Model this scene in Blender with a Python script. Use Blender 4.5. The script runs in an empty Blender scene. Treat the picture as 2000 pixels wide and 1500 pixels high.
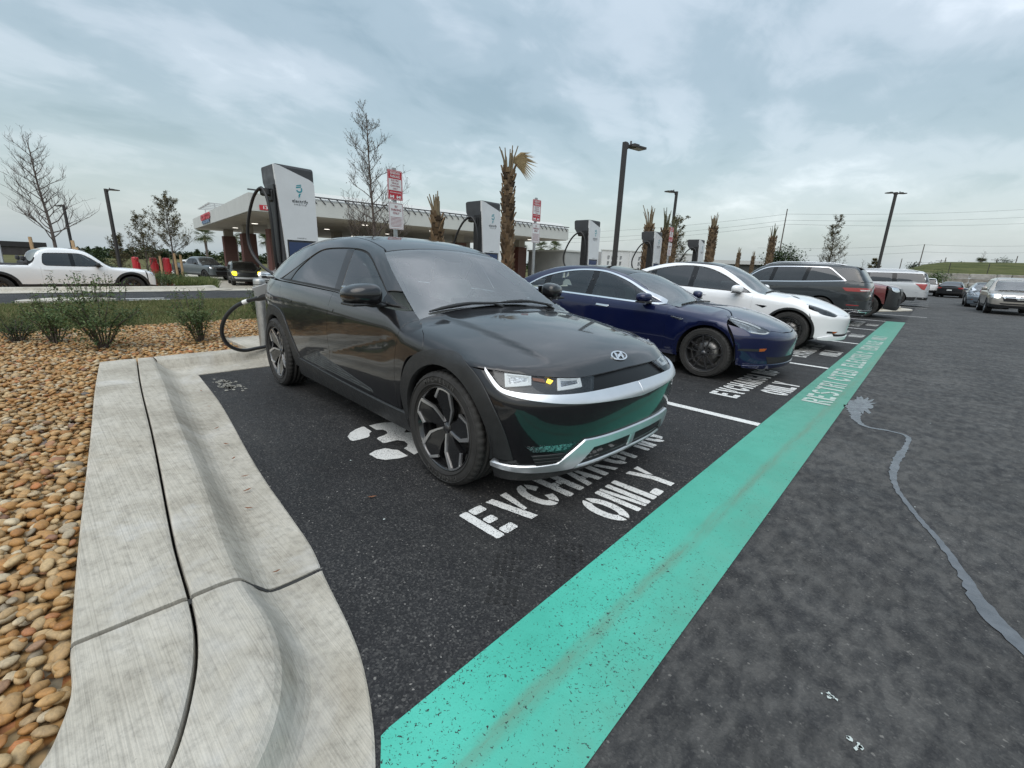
import bpy, bmesh, math, random
import numpy as np
from mathutils import Vector, Matrix, noise as mnoise
from mathutils.geometry import delaunay_2d_cdt
random.seed(7)
RNG = np.random.default_rng(7)
SC = bpy.context.scene
COL = SC.collection
R = math.radians
# ------------------------------------------------------------------ camera
CAM_H = 1.359
CAM_YAW, CAM_PITCH, CAM_ROLL, CAM_F = -0.73974, 0.26057, 0.03772, 866.15   # f in px of a 2000 px wide frame
_fw = Vector((math.sin(CAM_YAW) * math.cos(CAM_PITCH), math.cos(CAM_YAW) * math.cos(CAM_PITCH), -math.sin(CAM_PITCH)))
_r0 = Vector((math.cos(CAM_YAW), -math.sin(CAM_YAW), 0))
_u0 = _r0.cross(_fw)
_rt = _r0 * math.cos(CAM_ROLL) + _u0 * math.sin(CAM_ROLL)
_up = -_r0 * math.sin(CAM_ROLL) + _u0 * math.cos(CAM_ROLL)
cam_data = bpy.data.cameras.new('camera')
cam = bpy.data.objects.new('camera', cam_data)
COL.objects.link(cam)
cam.matrix_world = Matrix(((_rt.x, _up.x, -_fw.x, 0), (_rt.y, _up.y, -_fw.y, 0), (_rt.z, _up.z, -_fw.z, CAM_H), (0, 0, 0, 1)))
cam_data.sensor_width = 36
cam_data.lens = 36 * CAM_F / 2000
cam_data.clip_start = 0.05
cam_data.clip_end = 4000
SC.camera = cam
# ------------------------------------------------------------------ sky, sun, exposure
SUN_EL, SUN_AZ = R(52), R(150)
SKY_OFF = (3.3, 1.7)
world = bpy.data.worlds.new('World')
SC.world = world
world.use_nodes = True
def build_world():
 nt = world.node_tree
 nt.nodes.clear()
 N = lambda t, **k: _node(nt, t, **k)
 out = N('ShaderNodeOutputWorld')
 sky = N('ShaderNodeTexSky', sky_type='NISHITA', sun_disc=False, sun_elevation=SUN_EL, sun_rotation=SUN_AZ, air_density=1.6, dust_density=3.0)
 bg_sky = N('ShaderNodeBackground'); bg_sky.inputs['Strength'].default_value = 0.06
 nt.links.new(sky.outputs[0], bg_sky.inputs[0])
 geo = N('ShaderNodeTexCoord')
 sep = N('ShaderNodeSeparateXYZ'); nt.links.new(geo.outputs['Generated'], sep.inputs[0])
 # cloud deck: direction projected on a flat layer overhead
 mx = N('ShaderNodeMath', operation='MAXIMUM'); mx.inputs[1].default_value = 0.0; nt.links.new(sep.outputs['Z'], mx.inputs[0])
 zz = N('ShaderNodeMath', operation='ADD'); zz.inputs[1].default_value = 0.22; nt.links.new(mx.outputs[0], zz.inputs[0])
 dv = N('ShaderNodeVectorMath', operation='DIVIDE'); nt.links.new(geo.outputs['Generated'], dv.inputs[0])
 cmb = N('ShaderNodeCombineXYZ')
 for i in range(3): nt.links.new(zz.outputs[0], cmb.inputs[i])
 nt.links.new(cmb.outputs[0], dv.inputs[1])
 def nz(scale, detail, rough, off, dist=0.0, sc=(1.0, 0.7, 0.0), rot=0.6):
  mp = N('ShaderNodeMapping'); mp.inputs['Location'].default_value = off
  mp.inputs['Rotation'].default_value = (0, 0, rot); mp.inputs['Scale'].default_value = sc
  nt.links.new(dv.outputs[0], mp.inputs['Vector'])
  n = N('ShaderNodeTexNoise'); n.inputs['Scale'].default_value = scale; n.inputs['Detail'].default_value = detail
  n.inputs['Roughness'].default_value = rough; n.inputs['Distortion'].default_value = dist
  nt.links.new(mp.outputs[0], n.inputs['Vector'])
  return n.outputs[0]
 big = nz(0.75, 3.0, 0.5, (SKY_OFF[0], SKY_OFF[1], 0), 0.9)
 mid = nz(1.9, 4.0, 0.55, (8.1, 2.2, 0), 0.7)
 small = nz(5.2, 5.0, 0.6, (1.1, 5.2, 0), 0.5)
 m0 = N('ShaderNodeMath', operation='MULTIPLY_ADD'); m0.inputs[1].default_value = 0.30
 nt.links.new(small, m0.inputs[0]); nt.links.new(big, m0.inputs[2])
 m1 = N('ShaderNodeMath', operation='MULTIPLY_ADD'); m1.inputs[1].default_value = 0.55
 nt.links.new(mid, m1.inputs[0]); nt.links.new(m0.outputs[0], m1.inputs[2])
 ramp = N('ShaderNodeValToRGB')
 cr = ramp.color_ramp; cr.interpolation = 'EASE'
 cr.elements[0].position = 0.66; cr.elements[0].color = (0.215, 0.290, 0.325, 1)
 cr.elements[1].position = 1.20; cr.elements[1].color = (0.80, 0.84, 0.89, 1)
 e = cr.elements.new(0.82); e.color = (0.300, 0.375, 0.415, 1)
 e = cr.elements.new(0.98); e.color = (0.445, 0.505, 0.550, 1)
 cr.elements[-1].position = 1.0
 mrr = N('ShaderNodeMapRange'); mrr.inputs['From Min'].default_value = 0.62; mrr.inputs['From Max'].default_value = 1.22
 nt.links.new(m1.outputs[0], mrr.inputs['Value'])
 for el, p in zip(cr.elements, (0.10, 0.36, 0.60, 0.97)): el.position = p
 nt.links.new(mrr.outputs[0], ramp.inputs[0])
 # paler, softer band low down
 hz = N('ShaderNodeMapRange', interpolation_type='SMOOTHSTEP'); hz.inputs['From Min'].default_value = -0.02; hz.inputs['From Max'].default_value = 0.26
 hz.inputs['To Min'].default_value = 0.85; hz.inputs['To Max'].default_value = 0.0
 nt.links.new(sep.outputs['Z'], hz.inputs['Value'])
 mix = N('ShaderNodeMix', data_type='RGBA'); mix.inputs['B'].default_value = (0.42, 0.495, 0.545, 1)
 nt.links.new(hz.outputs[0], mix.inputs['Factor']); nt.links.new(ramp.outputs[0], mix.inputs['A'])
 # overcast deck: brighter towards the zenith
 zb = N('ShaderNodeMapRange', interpolation_type='SMOOTHSTEP'); zb.inputs['From Min'].default_value = 0.30; zb.inputs['From Max'].default_value = 1.0
 zb.inputs['To Min'].default_value = 1.0; zb.inputs['To Max'].default_value = 2.1
 nt.links.new(sep.outputs['Z'], zb.inputs['Value'])
 bg = N('ShaderNodeBackground'); nt.links.new(zb.outputs[0], bg.inputs['Strength'])
 nt.links.new(mix.outputs['Result'], bg.inputs[0])
 ad = N('ShaderNodeAddShader'); nt.links.new(bg.outputs[0], ad.inputs[0]); nt.links.new(bg_sky.outputs[0], ad.inputs[1])
 nt.links.new(ad.outputs[0], out.inputs[0])
def _node(nt, t, **k):
 n = nt.nodes.new(t)
 for a, b in k.items(): setattr(n, a, b)
 return n
build_world()
sun_data = bpy.data.lights.new('sun', 'SUN')
sun_data.energy = 1.5
sun_data.angle = R(60)
sun_data.color = (1.0, 0.97, 0.93)
sun = bpy.data.objects.new('sun', sun_data)
COL.objects.link(sun)
_sd = Vector((math.sin(SUN_AZ) * math.cos(SUN_EL), math.cos(SUN_AZ) * math.cos(SUN_EL), math.sin(SUN_EL)))
sun.rotation_euler = _sd.to_track_quat('Z', 'Y').to_euler()
SC.view_settings.view_transform = 'Standard'
SC.view_settings.look = 'None'
SC.view_settings.exposure = 0.0
SC.view_settings.gamma = 1.0
SC.view_settings.use_curve_mapping = False
SC.cycles.use_denoising = True
SC.cycles.max_bounces = 8
SC.cycles.transparent_max_bounces = 24
SC.cycles.caustics_reflective = False
SC.cycles.caustics_refractive = False
# ------------------------------------------------------------------ helpers
def tag(o, label=None, cat=None, group=None, kind=None):
 if label: o['label'] = label
 if cat: o['category'] = cat
 if group: o['group'] = group
 if kind: o['kind'] = kind
 return o
def empty(name, loc=(0, 0, 0), rz=0.0, label=None, cat=None, group=None):
 o = bpy.data.objects.new(name, None)
 o.empty_display_size = 0.2
 COL.objects.link(o)
 o.location = loc
 o.rotation_euler = (0, 0, rz)
 return tag(o, label, cat, group)
def link(name, me, parent=None, mat=None, loc=None, rot=None):
 o = bpy.data.objects.new(name, me)
 COL.objects.link(o)
 if mat is not None and len(me.materials) == 0: me.materials.append(mat)
 if parent is not None: o.parent = parent
 if loc is not None: o.location = loc
 if rot is not None: o.rotation_euler = rot
 return o
def copy_tree(o, parent=None):
 c = o.copy(); COL.objects.link(c)
 if parent is not None: c.parent = parent
 for ch in list(o.children): copy_tree(ch, c)
 return c
class MB:
 """Collects shapes; build() links them as ONE mesh object."""
 def __init__(s):
  s.v = []; s.f = []; s.mi = []; s.cur = 0; s.n = 0; s.sm = []
 def mat(s, i): s.cur = i; return s
 def add(s, verts, faces, smooth=False):
  b = s.n
  s.v.extend([tuple(p) for p in verts]); s.n += len(verts)
  for f in faces:
   s.f.append([b + i for i in f]); s.mi.append(s.cur); s.sm.append(smooth)
  return s
 def box(s, c, d, rot=None, taper=1.0):
  x, y, z = d[0] / 2, d[1] / 2, d[2] / 2
  P = [Vector((sx * x * (taper if sz > 0 else 1), sy * y * (taper if sz > 0 else 1), sz * z)) for sz in (-1, 1) for sy in (-1, 1) for sx in (-1, 1)]
  if rot is not None: P = [rot @ p for p in P]
  c = Vector(c)
  return s.add([p + c for p in P], [(0, 2, 3, 1), (4, 5, 7, 6), (0, 1, 5, 4), (2, 6, 7, 3), (0, 4, 6, 2), (1, 3, 7, 5)])
 def bbox(s, c, d, b=0.01, rot=None):
  """box with bevelled edges (every edge cut by b)"""
  bm = bmesh.new()
  bmesh.ops.create_cube(bm, size=1.0)
  for v in bm.verts: v.co = Vector((v.co.x * d[0], v.co.y * d[1], v.co.z * d[2]))
  bmesh.ops.bevel(bm, geom=bm.edges[:], offset=b, segments=2, profile=0.5, affect='EDGES')
  bm.verts.index_update()
  c = Vector(c)
  P = [(rot @ v.co if rot is not None else v.co) + c for v in bm.verts]
  s.add(P, [[v.index for v in f.verts] for f in bm.faces], False)
  bm.free(); return s
 def tube(s, pts, r, n=8, cap=True, smooth=True):
  pts = [Vector(p) for p in pts]
  if not hasattr(r, '__len__'): r = [r] * len(pts)
  rings = []; up = None
  for i, p in enumerate(pts):
   t = (pts[min(i + 1, len(pts) - 1)] - pts[max(i - 1, 0)])
   if t.length < 1e-9: t = Vector((0, 0, 1))
   t.normalize()
   if up is None:
    up = Vector((0, 0, 1)) if abs(t.z) < 0.9 else Vector((1, 0, 0))
   a = t.cross(up)
   if a.length < 1e-6: a = t.orthogonal()
   a.normalize(); b = t.cross(a).normalized(); up = -b if False else (a.cross(t)).normalized()
   rings.append([p + a * (r[i] * math.cos(2 * math.pi * k / n)) + up * (r[i] * math.sin(2 * math.pi * k / n)) for k in range(n)])
  V = [q for rg in rings for q in rg]; F = []
  for i in range(len(pts) - 1):
   for k in range(n):
    F.append((i * n + k, i * n + (k + 1) % n, (i + 1) * n + (k + 1) % n, (i + 1) * n + k))
  s.add(V, F, smooth)
  if cap:
   s.add(rings[0], [tuple(range(n))[::-1]]); s.add(rings[-1], [tuple(range(n))])
  return s
 def lathe(s, prof, n=32, axis='z', c=(0, 0, 0), smooth=True, a0=0.0, a1=2 * math.pi):
  full = abs(a1 - a0 - 2 * math.pi) < 1e-6
  m = n if full else n + 1
  V = []
  for k in range(m):
   a = a0 + (a1 - a0) * k / n
   for (r, h) in prof:
    p = (r * math.cos(a), r * math.sin(a), h) if axis == 'z' else (r * math.cos(a), h, r * math.sin(a)) if axis == 'y' else (h, r * math.cos(a), r * math.sin(a))
    V.append((p[0] + c[0], p[1] + c[1], p[2] + c[2]))
  L = len(prof); F = []
  for k in range(n):
   k2 = (k + 1) % m
   for i in range(L - 1): F.append((k * L + i, k2 * L + i, k2 * L + i + 1, k * L + i + 1))
  return s.add(V, F, smooth)
 def prism(s, poly, z0, z1, xf=None):
  """extruded 2-D polygon (x,y); xf maps (x,y,z)->point"""
  n = len(poly); xf = xf or (lambda x, y, z: (x, y, z))
  V = [xf(x, y, z0) for x, y in poly] + [xf(x, y, z1) for x, y in poly]
  F = [tuple(range(n))[::-1], tuple(range(n, 2 * n))] + [(i, (i + 1) % n, n + (i + 1) % n, n + i) for i in range(n)]
  return s.add(V, F)
 def mesh(s, name, mats=None):
  me = bpy.data.meshes.new(name)
  me.from_pydata(s.v, [], s.f)
  if mats is not None:
   for m in (mats if isinstance(mats, (list, tuple)) else [mats]): me.materials.append(m)
  me.polygons.foreach_set('material_index', s.mi)
  me.polygons.foreach_set('use_smooth', s.sm)
  me.update()
  return me
 def build(s, name, mats, parent=None, loc=None, rot=None):
  return link(name, s.mesh(name, mats), parent, None, loc, rot)
def np_mesh(name, V, F, mat=None, smooth=False):
 """fast mesh from arrays: F is (n,3) or (n,4)"""
 V = np.asarray(V, np.float32); F = np.asarray(F, np.int32)
 me = bpy.data.meshes.new(name)
 me.vertices.add(len(V)); me.vertices.foreach_set('co', V.ravel())
 k = F.shape[1]
 me.loops.add(F.size); me.loops.foreach_set('vertex_index', F.ravel())
 me.polygons.add(len(F)); me.polygons.foreach_set('loop_start', np.arange(0, F.size, k, dtype=np.int32))
 me.polygons.foreach_set('loop_total', np.full(len(F), k, np.int32))
 me.polygons.foreach_set('use_smooth', np.full(len(F), smooth))
 if mat is not None: me.materials.append(mat)
 me.update(calc_edges=True); me.validate()
 return me
# ------------------------------------------------------------------ materials
MATS = {}
def pmat(name, col, rough=0.5, metal=0.0, coat=0.0, coat_rough=0.03, spec=0.5, emit=None, estr=0.0, alpha=1.0, sheen=0.0):
 if name in MATS: return MATS[name]
 m = bpy.data.materials.new(name); m.use_nodes = True
 p = m.node_tree.nodes['Principled BSDF']
 p.inputs['Base Color'].default_value = (*col, 1)
 p.inputs['Roughness'].default_value = rough
 p.inputs['Metallic'].default_value = metal
 p.inputs['Coat Weight'].default_value = coat
 p.inputs['Coat Roughness'].default_value = coat_rough
 p.inputs['Specular IOR Level'].default_value = spec
 if emit: p.inputs['Emission Color'].default_value = (*emit, 1); p.inputs['Emission Strength'].default_value = estr
 MATS[name] = m
 return m
class NT:
 """small node-building helper on a material"""
 def __init__(s, m):
  s.m = m; s.nt = m.node_tree; s.p = s.nt.nodes.get('Principled BSDF')
  s.co = None
 def n(s, t, ins=None, **k):
  nd = _node(s.nt, t, **k)
  for a, b in (ins or {}).items(): s.set(nd.inputs[a], b)
  return nd
 def set(s, sock, v):
  if hasattr(v, 'is_output') or isinstance(v, bpy.types.NodeSocket): s.nt.links.new(v, sock)
  else: sock.default_value = v
 def coord(s, kind='Object'):
  return s.n('ShaderNodeTexCoord').outputs[kind]
 def pos(s): return s.n('ShaderNodeNewGeometry').outputs['Position']
 def map(s, vec, scale=(1, 1, 1), rot=(0, 0, 0), loc=(0, 0, 0)):
  return s.n('ShaderNodeMapping', {'Vector': vec, 'Scale': scale, 'Rotation': rot, 'Location': loc}).outputs[0]
 def noise(s, vec, scale, detail=4.0, rough=0.55, dist=0.0, color=False):
  nd = s.n('ShaderNodeTexNoise', {'Vector': vec, 'Scale': scale, 'Detail': detail, 'Roughness': rough, 'Distortion': dist})
  return nd.outputs['Color' if color else 'Fac'] if 'Fac' in nd.outputs else nd.outputs[1 if color else 0]
 def voro(s, vec, scale, feature='F1', out='Distance', rnd=1.0):
  return s.n('ShaderNodeTexVoronoi', {'Vector': vec, 'Scale': scale, 'Randomness': rnd}, feature=feature).outputs[out]
 def ramp(s, fac, stops, interp='LINEAR'):
  nd = s.n('ShaderNodeValToRGB', {'Fac': fac}); cr = nd.color_ramp; cr.interpolation = interp
  while len(cr.elements) < len(stops): cr.elements.new(0.5)
  for e, (p, c) in zip(cr.elements, stops):
   e.position = p; e.color = (*c, 1) if hasattr(c, '__len__') else (c, c, c, 1)
  return nd.outputs[0]
 def math(s, op, a, b=0.0, c=0.0, clamp=False):
  nd = s.n('ShaderNodeMath', operation=op, use_clamp=clamp)
  s.set(nd.inputs[0], a); s.set(nd.inputs[1], b)
  if len(nd.inputs) > 2: s.set(nd.inputs[2], c)
  return nd.outputs[0]
 def mix(s, f, a, b, blend='MIX'):
  nd = s.n('ShaderNodeMix', data_type='RGBA', blend_type=blend)
  s.set(nd.inputs[0], f)
  for i, v in ((6, a), (7, b)):
   if isinstance(v, bpy.types.NodeSocket): s.nt.links.new(v, nd.inputs[i])
   else: nd.inputs[i].default_value = (*v, 1) if len(v) == 3 else v
  return nd.outputs[2]
 def bump(s, h, strength=0.3, dist=0.01, normal=None):
  nd = s.n('ShaderNodeBump', {'Height': h, 'Strength': strength, 'Distance': dist})
  if normal is not None: s.nt.links.new(normal, nd.inputs['Normal'])
  return nd.outputs[0]
 def base(s, v): s.set(s.p.inputs['Base Color'], v); return s
 def rough(s, v): s.set(s.p.inputs['Roughness'], v); return s
 def normal(s, v): s.nt.links.new(v, s.p.inputs['Normal']); return s
def nmat(name, **k):
 m = pmat(name, (0.5, 0.5, 0.5), **k)
 return m, NT(m)
def variation(m, scale=3.0, amt=0.25, rough_amt=0.15, bump=0.0, bscale=60.0):
 """breaks up a flat material: mottled colour, uneven gloss, optional fine relief"""
 t = NT(m); co = t.coord('Object')
 n1 = t.noise(co, scale, 6.0, 0.6)
 c = tuple(t.p.inputs['Base Color'].default_value)[:3]
 lo = tuple(x * (1 - amt) for x in c); hi = tuple(min(1, x * (1 + amt)) for x in c)
 t.base(t.ramp(n1, [(0.3, lo), (0.7, hi)]))
 r = t.p.inputs['Roughness'].default_value
 t.rough(t.ramp(t.noise(co, scale * 2.3, 4.0), [(0.3, max(0, r - rough_amt)), (0.7, min(1, r + rough_amt))]))
 if bump: t.normal(t.bump(t.noise(co, bscale, 3.0), bump, 0.005))
 return m
def text_mesh(name, txt, size, mat, mtx, bold=0.0, depth=0.0, align='CENTER', xscale=1.0, spacing=1.0):
 cu = bpy.data.curves.new(name, 'FONT'); cu.body = txt; cu.size = size; cu.align_x = align; cu.align_y = 'CENTER'; cu.offset = bold; cu.extrude = depth; cu.space_character = spacing; cu.resolution_u = 3
 o = bpy.data.objects.new(name, cu); COL.objects.link(o)
 bpy.context.view_layer.update()
 me = bpy.data.meshes.new_from_object(o.evaluated_get(bpy.context.evaluated_depsgraph_get()))
 bpy.data.objects.remove(o); bpy.data.curves.remove(cu)
 me.name = name; me.transform(Matrix.Diagonal((xscale, 1, 1, 1))); me.transform(mtx)
 me.materials.clear(); me.materials.append(mat); return me
# ------------------------------------------------------------------ car bodies: a smooth implicit body; every panel is cut out of it
def spline_table(pts, lo, hi, n=3000, sm=0.0):
 """smooth curve through (x, v) points as a dense lookup table"""
 pts = sorted(pts); x = np.array([p[0] for p in pts], float); y = np.array([p[1] for p in pts], float)
 h = np.diff(x); d = np.diff(y) / h
 m = np.zeros(len(x))
 for i in range(1, len(x) - 1):
  if d[i - 1] * d[i] > 0:
   w1, w2 = 2 * h[i] + h[i - 1], h[i] + 2 * h[i - 1]
   m[i] = (w1 + w2) / (w1 / d[i - 1] + w2 / d[i])
 if len(x) > 1: m[0], m[-1] = d[0], d[-1]
 X = np.linspace(lo, hi, n)
 if len(x) == 1: return X, np.full(n, y[0])
 k = np.clip(np.searchsorted(x, X) - 1, 0, len(h) - 1)
 t = (X - x[k]) / h[k]
 Y = ((2 * t**3 - 3 * t**2 + 1) * y[k] + (t**3 - 2 * t**2 + t) * h[k] * m[k] + (-2 * t**3 + 3 * t**2) * y[k + 1] + (t**3 - t**2) * h[k] * m[k + 1])
 Y = np.where(X < x[0], y[0] + m[0] * (X - x[0]), Y); Y = np.where(X > x[-1], y[-1] + m[-1] * (X - x[-1]), Y)
 if sm > 0:
  s = sm / (hi - lo) * n; g = np.exp(-0.5 * (np.arange(-int(3 * s), int(3 * s) + 1) / s) ** 2); g /= g.sum()
  pad = len(g) // 2
  Yp = np.concatenate([Y[0] + (Y[1] - Y[0]) * np.arange(-pad, 0), Y, Y[-1] + (Y[-1] - Y[-2]) * np.arange(1, pad + 1)])
  Y = np.convolve(Yp, g, 'valid')
 return X, Y
def smax(a, b, k):
 h = np.maximum(k - np.abs(a - b), 0) / k
 return np.maximum(a, b) + h * h * h * k / 6.0
def sstep(a, b, x):
 t = np.clip((x - a) / (b - a), 0, 1); return t * t * (3 - 2 * t)
class Body:
 def __init__(s, top, wplan, belt, side, nose, tail, crown, warp=0.10, tumble=0.45, rooftaper=((-9, 0), (9, 0)), nosep=(0.10, 0.12), tailp=(0.10, 0.1),
                 z0=0.25, k_st=((-9, 0.10), (9, 0.10)), k_nose=0.22, k_tail=0.22, k_tn=0.06, k_tt=0.08, bottom=0.20, xa=-0.35, xb=-3.0, rad=0.9, zc=0.5, dT=None, dW=None, sm=0.03):
  T = lambda p, lo=-6, hi=3, sm_=sm: spline_table(list(p), lo, hi, 4000, sm_)
  s.top = T(top); s.wp = T(wplan, sm_=0.06); s.belt = T(belt, sm_=0.06); s.crown = T(crown, sm_=0.08); s.rt = T(rooftaper, sm_=0.08)
  s.kst = T(k_st, sm_=0.08)
  s.side = spline_table(list(side), -1.5, 3.0, 4000, 0.012); s.nose = spline_table(list(nose), -0.5, 3, 3000, 0.012); s.tail = spline_table(list(tail), -0.5, 3, 3000, 0.015)
  s.warp = warp; s.tumble = tumble; s.nosep = nosep; s.tailp = tailp; s.z0 = z0
  s.k_nose, s.k_tail, s.k_tn, s.k_tt = k_nose, k_tail, k_tn, k_tt
  s.bottom = bottom; s.xa, s.xb, s.rad, s.zc = xa, xb, rad, zc; s.dT, s.dW = dT, dW
 @staticmethod
 def L(t, x): return np.interp(x, t[0], t[1])
 def f(s, P):
  x, y, z = P[:, 0], np.abs(P[:, 1]), P[:, 2]
  zb = s.L(s.belt, x)
  sv = np.where(z < zb, (z - s.z0) / (zb - s.z0), 1 + (z - zb))
  W = s.L(s.wp, x) + s.L(s.side, sv) - np.maximum(z - zb, 0) * s.L(s.rt, x)
  if s.dW is not None: W = W + s.dW(x, z)
  Tz = s.L(s.top, x + s.warp * y * y) - s.L(s.crown, x) * y * y
  if s.dT is not None: Tz = Tz + s.dT(x, y)
  S = y - W; Tp = z - Tz
  F = x - (s.L(s.nose, z) - s.nosep[0] * y * y - s.nosep[1] * y**4)
  B = (s.L(s.tail, z) + s.tailp[0] * y * y + s.tailp[1] * y**4) - x
  g = smax(S, F, s.k_nose); g = smax(g, B, s.k_tail)
  kt = s.L(s.kst, x)
  kt = np.where(F > -0.25, kt + (s.k_tn - kt) * sstep(-0.25, 0.0, F), kt)
  return smax(g, Tp, kt)
 def project(s, O, D, tmax=3.5, n=150):
  """first hit along each ray; misses snap to the nearest approach"""
  m = len(O); t = np.zeros(m); hit = np.zeros(m, bool); best = np.full(m, 9.0); bt = np.zeros(m); lo = np.zeros(m); hi = np.zeros(m)
  st = tmax / n
  for i in range(n + 1):
   a = np.where(hit)[0] if False else np.where(~hit)[0]
   if len(a) == 0: break
   tt = i * st
   v = s.f(O[a] + D[a] * tt)
   b = v < best[a]; best[a[b]] = v[b]; bt[a[b]] = tt
   h = v <= 0
   hi[a[h]] = tt; lo[a[h]] = max(tt - st, 0); hit[a[h]] = True
  for _ in range(22):
   mid = (lo + hi) / 2; v = s.f(O + D * mid[:, None]); neg = v <= 0
   hi = np.where(neg, mid, hi); lo = np.where(neg, lo, mid)
  t = np.where(hit, hi, bt)
  return O + D * t[:, None], hit
 def normal(s, P, e=0.006):
  g = np.stack([s.f(P + np.eye(3)[i] * e) - s.f(P - np.eye(3)[i] * e) for i in range(3)], -1)
  return g / np.maximum(np.linalg.norm(g, axis=1, keepdims=True), 1e-9)
 def lift(s, fr, uv):
  u, v = uv[:, 0], uv[:, 1]; z0 = np.zeros_like(u)
  if fr == 'S': O = np.stack([u, z0 + 1.6, v], -1); D = np.tile([0, -1.0, 0], (len(u), 1))
  elif fr == 'T': O = np.stack([u, v, z0 + 2.6], -1); D = np.tile([0, 0, -1.0], (len(u), 1))
  elif fr == 'X': O = np.stack([z0 + 2.2, u, v], -1); D = np.tile([-1.0, 0, 0], (len(u), 1))
  elif fr == 'C':
   a = v / s.rad
   D = -np.stack([z0, np.sin(a), np.cos(a)], -1); O = np.stack([u, z0, z0 + s.zc], -1) - D * 2.6
  elif fr in 'FB':
   a = u / s.rad; c = np.cos(a) * (1 if fr == 'F' else -1); xx = s.xa if fr == 'F' else s.xb
   D = -np.stack([c, np.sin(a), z0], -1); O = np.stack([z0 + xx, z0, v], -1) - D * 3.0
  return s.project(O, D)
 def ang(s, fr, P):
  """3-D points -> (arc, z) of the F or B frame"""
  P = np.asarray(P, float)
  if fr == 'C': return np.stack([P[:, 0], np.arctan2(P[:, 1], P[:, 2] - s.zc) * s.rad], -1)
  a = np.arctan2(P[:, 1], P[:, 0] - s.xa) if fr == 'F' else np.arctan2(P[:, 1], s.xb - P[:, 0])
  return np.stack([a * s.rad, P[:, 2]], -1)
def smooth_path(pts, ds=0.02, closed=True):
 """pts: (u, v) smooth point, (u, v, 1) corner -> dense polyline; spline between corners"""
 n = len(pts); P = np.array([p[:2] for p in pts], float); C = [len(p) > 2 for p in pts]
 out = []
 rng = range(n if closed else n - 1)
 for i in rng:
  j = (i + 1) % n
  p1, p2 = P[i], P[j]
  p0 = P[(i - 1) % n] if (not C[i] and (closed or i > 0)) else p1 - (p2 - p1) if not (C[i]) else None
  p3 = P[(j + 1) % n] if (not C[j] and (closed or j < n - 1)) else None
  m1 = (p2 - p0) / 2 if p0 is not None else None
  m2 = (p3 - p1) / 2 if p3 is not None else None
  if m1 is None and m2 is None: m1 = m2 = p2 - p1
  elif m1 is None: m1 = 1.5 * (p2 - p1) - 0.5 * m2
  elif m2 is None: m2 = 1.5 * (p2 - p1) - 0.5 * m1
  L = np.linalg.norm(p2 - p1); lim = L
  for mm in (m1, m2):
   q = np.linalg.norm(mm)
   if q > 1.3 * L: mm *= 1.3 * L / q
  k = max(1, int(round(L / ds)))
  t = np.linspace(0, 1, k, endpoint=False)[:, None]
  out.append((2 * t**3 - 3 * t**2 + 1) * p1 + (t**3 - 2 * t**2 + t) * m1 + (-2 * t**3 + 3 * t**2) * p2 + (t**3 - t**2) * m2)
 r = np.concatenate(out)
 if not closed: r = np.concatenate([r, P[-1:]])
 return r
def circle_uv(c, r, n=48, a0=0, a1=360):
 a = np.radians(np.linspace(a0, a1, n, endpoint=(a1 - a0) % 360 != 0)); return np.stack([c[0] + r * np.cos(a), c[1] + r * np.sin(a)], -1)
def inside_poly(P, poly):
 x, y = P[:, 0], P[:, 1]; c = np.zeros(len(P), bool); n = len(poly)
 for i in range(n):
  x1, y1 = poly[i]; x2, y2 = poly[(i + 1) % n]
  if y1 == y2: continue
  k = (y1 > y) != (y2 > y)
  c ^= k & (x < (x2 - x1) * (y - y1) / (y2 - y1) + x1)
 return c
def dist_poly(P, poly):
 d = np.full(len(P), 9.0); A = poly; B = np.roll(poly, -1, 0)
 for a, b in zip(A, B):
  ab = b - a; L = ab @ ab
  if L < 1e-12: continue
  t = np.clip(((P - a) @ ab) / L, 0, 1); d = np.minimum(d, np.linalg.norm(P - a - t[:, None] * ab, axis=1))
 return d
def shrink(poly, g):
 """offset a closed outline inwards by g"""
 A = np.roll(poly, 1, 0); B = np.roll(poly, -1, 0)
 area = 0.5 * np.sum(poly[:, 0] * B[:, 1] - B[:, 0] * poly[:, 1]); sg = 1 if area > 0 else -1
 d1 = poly - A; d2 = B - poly
 n1 = np.stack([-d1[:, 1], d1[:, 0]], -1) / np.maximum(np.linalg.norm(d1, axis=1, keepdims=True), 1e-9)
 n2 = np.stack([-d2[:, 1], d2[:, 0]], -1) / np.maximum(np.linalg.norm(d2, axis=1, keepdims=True), 1e-9)
 m = n1 + n2; m /= np.maximum((m * n1).sum(1, keepdims=True), 0.7) if False else np.maximum(np.linalg.norm(m, axis=1, keepdims=True), 1e-6)
 k = 1 / np.maximum((m * n1).sum(1, keepdims=True), 0.5)
 return poly + sg * m * k * g
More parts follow.
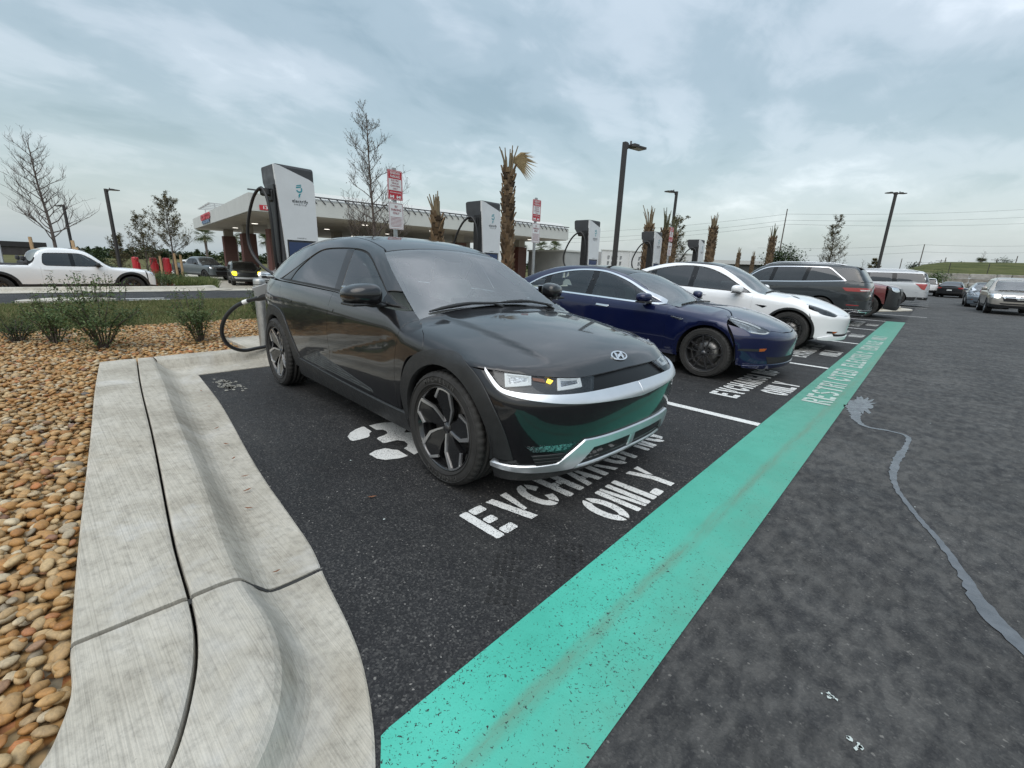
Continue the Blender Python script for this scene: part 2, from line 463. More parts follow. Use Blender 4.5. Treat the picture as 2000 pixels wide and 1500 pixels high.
def triangulate(outer, cuts, h, lines=()):
 """triangles of outer minus cuts with interior points every h"""
 V = []; E = []
 for lp in [outer] + list(cuts):
  b = len(V); V += [Vector(p) for p in lp]; E += [(b + i, b + (i + 1) % len(lp)) for i in range(len(lp))]
 for ln in lines:
  ln = ln[inside_poly(ln, outer)]; b = len(V); V += [Vector(p) for p in ln]; E += [(b + i, b + i + 1) for i in range(len(ln) - 1)]
 lo, hi = outer.min(0), outer.max(0)
 gx = np.arange(lo[0], hi[0] + h, h); gy = np.arange(lo[1], hi[1] + h, h * 0.866)
 G = np.array([(x + (h / 2 if j % 2 else 0), y) for j, y in enumerate(gy) for x in gx])
 if len(G):
  k = inside_poly(G, outer)
  for c in cuts: k &= ~inside_poly(G, c)
  G = G[k]
  if len(G):
   k = dist_poly(G, outer) > 0.45 * h
   for c in cuts: k &= dist_poly(G, c) > 0.45 * h
   G = G[k]
 V += [Vector(p) for p in G]
 vs, es, fs, _, _, _ = delaunay_2d_cdt(V, E, [], 0, 1e-6)
 P = np.array([tuple(v) for v in vs]); F = np.array([tuple(f) for f in fs if len(f) == 3], int)
 c = P[F].mean(1); k = inside_poly(c, outer)
 for cu in cuts: k &= ~inside_poly(c, cu)
 F = F[k]
 a = P[F]; ar = (a[:, 1, 0] - a[:, 0, 0]) * (a[:, 2, 1] - a[:, 0, 1]) - (a[:, 2, 0] - a[:, 0, 0]) * (a[:, 1, 1] - a[:, 0, 1])
 F[ar < 0] = F[ar < 0][:, ::-1]; F = F[np.abs(ar) > 1e-9]
 used = np.unique(F); mp = np.full(len(P), -1); mp[used] = np.arange(len(used))
 return P[used], mp[F]
DEV = False
class Car:
 """collects the panels of one vehicle under an Empty"""
 def __init__(s, body, root, h=0.05, ds=0.025):
  s.b, s.root, s.h, s.ds = body, root, h, ds
 def conv(s, fr, pts):
  """points written as (u, v[,1]) in frame units, or ('S'|'X', u, v[,1]) read off the surface, into frame fr"""
  out = []
  for p in pts:
   if p[0] == 'P':
    uv = s.b.ang(fr, np.array([[p[1], p[2], p[3]]], float))[0]
    out.append((uv[0], uv[1], 1) if len(p) > 4 else (uv[0], uv[1]))
   elif isinstance(p[0], str):
    q, ok = s.b.lift(p[0], np.array([[p[1], p[2]]], float))
    uv = s.b.ang(fr, q)[0]
    out.append((uv[0], uv[1], 1) if len(p) > 3 else (uv[0], uv[1]))
   else: out.append(p)
  return out
 def solid(s, name, fr, outer, cuts=(), mat=None, off=0.0, gap=0.0025, skirt=0.018, h=None, thick=False, flare=None, lines=()):
  h = h or s.h
  o = np.asarray(outer, float) if isinstance(outer, np.ndarray) else smooth_path(s.conv(fr, outer), s.ds)
  cs = [np.asarray(c, float) if isinstance(c, np.ndarray) else smooth_path(s.conv(fr, c), s.ds) for c in cuts]
  if gap: o = shrink(o, gap)
  uv, F = triangulate(o, cs, h, lines)
  P, ok = s.b.lift(fr, uv); N = s.b.normal(P)
  if DEV and (~ok).sum() > 0: print('PROF miss', s.root.name, name, fr, int((~ok).sum()), len(ok), np.round(uv[~ok].min(0), 2), np.round(uv[~ok].max(0), 2))
  if flare is not None: P = P + N * flare(P, uv)[:, None]
  P = P + N * off
  # orient
  fn = np.cross(P[F[:, 1]] - P[F[:, 0]], P[F[:, 2]] - P[F[:, 0]])
  fl = (fn * N[F].mean(1)).sum(1) < 0; F = F.copy(); F[fl] = F[fl][:, ::-1]
  V = [P]; NN = [N]; FF = [F]
  if skirt:
   e = np.concatenate([F[:, [0, 1]], F[:, [1, 2]], F[:, [2, 0]]])
   key = np.sort(e, 1); kk = key[:, 0] * (len(P) + 1) + key[:, 1]
   _, inv, cnt = np.unique(kk, return_inverse=True, return_counts=True)
   be = e[cnt[inv] == 1]
   bv = np.unique(be); mp = np.full(len(P), -1); mp[bv] = np.arange(len(bv)); nb = len(P)
   sn = np.zeros((len(P), 3))
   d = P[be[:, 1]] - P[be[:, 0]]; out = np.cross(d, N[be[:, 0]]); out /= np.maximum(np.linalg.norm(out, axis=1, keepdims=True), 1e-9)
   np.add.at(sn, be[:, 0], out); np.add.at(sn, be[:, 1], out)
   sn = sn[bv]; sn /= np.maximum(np.linalg.norm(sn, axis=1, keepdims=True), 1e-9)
   r = 0.0012
   # a tiny rolled edge, then the flange going in
   A = P[bv] - N[bv] * r * 0.2; B2 = P[bv] + sn * r - N[bv] * r * 1.2; D2 = P[bv] + sn * r * 0.5 - N[bv] * skirt
   rn = (sn + N[bv]); rn /= np.maximum(np.linalg.norm(rn, axis=1, keepdims=True), 1e-9)
   V += [B2, D2]; NN += [rn, sn]
   i0, i1 = be[:, 0], be[:, 1]; j0, j1 = nb + mp[i0], nb + mp[i1]; k0, k1 = j0 + len(bv), j1 + len(bv)
   FF += [np.stack([i1, i0, j0], -1), np.stack([i1, j0, j1], -1), np.stack([j1, j0, k0], -1), np.stack([j1, k0, k1], -1)]
  return np.concatenate(V), np.concatenate(NN), np.concatenate(FF), mat
 def mk(s, name, data, parent=None, side='L', label=None):
  V, N, F, mat = data
  if side == 'R': V = V * [1, -1, 1]; N = N * [1, -1, 1]; F = F[:, ::-1]
  me = np_mesh(name, V, F, mat, True)
  me.normals_split_custom_set_from_vertices([tuple(n) for n in N])
  o = link(name, me, parent or s.root)
  if label: o['label'] = label
  return o
 def panel(s, name, fr, outer, mirror=True, parent=None, sides=None, label=None, **k):
  d = s.solid(name, fr, outer, **k)
  res = []
  for sd in (sides or ('LR' if mirror else 'L')): res.append(s.mk(name, d, parent if not isinstance(parent, dict) else parent[sd], sd, label))
  return res if len(res) > 1 else res[0]
def sym(pts):
 """half outline (v >= 0 side, from front to rear) -> full outline mirrored about v = 0"""
 m = [(p[0], -p[1]) + tuple(p[2:]) for p in pts[::-1] if abs(p[1]) > 1e-6]
 return list(pts) + m
def fsym(pts):
 """same for outlines written as (u, z): mirrored about u = 0"""
 m = [(-p[0], p[1]) + tuple(p[2:]) for p in pts[::-1] if abs(p[0]) > 1e-6]
 return list(pts) + m
# ---- materials shared by the vehicles
def paint(name, col, metal=0.0, rough=0.35, flake=0.0):
 m = pmat(name, col, rough=rough, metal=metal, coat=1.0, coat_rough=0.025, spec=0.15 if max(col) < 0.1 else 0.4)
 t = NT(m); co = t.coord('Object')
 # dust film and faint orange peel
 d = t.noise(co, 2.2, 6.0, 0.65)
 dust = t.ramp(d, [(0.45, 0.0), (0.85, 0.016 if max(col) < 0.1 else 0.05)])
 t.base(t.mix(dust, col, (0.30, 0.29, 0.27)))
 t.set(t.p.inputs['Coat Roughness'], t.ramp(t.noise(co, 5.0, 5.0), [(0.35, 0.008), (0.8, 0.035)]))
 pe = t.noise(co, 160.0, 2.0)
 nb = t.n('ShaderNodeBump', {'Height': pe, 'Strength': 0.02, 'Distance': 0.002})
 t.nt.links.new(nb.outputs[0], t.p.inputs['Coat Normal'])
 return m
def glass_mat(name, tint, rough=0.0, ior=1.75, dust=0.0):
 """pane: Fresnel mirror over a tinted see-through body"""
 if name in MATS: return MATS[name]
 m = bpy.data.materials.new(name); m.use_nodes = True; nt = m.node_tree; nt.nodes.clear()
 out = nt.nodes.new('ShaderNodeOutputMaterial'); mx = nt.nodes.new('ShaderNodeMixShader'); fr = nt.nodes.new('ShaderNodeFresnel'); fr.inputs[0].default_value = ior
 tr = nt.nodes.new('ShaderNodeBsdfTransparent'); tr.inputs[0].default_value = (*tint, 1)
 gl = nt.nodes.new('ShaderNodeBsdfGlossy'); gl.inputs['Roughness'].default_value = rough; gl.inputs[0].default_value = (0.95, 0.97, 1, 1)
 nt.links.new(fr.outputs[0], mx.inputs[0]); nt.links.new(tr.outputs[0], mx.inputs[1]); nt.links.new(gl.outputs[0], mx.inputs[2]);
 if dust:
  df = nt.nodes.new('ShaderNodeBsdfDiffuse'); df.inputs[0].default_value = (0.55, 0.57, 0.56, 1); m2 = nt.nodes.new('ShaderNodeMixShader')
  tc = nt.nodes.new('ShaderNodeTexCoord'); nz = nt.nodes.new('ShaderNodeTexNoise'); nz.inputs['Scale'].default_value = 2.5; nz.inputs['Detail'].default_value = 5
  mr = nt.nodes.new('ShaderNodeMapRange'); mr.inputs['From Min'].default_value = 0.3; mr.inputs['From Max'].default_value = 0.8; mr.inputs['To Min'].default_value = dust * 0.5; mr.inputs['To Max'].default_value = dust * 1.5
  nt.links.new(tc.outputs['Object'], nz.inputs['Vector']); nt.links.new(nz.outputs[0], mr.inputs['Value']); nt.links.new(mr.outputs[0], m2.inputs[0])
  nt.links.new(mx.outputs[0], m2.inputs[1]); nt.links.new(df.outputs[0], m2.inputs[2]); nt.links.new(m2.outputs[0], out.inputs[0])
 else: nt.links.new(mx.outputs[0], out.inputs[0])
 MATS[name] = m; return m
M_BLACKPLASTIC = variation(pmat('black plastic cladding', (0.016, 0.017, 0.018), 0.48), 12, 0.2, 0.1, 0.25, 900)
M_GLOSSBLACK = pmat('gloss black trim', (0.006, 0.006, 0.007), 0.07, spec=0.4)
M_RUBBER = variation(pmat('tyre rubber', (0.021, 0.020, 0.019), 0.75), 9, 0.35, 0.1, 0.15, 500)
M_SEAL = pmat('rubber seal', (0.008, 0.008, 0.008), 0.6)
M_CHROME = pmat('chrome', (0.75, 0.76, 0.78), 0.10, metal=1.0)
M_SATIN = variation(pmat('satin silver', (0.62, 0.64, 0.67), 0.34, metal=0.75), 6, 0.05, 0.06)
M_ALU = pmat('machined aluminium', (0.66, 0.66, 0.67), 0.28, metal=0.9)
M_RIMBLACK = pmat('gloss black rim', (0.010, 0.010, 0.011), 0.22, coat=0.6)
M_RIMDARK = pmat('dark grey rim', (0.10, 0.10, 0.105), 0.30, metal=0.8)
M_RIMSILVER = pmat('silver rim', (0.42, 0.43, 0.44), 0.3, metal=0.85)
M_DISC = variation(pmat('brake disc', (0.28, 0.27, 0.26), 0.4, metal=0.9), 20, 0.2)
M_DARK = pmat('dark underside', (0.010, 0.010, 0.011), 0.8)
M_GLASS = glass_mat('clear windscreen', (0.76, 0.86, 0.83), ior=2.25, dust=0.09)
M_GLASSF = glass_mat('front side glass', (0.26, 0.30, 0.30), dust=0.02)
M_GLASST = glass_mat('privacy glass', (0.035, 0.038, 0.042), dust=0.02)
M_GLASSC = glass_mat('light side glass', (0.60, 0.70, 0.66))
M_LENS = glass_mat('clear lens', (0.86, 0.89, 0.91), ior=1.4)
M_LAMP = pmat('lamp reflector', (0.70, 0.72, 0.74), 0.16, metal=0.9)
M_LAMPDARK = pmat('lamp housing', (0.020, 0.020, 0.022), 0.2)
M_DRL = pmat('white light guide', (0.72, 0.74, 0.74), 0.3, coat=0.5)
M_AMBER = pmat('amber lens', (0.80, 0.22, 0.02), 0.2, coat=0.6)
M_AMBERLIT = pmat('lit amber lamp', (0.9, 0.45, 0.02), 0.3, emit=(1.0, 0.62, 0.04), estr=3.0)
M_REDLENS = pmat('red tail lens', (0.30, 0.012, 0.016), 0.12, coat=1.0)
M_INT = variation(pmat('interior dark trim', (0.045, 0.045, 0.047), 0.7), 8)
M_SEATGREY = variation(pmat('pale grey upholstery', (0.62, 0.63, 0.61), 0.75), 10, 0.1)
M_SEATDARK = variation(pmat('black upholstery', (0.03, 0.03, 0.032), 0.6), 10)
# ---- wheels (local: axle along y, outer face towards -y, centre at the origin)
def tyre_mesh(r, w, rr, seg=96):
 hw = w / 2
 prof = [(rr * 0.985, -hw * 0.80), (rr * 1.03, -hw * 0.93), (rr + (r - rr) * 0.25, -hw * 1.0), (rr + (r - rr) * 0.5, -hw * 1.03), (rr + (r - rr) * 0.75, -hw * 0.99), (r * 0.975, -hw * 0.90), (r * 0.992, -hw * 0.80)]
 gr = []
 for yc in (-0.52, -0.18, 0.18, 0.52):
  gr += [(r * (1 - 0.003 * yc * yc), hw * (yc - 0.055)), (r - 0.009, hw * (yc - 0.045)), (r - 0.009, hw * (yc + 0.045)), (r * (1 - 0.003 * yc * yc), hw * (yc + 0.055))]
 prof = prof + gr + [(p[0], -p[1]) for p in prof[::-1]]
 b = MB(); L = len(prof)
 V = []; n = seg * 2
 for k in range(n):
  a = 2 * math.pi * k / n; cut = (k % 4 == 0)
  for i, (q, y) in enumerate(prof):
   d = 0.007 if (cut and (5 <= i <= 7 or L - 8 <= i <= L - 6)) else 0.0
   V.append(((q - d) * math.cos(a), y, (q - d) * math.sin(a)))
 F = [(k * L + i, ((k + 1) % n) * L + i, ((k + 1) % n) * L + i + 1, k * L + i + 1) for k in range(n) for i in range(L - 1)]
 b.add(V, F, True)
 # raised sidewall ribs
 for q in (0.22, 0.70):
  rq = rr + (r - rr) * q
  b.lathe([(rq - 0.004, -hw * 1.0), (rq - 0.002, -hw * 1.045), (rq + 0.002, -hw * 1.045), (rq + 0.004, -hw * 1.0)], 64, 'y')
 return b.mesh('tyre', M_RUBBER)
def polar_strip(b, path, y0, y1, ang, dish=0.0, rr=1.0):
 """path: (angle deg, radius, width) -> a strip of that width, extruded y0..y1, turned by ang; dish sinks it towards the hub"""
 P = [Vector((q * math.sin(R(a + ang)), q * math.cos(R(a + ang)))) for a, q, w in path]; n = len(P)
 Lf, Rt = [], []
 for i, p in enumerate(P):
  t = Vector((0, 0))
  if i > 0: t += (P[i] - P[i - 1]).normalized()
  if i < n - 1: t += (P[i + 1] - P[i]).normalized()
  t.normalize(); nn = Vector((-t.y, t.x))
  d = (P[i] - P[i - 1]).normalized() if i > 0 else (P[1] - P[0]).normalized()
  k = 1 / max(0.6, abs(nn.dot(Vector((-d.y, d.x)))))
  Lf.append(p + nn * path[i][2] / 2 * k); Rt.append(p - nn * path[i][2] / 2 * k)
 yd = lambda p, y: y + dish * max(0.0, 1 - p.length / (0.97 * rr))
 V = [(p.x, yd(p, y0), p.y) for p in Lf] + [(p.x, yd(p, y0), p.y) for p in Rt] + [(p.x, yd(p, y1), p.y) for p in Lf] + [(p.x, yd(p, y1), p.y) for p in Rt]
 F = []
 for i in range(n - 1):
  a, c = i, n + i
  F += [(a, a + 1, c + 1, c), (2 * n + a, 2 * n + c, 2 * n + c + 1, 2 * n + a + 1), (a, 2 * n + a, 2 * n + a + 1, a + 1), (c, c + 1, 2 * n + c + 1, 2 * n + c)]
 F += [(0, n, 3 * n, 2 * n), (n - 1, 3 * n - 1, 4 * n - 1, 2 * n - 1)]
 b.add(V, F)
def wheel_set(r, w, rr, style, rim_mat=None, full=True):
 """list of (name, mesh, parent name)"""
 hw = w / 2; yf = -hw * 0.92
 parts = [('tyre', tyre_mesh(r, w, rr, 96 if full else 40), None)]
 rim_mat = rim_mat or M_RIMBLACK
 b = MB()
 b.lathe([(rr * 1.02, -hw * 0.90), (rr * 1.0, -hw * 0.93), (rr * 0.985, -hw * 0.90), (rr * 0.94, -hw * 0.60), (rr * 0.90, 0.0), (rr * 0.93, hw * 0.8), (rr, hw * 0.9)], 64, 'y')
 parts.append(('rim', b.mesh('rim', rim_mat), None))
 b = MB(); b.lathe([(0.0, hw * 0.30), (rr * 0.93, hw * 0.30)], 32, 'y', smooth=False)
 b.lathe([(rr * 0.30, -hw * 0.10), (rr * 0.74, -hw * 0.10), (rr * 0.74, hw * 0.05)], 48, 'y')
 b.mat(1).bbox((-rr * 0.62, -hw * 0.12, rr * 0.12), (rr * 0.22, 0.05, rr * 0.50), 0.015)
 parts.append(('brake_disc', b.mesh('brake_disc', [M_DISC, M_LAMPDARK]), None))
 b = MB(); arms = {'zigzag': 5, 'thin10': 5, 'five': 5, 'six': 6, 'ten': 10}[style]
 for k in range(arms):
  A = 360.0 / arms * k + (3 if style == 'zigzag' else 0)
  if style == 'zigzag':
   s = rr; dz = 0.045
   pol = [(38, .10), (34, .20), (31, .40), (27, .60), (12, .965), (6, .975), (0, .978), (-6, .975), (-11, .965), (-25, .79), (-20, .50), (-25, .25), (-34, .12)]
   b.mat(0).prism([(q * s * math.sin(R(a + A)), q * s * math.cos(R(a + A))) for a, q in pol], yf, yf + 0.035, lambda x, y, z: (x, z + 0.004 + dz * max(0, 1 - math.hypot(x, y) / (0.97 * s)), y))
   b.mat(1); polar_strip(b, [(38, .15 * s, .040 * s), (31, .36 * s, .048 * s), (27, .59 * s, .068 * s), (13.5, .955 * s, .095 * s)], yf - 0.003, yf + 0.012, A, dz, s)
   polar_strip(b, [(15, .968 * s, .040 * s), (7, .978 * s, .036 * s), (0, .980 * s, .034 * s), (-7, .978 * s, .036 * s), (-11.5, .968 * s, .045 * s)], yf - 0.0035, yf + 0.012, A, dz, s)
   polar_strip(b, [(-10.0, .965 * s, .060 * s), (-25, .77 * s, .066 * s)], yf - 0.003, yf + 0.012, A, dz, s)
  elif style == 'thin10':
   for d in (-13, 13):
    b.mat(0); polar_strip(b, [(d * 2.2, .12 * rr, .10 * rr), (d * 1.15, .5 * rr, .055 * rr), (d * 1.0, .955 * rr, .075 * rr)], yf, yf + 0.03, A)
  elif style == 'ten':
   polar_strip(b, [(0, .12 * rr, .10 * rr), (0, .955 * rr, .10 * rr)], yf, yf + 0.03, A)
  else:
   b.mat(0); polar_strip(b, [(0, .10 * rr, .32 * rr), (0, .5 * rr, .24 * rr), (0, .96 * rr, .34 * rr)], yf, yf + 0.035, A)
   b.mat(1); polar_strip(b, [(0, .26 * rr, .10 * rr), (0, .80 * rr, .10 * rr)], yf - 0.003, yf + 0.01, A)
 yh = yf + (0.040 if style == 'zigzag' else 0.0)
 b.mat(0).lathe([(0.0, yh - 0.004), (rr * 0.12, yh - 0.003), (rr * 0.145, yh + 0.006), (rr * 0.20, yh + 0.016), (rr * 0.24, yh + 0.05)], 40, 'y')
 for k in range(5):
  a = R(72 * k + 36); b.mat(2).lathe([(0, 0.014), (0.010, 0.014), (0.012, 0.03)], 12, 'y', (rr * 0.185 * math.sin(a), yh, rr * 0.185 * math.cos(a)))
 sp = b.mesh('spokes', [rim_mat, M_ALU if style == 'zigzag' else rim_mat, M_DARK])
 parts.append(('spokes', sp, 'rim'))
 b = MB(); b.lathe([(0.0, yh - 0.007), (rr * 0.085, yh - 0.007), (rr * 0.10, yh - 0.002)], 28, 'y')
 parts.append(('hub_cap', b.mesh('hub_cap', M_RIMDARK), 'rim'))
 return parts
def add_wheels(root, parts, xs, yo, r, steer=0.0, roll=0.0, w=0.23):
 for i, x in enumerate(xs):
  for sd in (-1, 1):
   wh = bpy.data.objects.new('wheel', None); COL.objects.link(wh); wh.parent = root
   wh.location = (x, sd * (yo - w / 2), r)
   wh.rotation_euler = (0, R(roll + 31 * i), (0 if sd < 0 else math.pi) + (steer if i == 0 else 0))
   for nm, me, par in parts:
    if nm == 'tyre_lettering' and sd > 0: continue
    link(nm, me, wh)          # tyre, rim, disc, spokes and cap of one wheel
# ------------------------------------------------------------------ ground, lot, kerbs, planting
def gz(x):
 """the site falls away behind the planting bed"""
 f = lambda t: (lambda u: u * u * (3 - 2 * u))(max(0.0, min(1.0, t)))
 return -0.40 * f((-x - 21.4) / 2.2) - 0.42 * f((-x - 25.0) / 15.0)
def scatter_colour(t, co, stops, scale):
 return t.ramp(t.noise(co, scale, 5.0, 0.6), stops)
def asphalt_material():
 m, t = nmat('asphalt', rough=0.82, spec=0.35)
 co = t.pos()
 sep = t.n('ShaderNodeSeparateXYZ', {'Vector': co})
 fine = t.voro(co, 135.0, out='Color')
 fv = t.n('ShaderNodeSeparateColor', {'Color': fine}).outputs[0]
 agg = t.ramp(fv, [(0.0, (0.010, 0.010, 0.011)), (0.55, (0.019, 0.019, 0.020)), (0.88, (0.040, 0.039, 0.038)), (0.99, (0.065, 0.063, 0.06)), (1.0, (0.20, 0.19, 0.175))])
 big = t.noise(co, 0.9, 6.0, 0.62); mid = t.noise(co, 5.5, 5.0, 0.7)
 patch = t.math('MULTIPLY', t.ramp(big, [(0.30, 0.62), (0.72, 1.35)]), t.ramp(mid, [(0.25, 0.75), (0.75, 1.30)]))
 # the driving lane: older, greyer, with a coarse mottled wear that runs along it
 lane = t.n('ShaderNodeMapRange', {'Value': sep.outputs['X'], 'From Min': -0.48, 'From Max': -0.42}).outputs[0]
 mot = t.noise(t.map(co, scale=(1.0, 0.55, 1.0), rot=(0, 0, 0.2)), 16.0, 4.0, 0.62, 0.3)
 mot2 = t.noise(co, 1.6, 3.0, 0.5)
 wear = t.ramp(t.math('ADD', mot, t.math('MULTIPLY', mot2, 0.45)), [(0.58, (0.022, 0.022, 0.023)), (0.72, (0.052, 0.051, 0.049)), (0.86, (0.088, 0.085, 0.080))])
 lanecol = t.mix(0.40, wear, agg)
 lanecol = t.mix(1.0, lanecol, t.ramp(big, [(0.3, 0.9), (0.72, 1.5)]), 'MULTIPLY')
 stall = t.mix(1.0, agg, patch, 'MULTIPLY')
 col = t.mix(lane, stall, lanecol)
 # dusty trails across the bays
 dust = t.noise(t.map(co, scale=(0.35, 1.6, 1), rot=(0, 0, 0.25)), 1.3, 5.0, 0.65)
 col = t.mix(t.ramp(dust, [(0.52, 0.0), (0.80, 0.22)]), col, (0.10, 0.097, 0.09))
 t.base(col)
 t.rough(t.ramp(mid, [(0.3, 0.62), (0.7, 0.92)]))
 h = t.math('ADD', t.math('MULTIPLY', t.voro(co, 135.0), 0.7), t.noise(co, 320.0, 2.0))
 t.normal(t.bump(h, 0.55, 0.004))
 return m
def concrete_material(name='concrete', dark=1.0, streak=True):
 m, t = nmat(name, rough=0.85, spec=0.3)
 co = t.pos()
 n1 = t.noise(co, 2.2, 7.0, 0.62); n2 = t.noise(co, 26.0, 5.0, 0.7); n3 = t.noise(co, 180.0, 3.0)
 c = t.ramp(n1, [(0.25, (0.27 * dark, 0.245 * dark, 0.200 * dark)), (0.5, (0.395 * dark, 0.367 * dark, 0.310 * dark)), (0.75, (0.49 * dark, 0.462 * dark, 0.405 * dark))])
 c = t.mix(1.0, c, t.ramp(n2, [(0.28, 0.72), (0.5, 1.0), (0.75, 1.14)]), 'MULTIPLY')
 if streak:
  br = t.noise(t.map(co, scale=(1.2, 130.0, 1.2), rot=(0, 0, -0.10)), 1.6, 4.0, 0.7)
  c = t.mix(1.0, c, t.ramp(br, [(0.30, 0.76), (0.55, 1.04), (0.8, 1.12)]), 'MULTIPLY')
 pale = t.noise(co, 1.1, 5.0, 0.7, 0.8)
 c = t.mix(t.ramp(pale, [(0.56, 0.0), (0.72, 0.5)]), c, (0.55 * dark, 0.545 * dark, 0.53 * dark))
 spk = t.noise(co, 75.0, 2.0)
 c = t.mix(t.ramp(spk, [(0.70, 0.0), (0.80, 0.55)]), c, (0.16, 0.15, 0.13))
 rust = t.noise(co, 0.7, 4.0, 0.6)
 c = t.mix(t.ramp(rust, [(0.60, 0.0), (0.80, 0.30)]), c, (0.42, 0.33, 0.22))
 t.base(c)
 h = t.math('ADD', t.noise(co, 140.0, 4.0), t.math('MULTIPLY', t.noise(t.map(co, scale=(1.2, 130.0, 1.2), rot=(0, 0, -0.10)), 1.6, 3.0), 1.4 if streak else 0.0))
 t.normal(t.bump(h, 0.35, 0.004))
 return m
M_ASPHALT = asphalt_material()
M_CONC = concrete_material()
M_CONC_PLAIN = concrete_material('pale concrete', 1.05, False)
M_SOIL = variation(pmat('dark soil', (0.055, 0.042, 0.030), 0.95), 4, 0.5, 0.0, 0.5, 40)
def ground_sheet():
 m, t = nmat('meadow ground', rough=0.95, spec=0.1)
 co = t.pos()
 t.base(t.ramp(t.noise(co, 0.15, 6.0, 0.65), [(0.3, (0.075, 0.080, 0.032)), (0.55, (0.11, 0.105, 0.045)), (0.75, (0.15, 0.13, 0.065))]))
 t.normal(t.bump(t.noise(co, 3.0, 4.0), 0.6, 0.1))
 xs = [-1500, -400, -120, -60] + list(np.arange(-42, -19.9, 0.5)) + [-10, 60, 400, 1500]; ys = [-1500, -300, -60, -20, 0, 20, 60, 120, 400, 1500]
 V = [(x, y, gz(x) - 0.03) for y in ys for x in xs]; n = len(xs)
 F = [(j * n + i, j * n + i + 1, (j + 1) * n + i + 1, (j + 1) * n + i) for j in range(len(ys) - 1) for i in range(n - 1)]
 b = MB(); b.add(V, F, True); o = b.build('ground', m); tag(o, kind='structure')
 def sheet(name, x0, x1, y0, y1, mat, dz, step=0.5):
  xs = [x0] + [x for x in np.arange(math.ceil(x0), x1, step) if x > x0 + 0.2] + [x1]
  V = [(x, y, gz(x) + dz) for y in (y0, y1) for x in xs]; n = len(xs)
  b = MB(); b.add(V, [(i, i + 1, n + i + 1, n + i) for i in range(n - 1)], True); o = b.build(name, mat); return tag(o, kind='structure')
 sheet('parking_lot', -6.02, 16.0, -14.0, 130.0, M_ASPHALT, 0.0, 40.0)
 sheet('access_road', -20.35, -15.75, -60, 90, M_ASPHALT, 0.0)
 sheet('far_lot', -75, -21.5, -60, 5.0, M_ASPHALT, -0.004)
 sheet('forecourt', -75, -20.38, 5.0, 70, M_CONC_PLAIN, 0.0)
ground_sheet()
# ---- kerb: flat slab, joint, rolled kerb and gutter, along the near edge of the bay and round the corner by the camera
def poly_at(pts, ts):
 P = np.array(pts, float); d = np.concatenate([[0], np.cumsum(np.linalg.norm(np.diff(P, axis=0), axis=1))]); d /= d[-1]
 return np.stack([np.interp(ts, d, P[:, i]) for i in range(2)], -1)
K_A = [(-6.72, 0.44), (-5.4, 0.285), (-4.0, 0.14), (-2.52, -0.02), (-1.78, -0.09), (-1.59, -0.10), (-1.46, -0.13), (-1.36, -0.175), (-1.27, -0.28), (-1.22, -0.45), (-1.19, -0.8), (-1.17, -1.4)]
K_B = [(-6.72, 0.775), (-5.28, 0.602), (-3.73, 0.44), (-2.24, 0.27), (-1.77, 0.23), (-1.55, 0.20), (-1.35, 0.145), (-1.13, 0.045), (-1.00, -0.09), (-0.93, -0.30), (-0.90, -0.7), (-0.89, -1.4)]
K_C = [(-6.72, 0.935), (-5.2, 0.78), (-4.43, 0.69), (-2.81, 0.52), (-2.09, 0.43), (-1.73, 0.400), (-1.48, 0.398), (-1.28, 0.362), (-1.11, 0.289), (-0.99, 0.186), (-0.88, 0.02), (-0.82, -0.20), (-0.79, -0.7), (-0.78, -1.4)]
K_D = [(-6.72, 1.08), (-5.2, 0.925), (-4.43, 0.83), (-2.84, 0.635), (-2.09, 0.545), (-1.73, 0.490), (-1.45, 0.475), (-1.24, 0.430), (-1.09, 0.350), (-0.96, 0.235), (-0.85, 0.05), (-0.78, -0.18), (-0.75, -0.7), (-0.74, -1.4)]
K_E = [(-6.72, 1.285), (-6.12, 1.22), (-4.68, 1.08), (-3.07, 0.86), (-2.01, 0.75), (-1.69, 0.69), (-1.36, 0.63), (-1.14, 0.57), (-0.90, 0.465), (-0.76, 0.36), (-0.62, 0.14), (-0.55, -0.15), (-0.52, -0.7), (-0.51, -1.4)]
K_TOP = 0.14
def kerb_section_rows():
 def dens(P):
  q = smooth_path([(p[0], p[1]) for p in P], 0.02, closed=False); return q
 A, B, C, D, E = [dens(P) for P in (K_A, K_B, K_C, K_D, K_E)]
 ts = np.linspace(0, 1, 420)
 # pair the five edges station by station: by x on the straight, by arc length round the corner
 xj = -1.77
 def split(P):
  k = int(np.argmin(np.abs(P[:, 0] - xj) + (P[:, 1] < -0.5) * 9)); return P[:k + 1], P[k:]
 def resample(P, n): return poly_at(P, np.linspace(0, 1, n))
 S1, S2 = [], []
 for P in (A, B, C, D, E):
  a, b_ = split(P); S1.append(resample(a, 200)); S2.append(resample(b_, 160))
 return S1, S2
